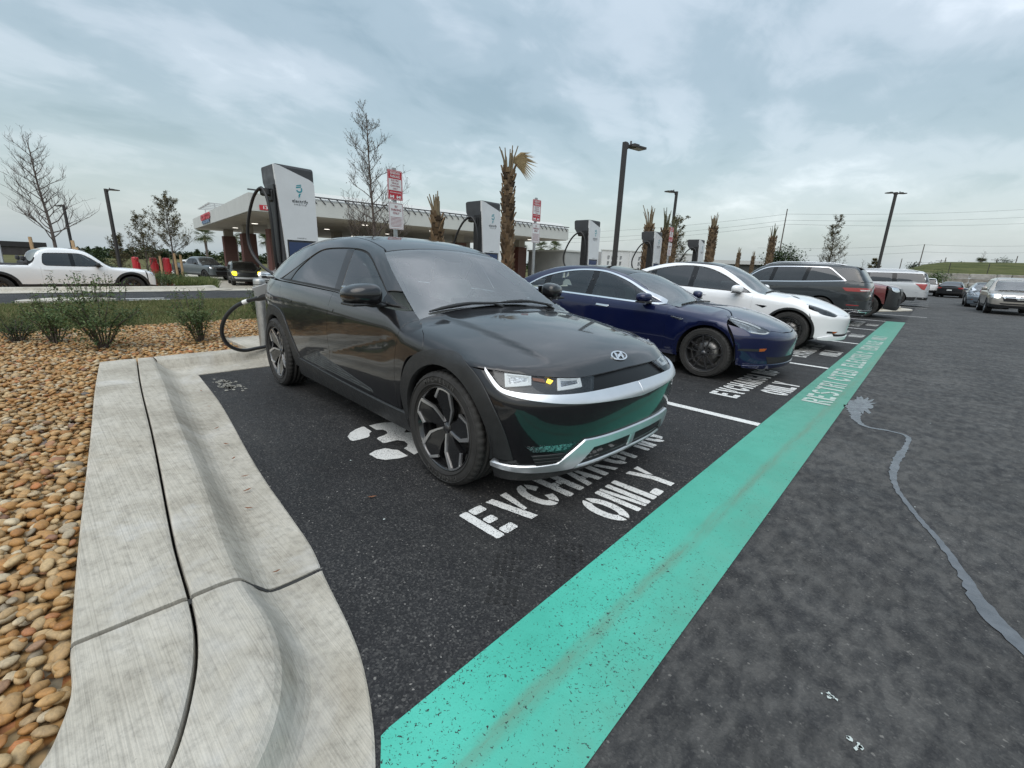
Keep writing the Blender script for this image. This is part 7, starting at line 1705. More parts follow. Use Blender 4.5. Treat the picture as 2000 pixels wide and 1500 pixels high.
# ------------------------------------------------------------------ chargers, signs, lamps, canopy, walls, poles
M_PANEL = variation(pmat('white enamel panel', (0.60, 0.62, 0.635), 0.45), 2.5, 0.05, 0.08)
M_CHARC = variation(pmat('charcoal enamel', (0.040, 0.042, 0.046), 0.5), 3, 0.2)
M_CABLE = pmat('black cable jacket', (0.012, 0.012, 0.013), 0.45)
M_STEEL = variation(pmat('brushed steel', (0.42, 0.42, 0.41), 0.42, metal=0.85), 14, 0.12, 0.12)
M_GALV = variation(pmat('galvanised post', (0.36, 0.37, 0.37), 0.5, metal=0.7), 10, 0.15)
M_POLE = pmat('dark bronze pole', (0.030, 0.027, 0.026), 0.5)
FACE_X = Matrix(((0, 0, 1, 0), (1, 0, 0, 0), (0, 1, 0, 0), (0, 0, 0, 1)))      # text facing +x, reading along +y, up = z
def charger_parts():
 """local: origin at the foot of the screen face, y along the kerb, face towards +x"""
 H = 2.52; parts = []
 b = MB(); b.bbox((-0.14, 0.30, H / 2), (0.24, 0.56, H), 0.025)
 b.prism([(-0.03, 2.52), (-0.50, 2.515), (-0.52, 2.49), (-0.50, 2.30), (-0.40, 2.17), (-0.03, 2.12)], 0.0, 0.13, lambda x, y, z: (x, z + 0.012, y))
 b.bbox((-0.27, 0.30, 2.50), (0.48, 0.55, 0.06), 0.02)
 b.bbox((-0.15, 0.30, 0.04), (0.30, 0.64, 0.08), 0.01)
 parts.append(('cabinet', b.mesh('cabinet', M_CHARC), None))
 # white front shell with the slanting top edge
 b = MB(); pol = [(0.0, 2.515), (0.075, 2.505), (0.50, 2.37), (0.552, 2.34), (0.568, 2.30), (0.572, 0.16), (0.095, 0.16), (0.085, 1.05)]
 scr = [(0.10, 1.485), (0.535, 1.485), (0.535, 1.17), (0.10, 1.17)]
 outer = smooth_path([(p[0], p[1], 1) for p in pol], 0.04); V2, F2 = triangulate(outer, [smooth_path([(p[0], p[1], 1) for p in scr], 0.05)], 0.12)
 n = len(V2); b.add([(0.0, y, z) for y, z in V2], [tuple(f) for f in F2])
 for P, sg in ((outer, 1), (np.array(scr), -1)):
  for i in range(len(P)):
   p, q = P[i], P[(i + 1) % len(P)]; b.add([(0, *p), (0, *q), (-0.045, *q), (-0.045, *p)], [(0, 3, 2, 1)])
 parts.append(('front_panel', b.mesh('front_panel', M_PANEL), None))
 b = MB(); b.bbox((-0.03, 0.317, 1.327), (0.03, 0.435, 0.315), 0.004); parts.append(('screen_bezel', b.mesh('screen_bezel', M_CHARC), None))
 sm, t = nmat('blue display', rough=0.12); t.base((0.012, 0.022, 0.060, 1));
 t.p.inputs['Emission Color'].default_value = (0.10, 0.22, 0.55, 1); t.p.inputs['Emission Strength'].default_value = 0.06
 b = MB(); b.add([(-0.013, 0.125, 1.20), (-0.013, 0.51, 1.20), (-0.013, 0.51, 1.455), (-0.013, 0.125, 1.455)], [(0, 1, 2, 3)]); parts.append(('screen', b.mesh('screen', sm), 'screen_bezel'))
 # mark: round-headed plug with bolt, and the two lines of lettering
 teal = pmat('teal print', (0.02, 0.25, 0.30), 0.4); ink = pmat('dark print', (0.02, 0.025, 0.03), 0.5)
 b = MB(); cy, cz = 0.335, 2.215
 def ringp(cx, cz, r0, r1, a0, a1, n=20):
  A = [R(a0 + (a1 - a0) * k / n) for k in range(n + 1)]; return [(cx + r1 * math.cos(a), cz + r1 * math.sin(a)) for a in A] + [(cx + r0 * math.cos(a), cz + r0 * math.sin(a)) for a in A[::-1]]
 def flat(poly, m):
  tess = __import__('mathutils').geometry.tessellate_polygon([[Vector((y, z, 0)) for y, z in poly]])
  FF = []
  for q in tess:
   a, c_, d = (Vector((*poly[i], 0)) for i in q); FF.append(tuple(q) if (c_ - a).cross(d - a).z > 0 else tuple(q)[::-1])
  b.mat(m).add([(0.0025, y, z) for y, z in poly], FF)
 flat(ringp(cy, cz, 0.028, 0.048, 200, 395), 0); flat([(cy - 0.045, cz + 0.012), (cy + 0.030, cz + 0.030), (cy + 0.034, cz + 0.048), (cy - 0.042, cz + 0.030)], 0)
 flat([(cy - 0.040, cz + 0.040), (cy + 0.034, cz + 0.058), (cy + 0.036, cz + 0.072), (cy - 0.036, cz + 0.054)], 0)
 flat([(cy - 0.005, cz - 0.062), (cy + 0.024, cz - 0.055), (cy + 0.004, cz - 0.090), (cy + 0.014, cz - 0.090), (cy - 0.022, cz - 0.130), (cy - 0.008, cz - 0.096), (cy - 0.020, cz - 0.096)], 0)
 me = b.mesh('logo', [teal]); parts.append(('logo', me, 'front_panel'))
 parts.append(('lettering', text_mesh('lettering', 'electrify', 0.068, ink, Matrix.Translation((0.0025, 0.335, 2.045)) @ FACE_X, 0.001, spacing=1.05), 'front_panel'))
 parts.append(('lettering', text_mesh('lettering', 'america', 0.042, ink, Matrix.Translation((0.0025, 0.335, 2.00)) @ FACE_X, 0.0, spacing=1.35), 'front_panel'))
 parts.append(('lettering', text_mesh('lettering', 'CHARGER 03', 0.024, ink, Matrix.Translation((0.0025, 0.317, 1.515)) @ FACE_X), 'front_panel'))
 # cable bracket and the hanging loop on the -y side
 b = MB(); b.bbox((-0.20, -0.06, 2.14), (0.20, 0.13, 0.10), 0.03); b.bbox((-0.14, -0.015, 2.09), (0.12, 0.06, 0.16), 0.02); b.tube([(-0.14, -0.07, 2.18), (-0.14, -0.07, 2.10)], 0.055, 10)
 parts.append(('cable_bracket', b.mesh('cable_bracket', M_CABLE), None))
 b = MB(); b.bbox((-0.09, -0.015, 1.0), (0.14, 0.05, 0.30), 0.015); b.bbox((-0.13, -0.01, 1.6), (0.20, 0.02, 1.3), 0.008); parts.append(('connector_holster', b.mesh('connector_holster', M_CABLE), None))
 b = MB(); lp = smooth_path([(0.02, 0)], 1) if False else None
 def curve3(P, n=60):
  P = np.array(P, float); d = np.concatenate([[0], np.cumsum(np.linalg.norm(np.diff(P, axis=0), axis=1))]); ts = np.linspace(0, d[-1], n); out = []
  for t_ in ts:
   i = min(max(np.searchsorted(d, t_) - 1, 0), len(P) - 2); u = (t_ - d[i]) / max(d[i + 1] - d[i], 1e-9)
   p0, p1, p2, p3 = P[max(i - 1, 0)], P[i], P[i + 1], P[min(i + 2, len(P) - 1)]
   out.append(0.5 * ((2 * p1) + (p2 - p0) * u + (2 * p0 - 5 * p1 + 4 * p2 - p3) * u * u + (3 * p1 - p0 - 3 * p2 + p3) * u ** 3))
  return [tuple(p) for p in out]
 b.tube(curve3([(-0.10, -0.04, 0.98), (-0.06, -0.07, 1.25), (-0.03, -0.09, 1.75), (-0.06, -0.10, 2.00), (-0.13, -0.11, 2.14), (-0.22, -0.13, 2.19), (-0.40, -0.17, 2.08), (-0.56, -0.21, 1.82), (-0.65, -0.23, 1.52), (-0.58, -0.22, 1.28), (-0.40, -0.17, 1.10), (-0.20, -0.09, 0.98), (-0.12, -0.05, 0.92)]), 0.022, 8)
 parts.append(('cable', b.mesh('cable', M_CABLE), None))
 return parts, curve3
def build_chargers():
 parts, curve3 = charger_parts()
 labs = ['tall white charger cabinet nearest the kerb corner, cabled to the black car', 'white charger cabinet between the first two trunk palms, behind the black car roof', 'white charger cabinet beside the tall lamp pole, behind the blue sedan', 'white charger cabinet behind the white crossover roof, second from the far end', 'smallest, farthest white charger cabinet, beside a lone trunk palm']
 for k in range(5):
  y = [2.715, 6.80, 10.86, 14.86, 18.86][k]
  root = empty('ev_charger', (-7.25, y, 0.13), 0, labs[k], 'charger', 'charging cabinets along the back kerb')
  made = {}
  for nm, me, par in parts: made[nm] = link(nm, me, made[par] if par else root)
 # the cable that is plugged into the black car
 root = empty('charging_cable', (-6.5, 1.8, 0.1), 0, 'thick black charging cable looping from the kerb up to the black car', 'cable')
 P = [(-6.95, 2.62, 1.05), (-6.85, 2.50, 0.55), (-6.72, 2.35, 0.20), (-6.55, 2.20, 0.175), (-6.45, 2.00, 0.17), (-6.40, 1.80, 0.17), (-6.36, 1.64, 0.26), (-6.32, 1.575, 0.42), (-6.24, 1.60, 0.60), (-6.12, 1.69, 0.75), (-5.98, 1.80, 0.835), (-5.80, 1.90, 0.885), (-5.66, 1.95, 0.915)]
 P = [(x - 6.5 * -1 - 0.0, y - 1.8, z - 0.1) for x, y, z in P]; P = [(x, y, z) for x, y, z in P]
 b = MB(); b.tube(curve3(P, 90), 0.0235, 10); b.build('cable_jacket', M_CABLE, root)
 c3 = curve3(P, 90); i = 76; b = MB(); b.tube(c3[i:i + 3], 0.0265, 12); b.build('cable_sleeve', pmat('white tape', (0.75, 0.75, 0.73), 0.5), root)
 b = MB(); b.tube(c3[82:90], [0.03, 0.034, 0.036, 0.036, 0.034, 0.036, 0.04, 0.045], 12); e = Vector(c3[-1]); b.bbox(e + Vector((0.03, 0.0, 0.03)), (0.10, 0.085, 0.12), 0.025); b.build('connector', M_CABLE, root)
 # open charge-port door on the car's haunch
 flap = MB(); flap.bbox((0, 0, 0), (0.17, 0.012, 0.13), 0.005); f = flap.build('port_flap', paint('port flap silver', (0.45, 0.46, 0.47), 0.3), root)
 f.location = (0.74, 0.10, 0.87); f.rotation_euler = (R(20), R(-20), R(55))
 # bollard
 root = empty('bollard', (-6.62, 2.16, 0.13), 0, 'brushed steel bollard standing beside the black car tail', 'bollard')
 b = MB(); b.lathe([(0.075, 0), (0.075, 0.90), (0.072, 0.925), (0.060, 0.94), (0.0, 0.945)], 28); b.build('post', M_STEEL, root)
 b = MB(); b.lathe([(0.095, 0), (0.095, 0.012), (0.076, 0.016)], 28); b.build('base_ring', M_STEEL, root)
 b = MB(); b.lathe([(0.0762, 0.86), (0.0770, 0.862), (0.0770, 0.868), (0.0762, 0.87)], 28); b.build('cap_seam', M_CHARC, root)
build_chargers()
def build_signs():
 red = pmat('sign red', (0.42, 0.022, 0.035), 0.5); white = variation(pmat('sign white', (0.66, 0.67, 0.67), 0.5), 5, 0.05); maroon = pmat('sign maroon print', (0.25, 0.03, 0.05), 0.5); back = M_GALV
 def plate(root, name, yc, z0, z1, w, mat, edge):
  r = 0.025; b = MB(); pol = [(yc - w / 2, z0, ), (yc + w / 2, z0), (yc + w / 2, z1), (yc - w / 2, z1)]
  def rr(e):
   y0, y1, a, c = yc - w / 2 + e, yc + w / 2 - e, z0 + e, z1 - e; q = max(0.004, r - e); out = []
   for cx, cz, s in ((y1 - q, a + q, -90), (y1 - q, c - q, 0), (y0 + q, c - q, 90), (y0 + q, a + q, 180)):
    for k in range(5): out.append((cx + q * math.cos(R(s + 22.5 * k)), cz + q * math.sin(R(s + 22.5 * k))))
   return out
  b.prism(rr(0), -0.0035, 0.0, lambda x, y, z: (z, x, y)); o = b.build(name, mat, root)
  P, Q = rr(0.010), rr(0.016); n = len(P); b = MB(); b.add([(0.0012, *p) for p in P] + [(0.0012, *p) for p in Q], [(i, (i + 1) % n, n + (i + 1) % n, n + i) for i in range(n)]); b.build('border', edge, o)
  return o
 labs = ['red and white reserved parking sign on its post behind the black car roof', 'red and white reserved parking sign on its post behind the blue sedan', 'farthest red and white parking sign, partly behind the palm trunks']
 for k, y in enumerate((4.49, 8.17, 15.33)):
  root = empty('parking_sign', (-6.9, y, 0.05), 0, labs[k], 'sign', 'parking signs behind the bays')
  b = MB(); b.box((-0.03, 0, 1.4), (0.035, 0.06, 2.8)); b.build('post', M_GALV, root)
  zt = 2.76
  up = plate(root, 'upper_plate', 0, zt - 0.46, zt, 0.285, red, white)
  b = MB(); b.add([(0.0014, -0.120, zt - 0.31), (0.0014, 0.120, zt - 0.31), (0.0014, 0.120, zt - 0.135), (0.0014, -0.120, zt - 0.135)], [(0, 1, 2, 3)]); b.build('white_panel', white, up)
  def tx(s, z, size, m, par, xs=1.0, dx=0.0): link('lettering', text_mesh('lettering', s, size, m, Matrix.Translation((0.0028, dx, z)) @ FACE_X, size * 0.018, xscale=xs), par)
  tx('RESERVED', zt - 0.048, 0.052, white, up, 0.80); tx('PARKING', zt - 0.100, 0.052, white, up, 0.86)
  for i, s in enumerate(('ELECTRIC', 'VEHICLE', 'CHARGING', 'ONLY')): tx(s, zt - 0.160 - 0.042 * i, 0.038, maroon, up, 0.92)
  tx('TOW-AWAY ZONE', zt - 0.345, 0.026, white, up, 0.9)
  # little tow-truck pictogram
  b = MB()
  for dx in (-0.065, 0.06):
   for (y0, z0, y1, z1) in ((-0.038, 0.0, 0.012, 0.022), (0.014, 0.0, 0.040, 0.034), (-0.030, 0.022, -0.020, 0.040)): b.add([(0.0016, dx + y0, zt - 0.42 + z0), (0.0016, dx + y1, zt - 0.42 + z0), (0.0016, dx + y1, zt - 0.42 + z1), (0.0016, dx + y0, zt - 0.42 + z1)], [(0, 1, 2, 3)])
   for wy in (-0.024, 0.026): b.add([(0.0018, dx + wy + 0.010 * math.cos(a), zt - 0.424 + 0.010 * math.sin(a)) for a in np.linspace(0, 6.28, 13)[:-1]], [tuple(range(12))])
  b.build('pictogram', white, up)
  lo = plate(root, 'lower_plate', 0.005, zt - 0.925, zt - 0.50, 0.285, white, maroon)
  for i, s in enumerate(('EV', 'PARKING', 'ONLY')): tx(s, zt - 0.565 - 0.052 * i, 0.050, maroon, lo, 0.95, 0.005)
  b = MB()
  for i in range(8): b.add([(0.0014, -0.105, zt - 0.735 - 0.021 * i), (0.0014, 0.11, zt - 0.735 - 0.021 * i), (0.0014, 0.11, zt - 0.728 - 0.021 * i), (0.0014, -0.105, zt - 0.728 - 0.021 * i)], [(0, 1, 2, 3)])
  b.build('fine_print', maroon, lo)
build_signs()
def build_lamps():
 def lamp(x, y, h, wd, arm, label, z0=0.0, heads=1, head=(0.62, 0.34, 0.09)):
  root = empty('lamp_post', (x, y, z0), arm, label, 'lamp post', 'parking lot lamp posts')
  b = MB(); b.bbox((0, 0, h / 2), (wd, wd, h), 0.008); b.build('pole', M_POLE, root)
  b = MB(); b.lathe([(0.30, 0), (0.30, 0.75), (0.0, 0.76)], 20); b.bbox((0, 0, 0.78), (wd * 2, wd * 2, 0.05), 0.01); b.build('base', M_CONC_PLAIN, root)
  for s in range(heads):
   sg = 1 if s == 0 else -1
   b = MB(); b.bbox((sg * (wd / 2 + 0.09), 0, h - 0.08), (0.20, 0.07, 0.07), 0.015); b.bbox((sg * (wd / 2 + 0.03), 0, h - 0.10), (0.07, 0.10, 0.18), 0.015); b.build('arm', M_POLE, root)
   hd = MB(); hd.prism([(0.0, -head[1] * 0.30), (0.10, -head[1] * 0.5), (head[0], -head[1] * 0.5), (head[0] + 0.03, -head[1] * 0.42), (head[0] + 0.03, head[1] * 0.42), (head[0], head[1] * 0.5), (0.10, head[1] * 0.5), (0.0, head[1] * 0.30)], h - 0.10, h - 0.10 + head[2] * 0.6, lambda a, c, z: (sg * (a + wd / 2 + 0.15), c, z - 0.0))
   hd.bbox((sg * (wd / 2 + 0.15 + head[0] * 0.35), 0, h - 0.02), (head[0] * 0.4, head[1] * 0.7, 0.05), 0.015)
   ho = hd.build('lamp_head', M_POLE, root)
   l = MB(); l.bbox((sg * (wd / 2 + 0.15 + head[0] * 0.62), 0, h - 0.105), (head[0] * 0.6, head[1] * 0.8, 0.012), 0.003); l.build('lens', pmat('lamp lens', (0.30, 0.29, 0.26), 0.3), ho)
   if s == 0: p = MB(); p.lathe([(0.03, h - 0.05), (0.03, h + 0.07), (0.0, h + 0.075)], 10, c=(wd / 2 + 0.20, 0, 0)); p.build('photocell', M_POLE, root)
  return root
 lamp(-8.0, 13.62, 5.24, 0.125, R(78), 'tall dark lamp post with one square head behind the blue sedan')
 lamp(-12.5, 27.8, 6.05, 0.125, R(250), 'dark lamp post standing in the clump of palm trunks')
 lamp(-3.6, 47.3, 7.95, 0.16, R(42), 'leaning-looking dark lamp post with a double head behind the silver truck-like wagon', heads=2, head=(0.50, 0.34, 0.09))
 lamp(-43.0, 4.95, 5.45 + 0.85, 0.16, R(40), 'dark lamp post behind the white pickup at left', -0.85)
 lamp(-50.0, 3.1, 4.6 + 0.85, 0.15, R(200), 'thin dark lamp post rising behind the staked bare tree', -0.85)
build_lamps()
# ------------------------------------------------------------------ fuel canopy and the buildings
def build_canopy():
 K = Vector((-27.7, 8.95, 0)); U = Vector((0.127, 0.992, 0)); Vv = Vector((-0.992, 0.127, 0))
 rot = math.atan2(U.y, U.x) - math.pi / 2         # local: y along the front, x towards the viewer
 root = empty('fuel_canopy', (K.x, K.y, 0), rot, 'long pale fuel station canopy with dark roof edge and brick columns', 'canopy')
 L, D, zb, zt = 24.8, 27.0, 3.72, 4.62
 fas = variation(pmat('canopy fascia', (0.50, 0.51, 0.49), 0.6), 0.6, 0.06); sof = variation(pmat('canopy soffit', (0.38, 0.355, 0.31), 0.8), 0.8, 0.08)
 b = MB(); b.box((-D / 2, L / 2, (zb + zt) / 2), (D, L, zt - zb)); b.build('fascia', fas, root)
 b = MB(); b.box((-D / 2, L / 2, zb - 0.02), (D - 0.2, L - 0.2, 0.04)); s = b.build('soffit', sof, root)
 b = MB(); b.box((-0.02, L / 2, zt + 0.16), (0.16, L - 0.0, 0.06))
 b.build('parapet_rail', pmat('dark metal roofing', (0.06, 0.06, 0.07), 0.5), root)
 # standing-seam roof rising behind the fascia: sheet and seams
 b = MB(); b.add([(0.02, 3.0, zt - 0.02), (0.02, L, zt - 0.02), (-0.9, L, zt + 0.5), (-0.9, 3.0, zt + 0.5)], [(0, 1, 2, 3)]); b.build('roof_slope', fas, root)
 seam = MB(); seam.box((0, 0, 0), (0.05, 0.05, 0.05)); sm = MB(); sm.tube([(0.05, 0.30, zt - 0.20), (-0.02, 0, zt + 0.14)], 0.030, 4); sme = sm.mesh('roof_seam', pmat('dark metal roofing', (0.06, 0.06, 0.07), 0.5))
 for k in range(44): link('roof_seam', sme, root, loc=(0, 3.2 + k * 0.49, 0))
 # columns clad in dark red brick, each course readable at the near ones
 brick, t = nmat('dark red brick', rough=0.85); co = t.coord('Object')
 bt = t.n('ShaderNodeTexBrick', {'Vector': t.map(co, rot=(R(90), 0, 0)), 'Scale': 9.0, 'Color1': (0.10, 0.026, 0.020, 1), 'Color2': (0.135, 0.040, 0.028, 1), 'Mortar': (0.11, 0.085, 0.075, 1), 'Mortar Size': 0.012}); t.base(bt.outputs[0])
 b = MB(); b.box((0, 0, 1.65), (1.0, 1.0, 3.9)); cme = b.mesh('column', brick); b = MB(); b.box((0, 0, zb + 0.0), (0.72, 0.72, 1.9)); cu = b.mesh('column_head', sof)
 for ix in (-4.5, -13.5, -22.5):
  for iy in (2.2, 9.2, 16.2, 23.0):
   c = link('column', cme, root, loc=(ix, iy, -0.55)); link('column_head', cu, c, loc=(0, 0, 0.55))
 b = MB(); b.lathe([(0.0, zb - 0.055), (0.20, zb - 0.055), (0.22, zb - 0.03)], 20); lm = b.mesh('downlight', pmat('lit downlight', (0.9, 0.9, 0.85), 0.3, emit=(1.0, 0.95, 0.85), estr=2.2))
 for ix in (-2.6, -10.5, -18.5):
  for iy in (2.2, 7.4, 12.6, 17.8, 22.6): link('downlight', lm, root, loc=(ix, iy, 0))
 # pumps under the canopy
 pm = MB(); pm.bbox((0, 0, 0.85), (0.55, 0.75, 1.7), 0.05); pme = pm.mesh('fuel_pump', M_CHARC)
 k = 0
 for ix in (-4.5, -13.5):
  for iy in (4.6, 6.8, 11.5, 13.8, 18.5, 20.6):
   w = root.matrix_basis @ Vector((ix, iy, -0.75)); o = link('fuel_pump', pme, None); o.location = w; o.rotation_euler = (0, 0, rot)
   tag(o, ['front-row', 'rear-row'][ix < -5] + ' fuel pump under the canopy, ' + ['first', 'second', 'third', 'fourth', 'fifth', 'sixth'][k % 6] + ' from its left end', 'fuel pump', 'fuel pumps under the canopy'); k += 1
 # signs on the left-hand face and the clearance plate
 redm = pmat('sign red letters', (0.45, 0.03, 0.05), 0.5); blue = pmat('sign blue letters', (0.10, 0.16, 0.26), 0.5)
 LF = Matrix(((-1, 0, 0, 0), (0, 0, -1, 0), (0, 1, 0, 0), (0, 0, 0, 1)))       # text on the -y face, reading along -x ... seen from outside
 LF = Matrix(((1, 0, 0, 0), (0, 0, -1, 0), (0, 1, 0, 0), (0, 0, 0, 1)))
 so = empty('fascia_sign', (0, 0, 0), 0, 'red and blue lettering on the left end of the canopy fascia', 'sign'); so.matrix_world = root.matrix_basis
 link('lettering', text_mesh('lettering', 'COSTCO', 0.62, redm, Matrix.Translation((-17.5, -0.06, 4.30)) @ LF, 0.03, 0.02, xscale=2.2), so); link('lettering', text_mesh('lettering', 'GASOLINE', 0.30, blue, Matrix.Translation((-17.5, -0.06, 3.92)) @ LF, 0.02, 0.02, xscale=3.2), so)
 so2 = empty('clearance_sign', (0, 0, 0), 0, 'small red clearance plate on the canopy corner', 'sign'); so2.matrix_world = root.matrix_basis
 b = MB(); b.bbox((0.03, 0.95, zb + 0.20), (0.03, 0.95, 0.26), 0.008); b.build('plate', pmat('sign red', (0.42, 0.022, 0.035), 0.5), so2)
 link('lettering', text_mesh('lettering', "13'-6\"", 0.22, pmat('sign white', (0.66, 0.67, 0.67), 0.5), Matrix.Translation((0.048, 0.95, zb + 0.20)) @ FACE_X, 0.006, xscale=1.3), so2)
 # open frame standing on the roof at the left end
 b = MB(); z = zt + 0.55
 for x in (-21, -19.4, -17.8, -16.2, -14.6): b.box((x, 0.9, z), (0.10, 2.0, 0.08))
 for y in (0.0, 1.8): b.box((-17.8, y, z), (6.6, 0.10, 0.08))
 for x in (-20.6, -15.0): b.box((x, 0.4, zt + 0.28), (0.08, 0.08, 0.56))
 fo = b.build('roof_frame', pmat('pale grey steel', (0.45, 0.46, 0.46), 0.5)); fo.matrix_world = root.matrix_basis; tag(fo, 'pale open steel frame standing on the canopy roof above the red letters', 'frame')
 # service kiosk at the far end, pierced screen wall next to it
 def W(ix, iy, z): return root.matrix_basis @ Vector((ix, iy, z))
 kk = empty('kiosk', W(-3.0, 26.4, -0.7), rot, 'grey plain kiosk at the far end of the canopy', 'kiosk')
 gm = variation(pmat('grey render', (0.30, 0.31, 0.31), 0.8), 1, 0.08); b = MB(); b.box((0, 0, 1.75), (5.0, 2.6, 3.5)); b.build('wall', gm, kk); b = MB(); b.box((0, 0, 3.55), (5.2, 2.8, 0.14)); b.build('roof', fas, kk)
 sw = empty('screen_wall', (-23.2, 37.2, 0), R(90 - 33), 'white screen wall pierced with rows of small square openings', 'wall')
 wm = variation(pmat('white render', (0.55, 0.56, 0.56), 0.75), 1.2, 0.05)
 groups = (1.3, 4.5, 7.7)
 b = MB(); Lw, Hh = 9.6, 3.05; outer = smooth_path([(0, -0.8, 1), (Lw, -0.8, 1), (Lw, Hh, 1), (0, Hh, 1)], 0.5); cuts = []
 for gx in groups:
  for i in range(4):
   for j in range(5): cuts.append(np.array([(gx - 0.75 + i * 0.42, 0.25 + j * 0.50), (gx - 0.75 + i * 0.42 + 0.24, 0.25 + j * 0.50), (gx - 0.75 + i * 0.42 + 0.24, 0.25 + j * 0.50 + 0.36), (gx - 0.75 + i * 0.42, 0.25 + j * 0.50 + 0.36)]))
 V2, F2 = triangulate(outer, cuts, 0.6); n = len(V2)
 b.add([(x, 0.0, z) for x, z in V2] + [(x, 0.22, z) for x, z in V2], [tuple(f) for f in F2] + [tuple(n + i for i in f[::-1]) for f in F2])
 for P in [outer] + cuts:
  m = len(P); b.add([(x, 0.0, z) for x, z in P] + [(x, 0.22, z) for x, z in P], [(i, (i + 1) % m, m + (i + 1) % m, m + i) for i in range(m)])
 b.build('pierced_panel', wm, sw)
 b = MB(); b.box((Lw / 2, 1.2, 1.1), (Lw - 0.1, 0.1, 3.7)); b.build('inner_wall', variation(pmat('pale grey wall', (0.34, 0.345, 0.345), 0.8), 1, 0.05), sw)
 b = MB(); b.box((Lw / 2, 0.11, Hh + 0.04), (Lw + 0.1, 0.34, 0.08)); b.build('coping', fas, sw)
 for gx in (2.9, 6.1): b = MB(); b.box((gx, -0.04, 1.1), (0.22, 0.08, 3.8)); b.build('pier', wm, sw)
build_canopy()
def build_background():
 rng = random.Random(21)
 # dark flat-roofed store beyond the left car park, pale shed to its right
 def D0(px, py, d): v = _fw + _rt * ((px - 1000) / CAM_F) - _up * ((py - 750) / CAM_F); return Vector((0, 0, CAM_H)) + v * d
 A, B_ = D0(88, 474, 130), D0(230, 486, 150)
 root = empty('store_building', (A.x, A.y, -1.0), R(3), 'long dark flat-roofed building behind the parked cars at far left', 'building')
 b = MB(); b.box((-12, -30, 1.6), (24, 60, 3.4)); b.build('wall', variation(pmat('dark brown cladding', (0.045, 0.040, 0.040), 0.8), 0.5, 0.1), root)
 b = MB(); b.box((-12, -30, A.z + 1.0 - 0.7), (24.6, 60.4, 1.4)); b.build('roof', pmat('dark roof edge', (0.022, 0.021, 0.022), 0.7), root)
 root = empty('warehouse', (B_.x, B_.y, -1.0), R(3), 'low pale warehouse wall seen behind the lamp post at left', 'building')
 b = MB(); b.box((-10, -15, 1.2), (20, 32, 2.4)); b.build('wall', variation(pmat('pale metal cladding', (0.36, 0.38, 0.39), 0.6), 0.4, 0.06), root); b = MB(); b.box((-10, -15, 2.5), (20.4, 32.4, 0.25)); b.build('roof', pmat('dark roof edge', (0.022, 0.021, 0.022), 0.7), root)
 root = empty('low_building', (-24, 88, 0), R(12), 'low dark building with pale roof beyond the row of palms', 'building')
 b = MB(); b.box((0, 0, 1.5), (15, 8, 3.0)); b.build('wall', pmat('dark green wall', (0.05, 0.055, 0.055), 0.8), root); b = MB(); b.box((0, 0, 3.3), (16, 9, 0.6)); b.build('roof', pmat('pale roof', (0.45, 0.46, 0.46), 0.7), root)
 # retaining wall of big stone blocks at the end of the lane, bank and fence above
 wroot = empty('retaining_wall', (-9, 96, 0), R(0), 'low retaining wall of pale rough stone blocks at the end of the lane', 'wall')
 sm, t = nmat('pale stone block', rough=0.9); co = t.pos(); rnd = t.n('ShaderNodeObjectInfo').outputs['Random']
 t.base(t.mix(1.0, t.ramp(rnd, [(0, (0.22, 0.20, 0.17)), (0.5, (0.32, 0.30, 0.27)), (1, (0.40, 0.385, 0.36))]), t.ramp(t.noise(co, 2.0, 6.0), [(0.3, 0.7), (0.7, 1.2)]), 'MULTIPLY')); t.normal(t.bump(t.noise(co, 5.0, 5.0), 0.8, 0.06))
 vs = []
 for k in range(5):
  b = MB(); bm = bmesh.new(); bmesh.ops.create_cube(bm, size=1.0); bmesh.ops.bevel(bm, geom=bm.edges[:], offset=0.06, segments=1, affect='EDGES')
  b.add([(v.co.x + rng.uniform(-.02, .02), v.co.y + rng.uniform(-.04, .04), v.co.z + rng.uniform(-.02, .02)) for v in bm.verts], [[v.index for v in f.verts] for f in bm.faces]) if bm.verts.index_update() is None else 0
  vs.append(b.mesh('block', sm)); bm.free()
 for row in range(4):
  x = -2.0 + rng.uniform(0, 1)
  while x < 42:
   w = rng.uniform(1.4, 3.0); o = link('block', vs[rng.randrange(5)], wroot); o.location = (x + w / 2, rng.uniform(-0.06, 0.06) + row * 0.10, 0.36 + row * 0.66); o.scale = (w * 0.975, 1.0, 0.635); x += w
 # grassy bank rising behind the wall
 bm_, t = nmat('grass bank', rough=0.95, spec=0.1); co = t.pos(); t.base(t.ramp(t.noise(co, 0.35, 6.0, 0.65), [(0.3, (0.050, 0.062, 0.020)), (0.55, (0.085, 0.092, 0.034)), (0.8, (0.14, 0.13, 0.06))])); t.normal(t.bump(t.noise(co, 2.0, 5.0), 0.7, 0.15))
 V = []; xs = np.linspace(-14, 130, 50); ys = [96.4, 100, 106, 112, 120, 135, 160, 220]
 for j, y in enumerate(ys):
  for x in xs: V.append((x, y, [2.4, 3.0, 3.9, 4.6, 5.0, 5.1, 5.1, 4.5][j] * min(1, max(0.0, (x + 13) / 12.0)) + 0.25 * mnoise.noise(Vector((x * 0.08, y * 0.06, 0))) * (j > 0)))
 m = len(xs); b = MB(); b.add(V, [(j * m + i, j * m + i + 1, (j + 1) * m + i + 1, (j + 1) * m + i) for j in range(len(ys) - 1) for i in range(m - 1)], True); o = b.build('hill', bm_); tag(o, kind='structure')
 fr = empty('wire_fence', (0, 97.6, 2.7), 0, 'thin wire fence on dark posts along the top of the stone wall', 'fence')
 pb = MB(); pb.box((0, 0, 0.75), (0.09, 0.09, 1.6)); pme = pb.mesh('fence_post', M_POLE)
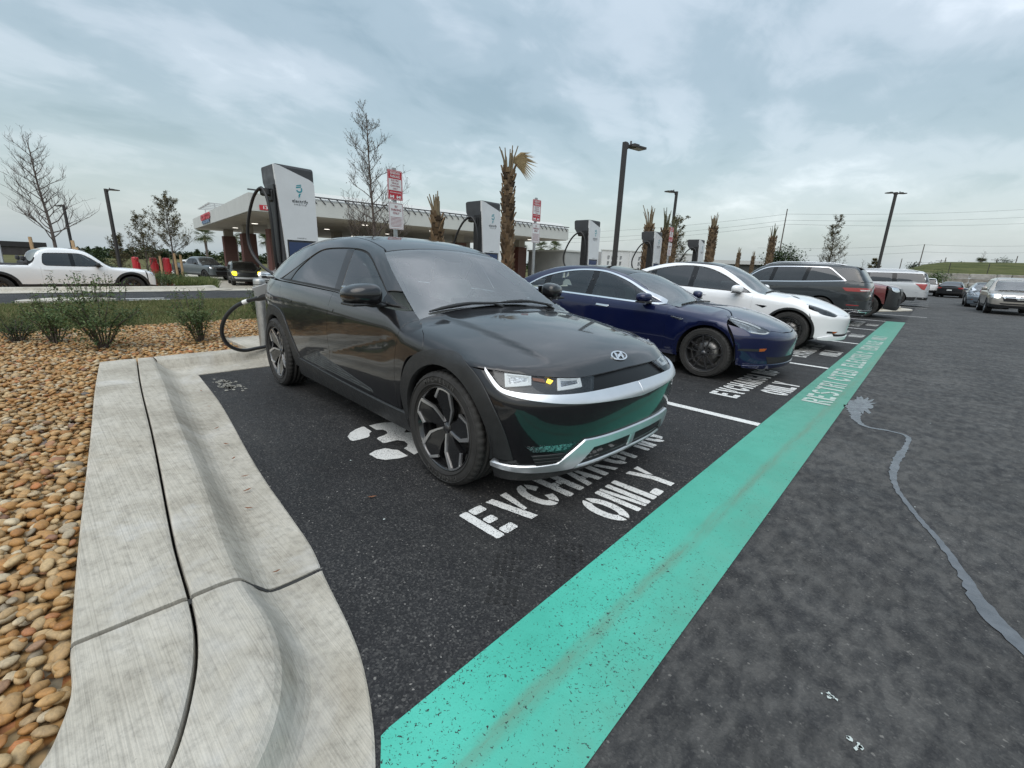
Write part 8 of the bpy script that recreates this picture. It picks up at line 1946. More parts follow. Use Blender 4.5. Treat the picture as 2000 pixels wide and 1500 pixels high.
 for k in range(13): link('fence_post', pme, fr, loc=(-3 + k * 4.2, 0, 0))
 wb = MB()
 for z in (0.2, 0.55, 0.9, 1.25, 1.52): wb.tube([(-3, 0, z), (47.4, 0, z)], 0.012, 4)
 wb.build('fence_wire', M_POLE, fr)
 # utility poles and the wires strung between them
 wood = variation(pmat('weathered timber pole', (0.10, 0.085, 0.075), 0.9), 3, 0.2)
 def pole(x, y, h, label, cross=0.0, r=0.17, z0=0.0):
  p = empty('utility_pole', (x, y, z0), 0, label, 'utility pole', 'utility poles behind the lot'); b = MB(); b.tube([(0, 0, 0), (0, 0, h)], [r, r * 0.6], 8); b.build('pole_shaft', wood, p)
  if cross: b = MB(); b.bbox((0, 0, h - 0.5), (cross, 0.12, 0.14), 0.02); b.build('cross_arm', wood, p)
  return Vector((x, y, z0 + h))
 def D(px, py, d): v = _fw + _rt * ((px - 1000) / CAM_F) - _up * ((py - 750) / CAM_F); return Vector((0, 0, CAM_H)) + v * d
 tops = []
 for (px, py, d, lab, cr) in ((1538, 408, 95, 'tallest timber pole, rising behind the dark grey wagon and round tree', 0), (1806, 477, 120, 'bare timber pole right of the double-headed lamp post', 0), (1762, 505, 170, 'short distant timber pole beside the silver wagon roof', 0), (1848, 503, 150, 'bare timber pole standing on the grass bank, beside the one with a cross arm', 0), (1839, 507, 170, 'small timber pole with a cross arm, left one on the bank', 3.2), (1948, 505, 165, 'timber pole with a cross arm above the oncoming car', 3.2), (1988, 500, 150, 'timber pole near the right edge above the oncoming car', 0)):
  P = D(px, py, d); tops.append(pole(P.x, P.y, P.z, lab, cr, r=0.16 if d < 130 else 0.2))
 def wire(ps, label, sag=0.8, r=0.018):
  b = MB(); pts = []
  for a, c in zip(ps[:-1], ps[1:]):
   for k in range(12): u = k / 12; pts.append(a.lerp(c, u) - Vector((0, 0, sag * 4 * u * (1 - u))))
  pts.append(ps[-1]); b.tube(pts, r, 4); o = b.build('power_line', pmat('dark wire', (0.03, 0.03, 0.033), 0.6)); tag(o, label, 'wire', 'power lines')
 for ly, ry, lab in ((432, 404, 'highest power line crossing the right-hand sky'), (444, 420, 'power line crossing the right-hand sky, second from the top'), (452, 433, 'power line crossing the right-hand sky, third from the top')):
  wire([D(1100, ly + 22, 140), D(1538, ly - 14, 95), D(2100, ry - 2, 125)], lab, 0.8, 0.020)
 for ly, ry, lab in ((478, 476, 'upper of the thin low wires above the grass bank'), (492, 489, 'lower of the thin low wires above the grass bank')):
  wire([D(1480, ly + 6, 150), D(1806, ly, 121), D(2100, ry, 150)], lab, 0.6, 0.022)
 # red vacuum posts by the planting bed
 redm = pmat('red enamel', (0.42, 0.018, 0.026), 0.35)
 for px, d, lab in ((302, 30, 'red vacuum post right of the white pickup nose'), (327, 30, 'red vacuum post behind the small bare tree'), (267, 31, 'red vacuum post half hidden behind the white pickup bonnet')):
  P = D(px, 525, d); r_ = empty('vacuum_post', (P.x, P.y, gz(P.x)), R(40), lab, 'vacuum post', 'red vacuum posts'); b = MB(); b.lathe([(0.20, 0), (0.20, 1.70), (0.18, 1.80), (0.0, 1.83)], 18); b.build('post', redm, r_); b = MB(); b.bbox((0.16, 0, 1.2), (0.16, 0.22, 0.5), 0.03); b.build('hose_box', redm, r_)
build_background()
# ------------------------------------------------------------------ trees, palms, shrubs
M_BARK = variation(pmat('grey brown bark', (0.105, 0.085, 0.075), 0.9), 6, 0.3, 0.05, 0.4, 60)
M_TWIG = pmat('bare twigs', (0.10, 0.080, 0.070), 0.9)
M_LEAFDRY = leafy('sparse olive leaves', [(0.0, (0.07, 0.075, 0.030)), (0.5, (0.12, 0.11, 0.05)), (1.0, (0.17, 0.13, 0.07))])
M_LEAFDARK = leafy('dark evergreen leaves', [(0.0, (0.018, 0.034, 0.014)), (0.6, (0.035, 0.060, 0.022)), (1.0, (0.070, 0.095, 0.035))])
M_LEAFMID = leafy('holly green leaves', [(0.0, (0.036, 0.066, 0.020)), (0.45, (0.066, 0.108, 0.036)), (0.8, (0.105, 0.150, 0.056)), (1.0, (0.18, 0.20, 0.09))])
M_FROND = leafy('palm fronds', [(0.0, (0.035, 0.060, 0.020)), (0.6, (0.070, 0.095, 0.035)), (1.0, (0.14, 0.14, 0.07))])
M_DEADFROND = leafy('dead palm frond', [(0.0, (0.22, 0.15, 0.075)), (1.0, (0.34, 0.26, 0.14))])
def DP(px, py, d):
 v = _fw + _rt * ((px - 1000) / CAM_F) - _up * ((py - 750) / CAM_F); return Vector((0, 0, CAM_H)) + v * d
def leaves_mesh(name, P, size, mat, rng, flat=0.0, aspect=0.5):
 """small bent rhombic leaves at points P"""
 n = len(P); P = np.asarray(P, float)
 a = RNG.uniform(0, 2 * np.pi, n); e = RNG.uniform(-0.9, 0.9, n) * (1 - flat); s = size * RNG.uniform(0.55, 1.3, n)
 d = np.stack([np.cos(a) * np.cos(e), np.sin(a) * np.cos(e), np.sin(e)], -1); sd = np.stack([-np.sin(a), np.cos(a), RNG.uniform(-0.6, 0.6, n)], -1); sd /= np.linalg.norm(sd, axis=1, keepdims=True)
 up = np.cross(d, sd)
 V = np.stack([P, P + d * (s * .5)[:, None] + sd * (s * aspect * .5)[:, None] + up * (s * .10)[:, None], P + d * s[:, None], P + d * (s * .5)[:, None] - sd * (s * aspect * .5)[:, None] + up * (s * .10)[:, None]], 1).reshape(-1, 3)
 i = np.arange(n)[:, None] * 4; F = np.concatenate([i + [0, 1, 2], i + [0, 2, 3]], 0)
 return np_mesh(name, V, F, mat, False)
def bare_tree(base, h, spread, label, rng, leaves=0, first=0.28, lean=(0, 0), density=1.0, name='bare_tree', leaf_mat=None, leaf_size=0.05, r0=None, group='young trees round the lot'):
 root = empty(name, base, 0, label, 'tree', group); tb = MB(); cb = MB(); LP = []
 r0 = r0 or 0.020 * h * 0.55
 N = 14; tp = []
 for k in range(N + 1):
  t = k / N; tp.append(Vector((lean[0] * t + 0.04 * h * 0.3 * mnoise.noise(Vector((t * 3, base[0], 1))), lean[1] * t + 0.04 * h * 0.3 * mnoise.noise(Vector((t * 3, base[1], 7))), h * t)))
 tb.tube(tp, [r0 * (1 - 0.90 * k / N) + 0.004 for k in range(N + 1)], 7)
 def at(t): i = min(int(t * N), N - 1); return tp[i].lerp(tp[i + 1], t * N - i)
 def branch(p, d, L, r, lv):
  n = 5 if lv == 1 else 4; pts = [p]; q = p.copy(); dd = d.copy()
  for k in range(n):
   dd = (dd + Vector((rng.gauss(0, .16), rng.gauss(0, .16), rng.gauss(0.10, .12)))).normalized(); q = q + dd * (L / n); pts.append(q.copy())
  cb.tube(pts, [max(r * (1 - 0.8 * k / n), 0.0025) for k in range(n + 1)], 4 if lv == 1 else 3, cap=False)
  if lv < 3:
   for k in range(int((4 if lv == 1 else 3) * density + rng.random())):
    u = rng.uniform(0.25, 1.0); i = min(int(u * n), n - 1); pp = pts[i].lerp(pts[i + 1], u * n - i)
    a = rng.uniform(0, 6.28); side = Vector((math.cos(a), math.sin(a), rng.uniform(-.2, .6))); branch(pp, (dd * 0.8 + side * 0.75).normalized(), L * rng.uniform(0.35, 0.6), r * 0.5, lv + 1)
  if leaves:
   for k in range(leaves if lv > 1 else leaves // 2): i = rng.randrange(n); LP.append(pts[i].lerp(pts[i + 1], rng.random()) + Vector((rng.gauss(0, .03), rng.gauss(0, .03), rng.gauss(0, .03))))
 nb = int(26 * density)
 for k in range(nb):
  t = first + (0.97 - first) * (k + rng.random()) / nb; a = k * 2.4 + rng.uniform(-.5, .5); L = spread * (1.0 - 0.72 * ((t - first) / (1 - first)) ** 0.9) * rng.uniform(0.7, 1.15)
  branch(at(t), Vector((math.cos(a), math.sin(a), rng.uniform(0.35, 1.0))).normalized(), L, r0 * (0.42 - 0.28 * t), 1)
 tb.build('trunk', M_BARK, root); cb.build('crown', M_TWIG, root)
 if LP: link('leaves', leaves_mesh('leaves', [tuple(p) for p in LP], leaf_size, leaf_mat or M_LEAFDRY, rng), root)
 return root
def trunk_palm(base, h, r, label, rng, top=0.9, dead=False, lean=(0, 0), tuft=7, dark=False):
 root = empty('trunk_palm', base, 0, label, 'palm tree', 'trimmed palms with bare trunks'); ht = h - top
 m, t = nmat('palm trunk bark', rough=0.95); co = t.coord('Object'); z = t.n('ShaderNodeSeparateXYZ', {'Vector': co}).outputs['Z']
 t.base(t.mix(t.n('ShaderNodeMapRange', {'Value': z, 'From Min': 0.6, 'From Max': 2.0}).outputs[0], t.ramp(t.noise(co, 9, 5, .7), [(.3, (.13, .065, .03)), (.7, (.24, .125, .06))]), t.ramp(t.noise(co, 9, 5, .7), [(.3, (.055, .038, .024)), (.7, (.15, .105, .065))]))) if t.m.node_tree.nodes['Principled BSDF'].inputs['Base Color'].links == () else None
 tb = MB(); N = 10; ax = lambda t_: Vector((lean[0] * t_, lean[1] * t_, ht * t_))
 tb.tube([ax(k / N) for k in range(N + 1)], [r * (0.92 - 0.25 * (k / N) ** 2 + 0.05 * math.sin(k * 2.1)) for k in range(N + 1)], 12); tb.build('trunk', m, root)
 bm_, t = nmat('palm leaf bases', rough=0.9); rnd = t.n('ShaderNodeNewGeometry').outputs['Random Per Island']; t.base(t.ramp(rnd, [(0, (.045, .030, .018)), (.4, (.10, .065, .035)), (.75, (.17, .115, .065)), (1, (.26, .19, .12))]))
 bb = MB(); nb = int(ht * 46)
 for k in range(nb):
  t_ = 0.16 + 0.86 * k / nb; a = k * 2.39996 + rng.uniform(-.25, .25); c = ax(min(t_, 1.0)); L = rng.uniform(0.11, 0.20); w = rng.uniform(0.035, 0.060); o = Vector((math.cos(a), math.sin(a), 0)); s = Vector((-math.sin(a), math.cos(a), 0)); r1 = r * 0.78
  p0 = c + o * r1; p1 = p0 + Vector((0, 0, L * 0.85)) + o * (L * rng.uniform(0.22, 0.50)); th = 0.018
  bb.add([p0 - s * w + o * th, p0 + s * w + o * th, p0 + s * w - o * th, p0 - s * w - o * th, p1 - s * w * .55 + o * th * .6, p1 + s * w * .55 + o * th * .6, p1 + s * w * .5 - o * th, p1 - s * w * .5 - o * th], [(0, 1, 5, 4), (1, 2, 6, 5), (2, 3, 7, 6), (3, 0, 4, 7), (4, 5, 6, 7)])
 bb.build('leaf_bases', bm_, root)['kind'] = 'stuff'
 sb = MB(); tp = ax(1.0)
 sm = pmat('cut frond stalks', (0.16, 0.125, 0.075), 0.8) if not dark else pmat('cut green stalks', (0.085, 0.085, 0.045), 0.8)
 for k in range(tuft + 8):
  a = rng.uniform(0, 6.28); o = Vector((math.cos(a), math.sin(a), 0)); L = top * rng.uniform(0.75, 1.05) * (1.0 if k < tuft else 0.85); sp = rng.uniform(0.0, 0.07) if k >= 3 else rng.uniform(0.14, 0.30)
  p0 = tp + o * r * 0.35 - Vector((0, 0, 0.15)); p1 = p0 + Vector((0, 0, L * 0.6)) + o * L * sp * 0.5; p2 = p0 + Vector((0, 0, L)) + o * L * sp * 1.2; sb.tube([p0, p1, p2], [0.028, 0.020, 0.012], 5)
 sb.build('frond_stalks', sm, root)
 if dead:
  d = MB(); c = tp + Vector((0.02, 0.05, top * 0.35)); dirv = Vector((0.55, 0.78, 0.10)).normalized()
  for k in range(17):
   u = k / 16 - 0.5; v = (dirv + Vector((0, 0, -1.5 * u + 0.0)) + Vector((-0.3, 0.2, 0)) * u).normalized(); L = 0.72 - 0.30 * abs(u); s = v.cross(Vector((0.65, -0.71, 0.1))).normalized() * 0.022
   p0 = c + dirv * 0.02; m1 = p0 + v * L * 0.55 - Vector((0, 0, 0.02)); e = p0 + v * L - Vector((0, 0, 0.10 + 0.1 * rng.random())); d.add([p0 - s * .4, p0 + s * .4, m1 + s, m1 - s, e], [(0, 1, 2, 3), (3, 2, 4)])
  d.build('dead_frond', M_DEADFROND, root)
 return root
def fan_palm(base, h, label, rng, size=1.5, n=26):
 root = empty('fan_palm', base, 0, label, 'palm tree', 'leafy palms beyond the lot'); b = MB(); b.tube([(0, 0, 0), (0.05, 0.03, h * 0.5), (0, 0, h - 0.3)], [0.20, 0.15, 0.17], 8); b.build('trunk', M_BARK, root)
 f = MB()
 for k in range(n):
  a = k * 2.4 + rng.uniform(-.2, .2); e = rng.uniform(-0.7, 1.25); d = Vector((math.cos(a) * math.cos(e), math.sin(a) * math.cos(e), math.sin(e))); L = size * rng.uniform(0.8, 1.1); c = Vector((0, 0, h - 0.2)) + d * L * 0.30
  s = d.cross(Vector((0, 0, 1))); s = s.normalized() if s.length > .05 else Vector((1, 0, 0)); up = s.cross(d)
  for j in range(11):
   u = (j / 10 - 0.5) * 2.0; v = (d * math.cos(u * 1.15) + s * math.sin(u * 1.15)).normalized(); w = v.cross(up).normalized() * 0.035; l = L * 0.62 * (1 - 0.25 * abs(u)); m1 = c + v * l * .55; t_ = c + v * l - Vector((0, 0, l * 0.30)); f.add([c - w * .3, c + w * .3, m1 + w, m1 - w, t_], [(0, 1, 2, 3), (3, 2, 4)])
  f.tube([Vector((0, 0, h - 0.3)), c], 0.018, 4)
 f.build('crown', M_FROND, root); return root
def shrub(base, w, h, label, rng, n=1800, size=0.035, mat=None, stems=14, name='shrub', group='young shrubs in the pebble bed', loose=1.0, sprays=14):
 root = empty(name, base, 0, label, 'shrub', group); st = MB(); P = []
 for k in range(stems):
  a = rng.uniform(0, 6.28); rr = rng.uniform(0.1, 1) ** 0.6; e = Vector((math.cos(a) * rr * w * 0.5, math.sin(a) * rr * w * 0.5, h * rng.uniform(0.60, 1.0) * (1 - 0.25 * rr))); m1 = e * 0.5 + Vector((0, 0, h * 0.10)); pts = [Vector((0.03 * math.cos(a), 0.03 * math.sin(a), 0)), m1, e]
  st.tube(pts, [0.009, 0.006, 0.003], 4)
  for j in range(max(1, n // stems)):
   u = rng.uniform(0.12, 1.0) ** 0.75; q = pts[0].lerp(m1, u * 2) if u < .5 else m1.lerp(e, u * 2 - 1); s = 0.10 * loose * w * (1.2 - 0.75 * u); P.append(tuple(q + Vector((rng.gauss(0, s), rng.gauss(0, s), rng.gauss(0, s * .7)))))
 for k in range(sprays):
  a = rng.uniform(0, 6.28); rr = rng.uniform(0.2, 0.9); p0 = Vector((math.cos(a) * rr * w * .4, math.sin(a) * rr * w * .4, h * 0.7)); e = p0 + Vector((math.cos(a) * .05, math.sin(a) * .05, h * rng.uniform(0.25, 0.42))); st.tube([p0, e], [0.004, 0.002], 3)
  for j in range(26): P.append(tuple(p0.lerp(e, rng.random()) + Vector((rng.gauss(0, .018), rng.gauss(0, .018), 0))))
 P = [p for p in P if p[2] > 0.02]
 st.build('stems', M_TWIG, root); link('foliage', leaves_mesh('foliage', P, size, mat or M_LEAFMID, rng), root); return root
def blob_tree(base, w, h, label, rng, n=2500, size=0.22, mat=None, trunk=True, cone=False, name='evergreen_tree', group='evergreens round the lot', low=0.0):
 root = empty(name, base, 0, label, 'tree', group)
 b = MB(); b.tube([(0, 0, 0), (0, 0, h * 0.55)], [0.035 * h * .5 + .03, 0.02], 7); b.build('trunk', M_BARK, root)
 cl = []
 for k in range(26):
  if cone: t_ = rng.random() ** 1.3; rr = (1 - t_) * w * 0.5 * rng.uniform(.3, 1); a = rng.uniform(0, 6.28); cl.append((Vector((rr * math.cos(a), rr * math.sin(a), h * (0.06 + 0.92 * t_))), w * 0.15 * (1.15 - t_)))
  else: d = Vector((rng.gauss(0, 1), rng.gauss(0, 1), rng.gauss(0, 1))).normalized() * rng.random() ** .4; cl.append((Vector((d.x * w * .42, d.y * w * .42, h * (low + (1 - low) * 0.55) + d.z * h * (1 - low) * .40)), w * rng.uniform(.10, .17)))
 P = []
 for k in range(n): c, s = cl[rng.randrange(len(cl))]; P.append(tuple(c + Vector((rng.gauss(0, s), rng.gauss(0, s), rng.gauss(0, s * .8)))))
 P = [p for p in P if p[2] > 0.03]
 link('crown', leaves_mesh('crown', P, size, mat or M_LEAFDARK, rng, aspect=0.6), root); return root
def build_plants():
 rng = random.Random(33)
 G = lambda px, py, d: (lambda p: (p.x, p.y, gz(p.x)))(DP(px, py, d))
 H = lambda px, py, d: DP(px, py, d).z - gz(DP(px, py, d).x)
 # shrubs among the pebbles
 shrub((-8.00, 0.60, 0.06), 1.10, 0.92, 'largest green shrub in the pebbles, tall sprays against the road', rng, 3400, 0.040, sprays=26, stems=20)
 shrub((-8.75, 0.18, 0.06), 0.70, 0.66, 'green shrub just left of the largest one, half behind it', rng, 1700, 0.038)
 shrub((-7.85, 1.66, 0.06), 0.74, 0.76, 'green shrub left of the looping black cable', rng, 2200, 0.036, sprays=12)
 shrub((-9.15, -0.18, 0.06), 0.52, 0.36, 'low dark shrub at the left, on the pebbles by the lawn', rng, 1300, 0.030, M_LEAFDARK, sprays=2)
 shrub((-9.35, -0.72, 0.06), 0.42, 0.62, 'bright green shrub cut by the left edge of the picture', rng, 1200, 0.038, leafy('fresh green leaves', [(0.0, (0.06, 0.14, 0.02)), (1.0, (0.12, 0.22, 0.05))]), sprays=6)
 shrub((-8.35, 2.75, 0.06), 0.50, 0.72, 'narrow green shrub behind the steel bollard', rng, 1300, 0.036)
 for k, y in enumerate((5.2, 7.4, 9.9, 12.3, 14.2)): shrub((-8.6, y, 0.06), 0.6, 0.6, ['low shrub behind the black car roof', 'low shrub beside the second charger', 'low shrub behind the blue sedan', 'low shrub by the base of the tall lamp post', 'low shrub behind the white crossover'][k], rng, 700, 0.045)
 # low bushes and green cover along the bed beyond the road
 for k, (px, py, d, w, h) in enumerate(((22, 560, 17.5, 1.1, 0.6), (62, 558, 17.2, 1.4, 0.62), (105, 552, 17.4, 1.2, 0.66), (165, 552, 17.5, 1.5, 0.6), (205, 550, 17.6, 1.3, 0.62), (252, 548, 18.0, 1.2, 0.62), (278, 545, 18.2, 1.0, 0.55))):
  p = G(px, py, d); shrub((p[0], p[1], p[2] + 0.12), w, h, ['low dark bush at the foot of the grey sign post', 'low bush under the white pickup rear wheel', 'low bush left of the staked tree trunk', 'low bush right of the staked tree trunk', 'low bush under the white pickup doors', 'low bush under the white pickup front wheel', 'low bush at the white pickup nose'][k], rng, 1100, 0.07, M_LEAFDARK, name='bush', group='low bushes along the bed', sprays=4)
 for k, (px, py, d, w, h) in enumerate(((305, 545, 21.5, 2.2, 0.95), (335, 545, 22.5, 2.0, 0.9), (318, 535, 25, 2.4, 0.9))):
  p = G(px, py, d); shrub((p[0], p[1], p[2] + 0.1), w, h, ['broad green bush right of the white pickup nose', 'broad green bush under the small bare tree', 'broad green bush behind the other two by the red posts'][k], rng, 2200, 0.075, M_LEAFMID, name='bush', group='broad bushes at the end of the bed', sprays=0)
 pts = [DP(px, py, d) for px, py, d in ((345, 560, 20.6), (425, 555, 20.8), (408, 535, 27), (350, 532, 27))]
 blades('tall_grass', [(p.x, p.y) for p in pts], 9000, 0.55, 0.03, leafy('rank grass', [(0.0, (0.06, 0.10, 0.025)), (0.5, (0.11, 0.14, 0.045)), (1.0, (0.19, 0.19, 0.08))]), rng, 0, 0.9, zf=lambda x: np.array([gz(v) + 0.05 for v in x]))
 # bare and thin-leaved young trees
 p = G(128, 548, 17.6); bare_tree(p, H(64, 290, 17.6), 1.75, 'bare staked tree in front of the white pickup', rng, 0, 0.36, lean=(-0.28, -0.22), density=1.35, r0=0.075)
 p = G(290, 530, 29); bare_tree(p, H(264, 425, 29), 1.5, 'thin brown-leaved tree behind the white pickup bonnet', rng, 7, 0.2, density=1.1, leaf_size=0.10)
 p = G(343, 535, 25.5); bare_tree(p, H(317, 392, 25.5), 1.5, 'small leafy-twigged tree beside the red vacuum post', rng, 8, 0.32, density=1.2, leaf_size=0.09)
 p = G(240, 530, 33); bare_tree(p, 3.2, 1.2, 'low brown tree left of the thin brown-leaved one', rng, 8, 0.12, leaf_size=0.11)
 bare_tree((-9.5, 5.66, 0.05), 4.32, 1.05, 'bare budding tree between the first charger and the red sign', rng, 1, 0.22, lean=(-0.05, -0.12), density=1.55, leaf_size=0.035, r0=0.042)
 bare_tree((-11.6, 26.4, 0.05), 4.3, 1.3, 'leafy young tree standing among the trunk palms by the far chargers', rng, 7, 0.15, leaf_size=0.10, density=1.2)
 p = DP(1617, 520, 42); bare_tree((p.x, p.y, 0.0), DP(1617, 428, 42).z, 1.75, 'thin-leaved young tree above the dark grey wagon tail', rng, 6, 0.18, leaf_size=0.10, density=1.35)
 p = DP(1705, 530, 60); bare_tree((p.x, p.y, 0), 3.9, 1.3, 'small ragged tree left of the double-headed lamp post', rng, 9, 0.15, leaf_size=0.18)
 p = DP(1682, 530, 62); bare_tree((p.x, p.y, 0), 3.9, 1.0, 'bare sapling left of the small ragged tree', rng, 0, 0.2)
 p = DP(1912, 530, 98); bare_tree((p.x, p.y, 3.0), 5.2, 1.3, 'bare sapling on the bank above the oncoming car', rng, 0, 0.3)
 # stakes holding the young trees, grey sign post at the edge
 wood = variation(pmat('pale timber stake', (0.36, 0.24, 0.13), 0.85), 5, 0.2)
 def stake(a, b_, r, label, mat=wood, name='tree_stake', cat='stake', group='timber tree stakes'):
  A, B = Vector(a), Vector(b_); o = MB().tube([A - A, B - A], r, 6, smooth=False).build(name, mat); o.location = A; return tag(o, label, cat, group)
 for (b0, t0, d, lab) in (((78, 548), (58, 463), 17.5, 'pale timber stake left of the staked bare tree'), ((166, 560), (149, 484), 17.0, 'pale timber stake right of the staked bare tree'), ((160, 556), (141, 470), 17.4, 'pale timber stake close behind the right-hand one')):
  A, B = DP(*b0, d), DP(*t0, d); stake((A.x, A.y, gz(A.x) + 0.05), B, 0.055, lab)
 for (b0, t0, d, lab) in (((317, 532), (312, 500), 25, 'timber stake between the red vacuum posts'), ((347, 532), (340, 495), 25.2, 'timber stake at the trunk of the small leafy-twigged tree'), ((357, 535), (352, 498), 25.3, 'timber stake right of the small leafy-twigged tree')):
  A, B = DP(*b0, d), DP(*t0, d); stake((A.x, A.y, gz(A.x)), B, 0.06, lab)
 A, B = DP(16, 568, 16.4), DP(-3, 478, 16.4); stake((A.x, A.y, gz(A.x)), B, 0.05, 'grey metal post leaning at the left edge by the bed', M_GALV, 'sign_post', 'post', None)
 # trimmed palms
 trunk_palm((-8.5, 8.98, 0.0), 4.42, 0.17, 'tallest trimmed palm with one dead tan frond, right of the second charger', rng, 0.75, True, lean=(0.0, -0.10))
 trunk_palm((-8.5, 6.60, 0.0), 3.10, 0.135, 'short trimmed palm between the red sign and the second charger', rng, 0.75)
 trunk_palm((-8.5, 16.85, 0.0), 3.90, 0.19, 'trimmed palm just left behind the fourth charger', rng, 0.9)
 trunk_palm((-8.5, 18.30, 0.0), 3.95, 0.20, 'trimmed palm behind the farthest parking sign', rng, 0.95, dark=True)
 trunk_palm((-9.3, 20.9, 0.0), 4.0, 0.20, 'mossy trimmed palm in front of the far lamp post', rng, 1.0, dark=True)
 trunk_palm((-8.5, 23.6, 0.0), 4.35, 0.235, 'stout trimmed palm right of the farthest charger', rng, 0.85)
 trunk_palm((-8.5, 34.6, 0.0), 4.8, 0.26, 'trimmed palm with a green tuft left of the tallest timber pole', rng, 1.0, dark=True)
 for (px, py, d, lab) in ((1446, 480, 60, 'small distant trimmed palm above the white crossover, left of a pair'), (1474, 487, 62, 'small distant trimmed palm above the white crossover, right of a pair')):
  P = DP(px, py, d); trunk_palm((P.x, P.y, 0), P.z, 0.30, lab, rng, 1.0)
 # leafy palms
 for (px, py, d, lab) in ((400, 466, 60, 'leafy palm left of the canopy column at left'), (461, 474, 62, 'leafy palm just left of the brick column'), (520, 474, 62, 'leafy palm between the brick column and the first charger'), (1017, 492, 75, 'leafy palm seen under the canopy beside the trunk palm'), (1057, 488, 76, 'leafy palm seen under the canopy right of the sign post'), (1083, 487, 76, 'rightmost leafy palm seen under the canopy')):
  P = DP(px, py, d); g = gz(P.x); fan_palm((P.x, P.y, g), P.z - g + 0.6, lab, rng, 1.9)
 # evergreens
 for (px, py, d, w, cone, lab, mat) in ((384, 487, 52, 2.2, True, 'dark narrow conifer right of the bare trees at left', None), (412, 502, 54, 1.8, True, 'reddish dark conifer under the leafy palm at left', None), (440, 490, 75, 2.6, True, 'dark pointed conifer between two leafy palms', None), (188, 480, 48, 2.6, True, 'dark pointed conifer behind the white pickup windscreen', None), (316, 482, 40, 2.2, True, 'dark conifer behind the small leafy-twigged tree', None)):
  P = DP(px, py, d); g = gz(P.x); blob_tree((P.x, P.y, g), w, P.z - g, lab, rng, 1500, 0.22, mat, cone=cone, name='conifer')
 P = DP(1543, 482, 48); blob_tree((P.x, P.y, 0), 4.0, P.z, 'round dark evergreen tree behind the grey wagon roof', rng, 4500, 0.24)
 P = DP(1832, 540, 62); blob_tree((P.x, P.y, 0), 3.4, P.z + 0.5, 'dark green bush against the stone wall end', rng, 2500, 0.2, M_LEAFMID, name='bush')
 P = DP(1872, 560, 74); blob_tree((P.x, P.y, 0), 1.8, 1.5, 'low brown bush at the foot of the stone wall', rng, 800, 0.18, M_LEAFDRY, name='bush')
 P = DP(1958, 522, 125); blob_tree((P.x, P.y, P.z - 1.9), 3.8, 4.2, 'round dark tree on the bank above the oncoming car', rng, 1500, 0.32)
 P = DP(1914, 516, 99); fan_palm((P.x, P.y, 3.0), P.z - 3.0 + 0.6, 'squat palm on the bank by the bare sapling', rng, 1.7, 30)
 for (px, d, w, h, lab) in ((1785, 160, 5, 3.0, 'distant dark tree clump right of the double-headed lamp post'), (1826, 150, 4, 2.8, 'distant tree clump above the dark green bush'), (1868, 150, 6, 2.4, 'distant tree clump left of the squat palm'), (1890, 150, 6, 2.6, 'distant tree clump behind the squat palm'), (1935, 150, 7, 2.3, 'distant hedge-like clump on the bank'), (1980, 150, 6, 2.0, 'distant tree clump at the right edge')):
  P = DP(px, 524, d); blob_tree((P.x, P.y, 4.4), w, h, lab, rng, 700, 0.5, name='tree_clump', group='distant tree clumps on the bank')
 # a far wooded skyline on the left and under the canopy
 P = []
 for k in range(9000):
  t_ = rng.random(); px = 150 + t_ * 1000; d = 150 + 20 * math.sin(px * 0.02); hh = 1.6 + 2.2 * max(0, mnoise.noise(Vector((px * 0.012, 0, 3)))) + 1.6 * max(0, mnoise.noise(Vector((px * 0.06, 5, 3)))); q = DP(px, 500, d); P.append((q.x, q.y, -1.0 + rng.random() * (hh + 1.0)))
 o = link('far_wood', leaves_mesh('far_wood', P, 1.1, M_LEAFDARK, rng, aspect=0.7)); o['kind'] = 'stuff'
 # stray dead leaves on the gutter and the bay
 lm = leafy('fallen brown leaf', [(0.0, (0.14, 0.055, 0.03)), (1.0, (0.26, 0.12, 0.06))])
 spots = [(-2.92, 0.75), (-2.72, 0.70), (-2.50, 0.64), (-3.25, 0.78), (-3.55, 0.82), (-3.95, 0.86), (-1.86, 0.55), (-2.18, 1.20), (-4.6, 0.97), (-5.2, 1.05), (-4.4, 0.79), (-3.9, 0.73)]
 for k, (x, y) in enumerate(spots):
  L = rng.uniform(0.035, 0.06); w = L * 0.28; b = MB(); pr = [(-L / 2, 0), (-L / 4, w * .4), (0, w * .5), (L / 4, w * .35), (L / 2, 0), (L / 4, -w * .35), (0, -w * .5), (-L / 4, -w * .4)]
  b.add([(u, v, 0.004 + 0.006 * abs(u) / L) for u, v in pr] + [(0, 0, 0.001)], [(i, (i + 1) % 8, 8) for i in range(8)]); o = b.build('fallen_leaf', lm); o.location = (x, y, 0.022 if y < 1.1 else 0.006); o.rotation_euler = (0, 0, rng.uniform(0, 6.28)); tag(o, 'small curled brown leaf lying on the concrete gutter' if y < 1.1 else 'small brown leaf lying alone on the dark bay beside the black car', 'leaf', 'fallen leaves on the gutter' if y < 1.1 else None)
build_plants()
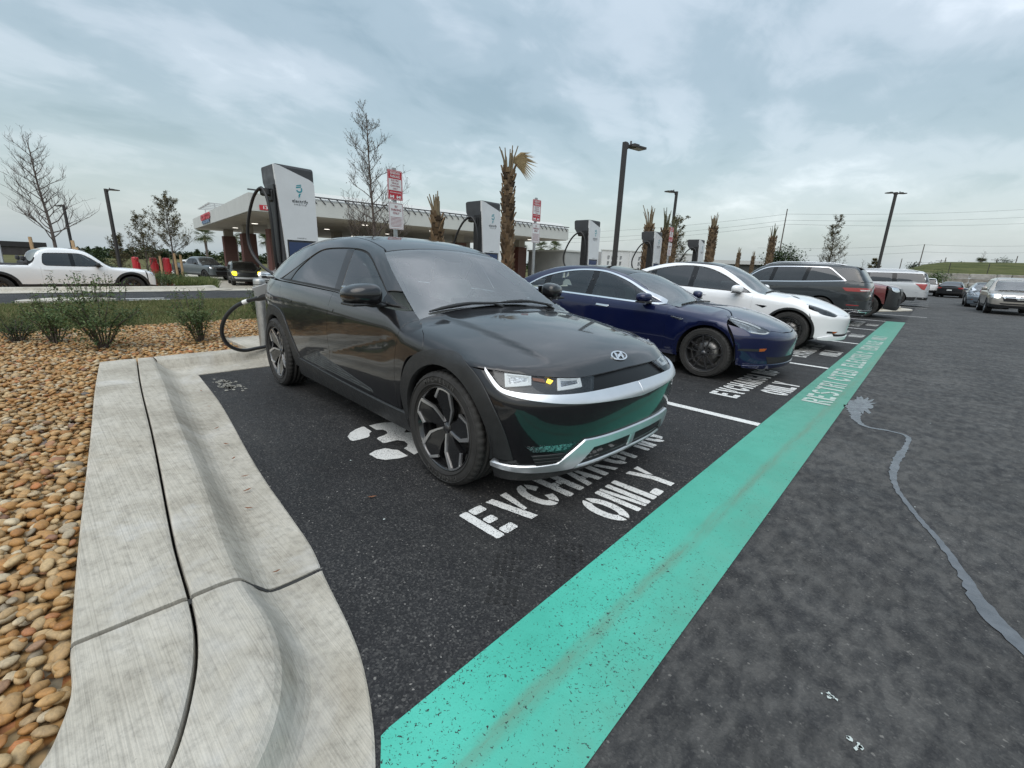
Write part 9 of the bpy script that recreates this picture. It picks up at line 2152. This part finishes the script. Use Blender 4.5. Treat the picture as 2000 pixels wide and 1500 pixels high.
# ------------------------------------------------------------------ parking everything
build_ioniq((-2.01006, 2.54419, 0.0), -0.045015)
generic_car(spec_blue_sedan(), (-2.06, 6.90, 0), 0, 'sedan_car', 'dark blue sedan with chrome window line and black wheels', 'car')
generic_car(spec_white_crossover(), (-1.89, 10.72, 0), 0, 'crossover_car', 'white crossover with black wheel arches parked beside the blue sedan', 'car')
generic_car(spec_grey_suv(), (-5.60, 17.70, 0), math.pi, 'suv_car', 'dark grey wagon with chrome window line, its tail towards the lane', 'car')
generic_car(spec_pickup(paint('dark red paint', (0.12, 0.012, 0.015), rough=0.4), L=5.8, W=2.06, H=1.95, wb=3.67, fo=0.95, zh=1.24, r=0.41, deck=1.35, dark=M_BLACKPLASTIC, arch_mat=None, h=0.08), (-1.72, 21.7, 0), 0, 'pickup_truck', 'dark red pickup with black bumper, nose out beside the grey wagon', 'pickup truck')
generic_car(spec_silver_suv(paint('silver paint', (0.48, 0.50, 0.52), metal=0.3, rough=0.4)), (-4.75, 33.3, 0), math.pi, 'suv_car', 'large silver wagon with red tail lamp parked beyond the concrete island', 'car')
generic_car(spec_oncoming_suv(), (2.85, 31.3, 0), -math.pi / 2 + 0.04, 'suv_car', 'beige silver car driving this way with its headlamps on', 'car')
def at_px(px, py, d, dz=0.0): p = DP(px, py, d); return (p.x, p.y, gz(p.x) + dz)
generic_car(spec_blue_sedan(paint('blue grey paint', (0.16, 0.19, 0.22), metal=0.4, rough=0.4), 0.12), (2.45, 37.8, 0), -math.pi / 2, 'sedan_car', 'blue grey sedan following close behind the oncoming beige car', 'car')
generic_car(spec_oncoming_suv(paint('white paint', (0.72, 0.73, 0.74), rough=0.4), 0.14), (-0.55, 63.0, 0), math.pi / 2, 'suv_car', 'small white car seen from behind, past the silver wagon', 'car')
generic_car(spec_blue_sedan(paint('black metallic paint', (0.018, 0.019, 0.022), metal=0.3, rough=0.4), 0.14), (1.55, 60.5, 0), math.pi / 2 - 0.12, 'sedan_car', 'dark sedan seen from behind in front of the stone wall', 'car')
# beyond the planting bed
_hx = math.atan2(0.674, 0.739)
p = DP(250, 545, 17.4); generic_car(spec_pickup(paint('white truck paint', (0.74, 0.75, 0.76), rough=0.35), L=5.39, W=1.91, H=1.80, wb=3.57, fo=0.92, zh=1.12, r=0.40, deck=1.22, h=0.07), (p.x - 0.95, p.y, gz(p.x - 0.9)), R(98), 'pickup_truck', 'white double-cab pickup with black wheel arches behind the staked tree', 'pickup truck')
p = DP(20, 530, 21); generic_car(spec_silver_suv(paint('dark navy paint', (0.014, 0.018, 0.040), rough=0.35)), (p.x - 1.0, p.y, gz(p.x)), R(98), 'suv_car', 'dark navy wagon with roof bars behind the white pickup bed', 'car')
p = DP(480, 528, 33); generic_car(spec_yellow_lamp_suv(), (p.x, p.y, gz(p.x)), math.atan2(-p.y, -p.x) + 0.10, 'suv_car', 'dark wagon facing this way with bright yellow lamps', 'car')
p = DP(421, 525, 39); generic_car(spec_pickup(paint('steel grey paint', (0.10, 0.12, 0.13), metal=0.3, rough=0.4), L=5.9, W=2.03, H=1.96, wb=3.7, fo=0.98, zh=1.28, r=0.42, deck=1.36, bar=M_CHROME, arch_mat=None, glass=[M_GLASST, M_GLASST], h=0.12), (p.x, p.y, gz(p.x)), math.atan2(-p.y, -p.x) + 0.55, 'pickup_truck', 'steel grey pickup behind and left of the yellow-lamped wagon', 'pickup truck')
p = DP(545, 530, 26); generic_car(spec_oncoming_suv(paint('bright silver paint', (0.52, 0.54, 0.56), metal=0.3, rough=0.4), 0.12), (p.x, p.y, gz(p.x)), math.atan2(-p.y, -p.x) - 0.75, 'suv_car', 'silver car half hidden behind the first charger', 'car')
p = DP(366, 514, 85); generic_car(spec_oncoming_suv(paint('white paint', (0.72, 0.73, 0.74), rough=0.4), 0.16), (p.x, p.y, gz(p.x)), _hx + math.pi, 'suv_car', 'white car far off between the bare trees and the dark conifer', 'car')
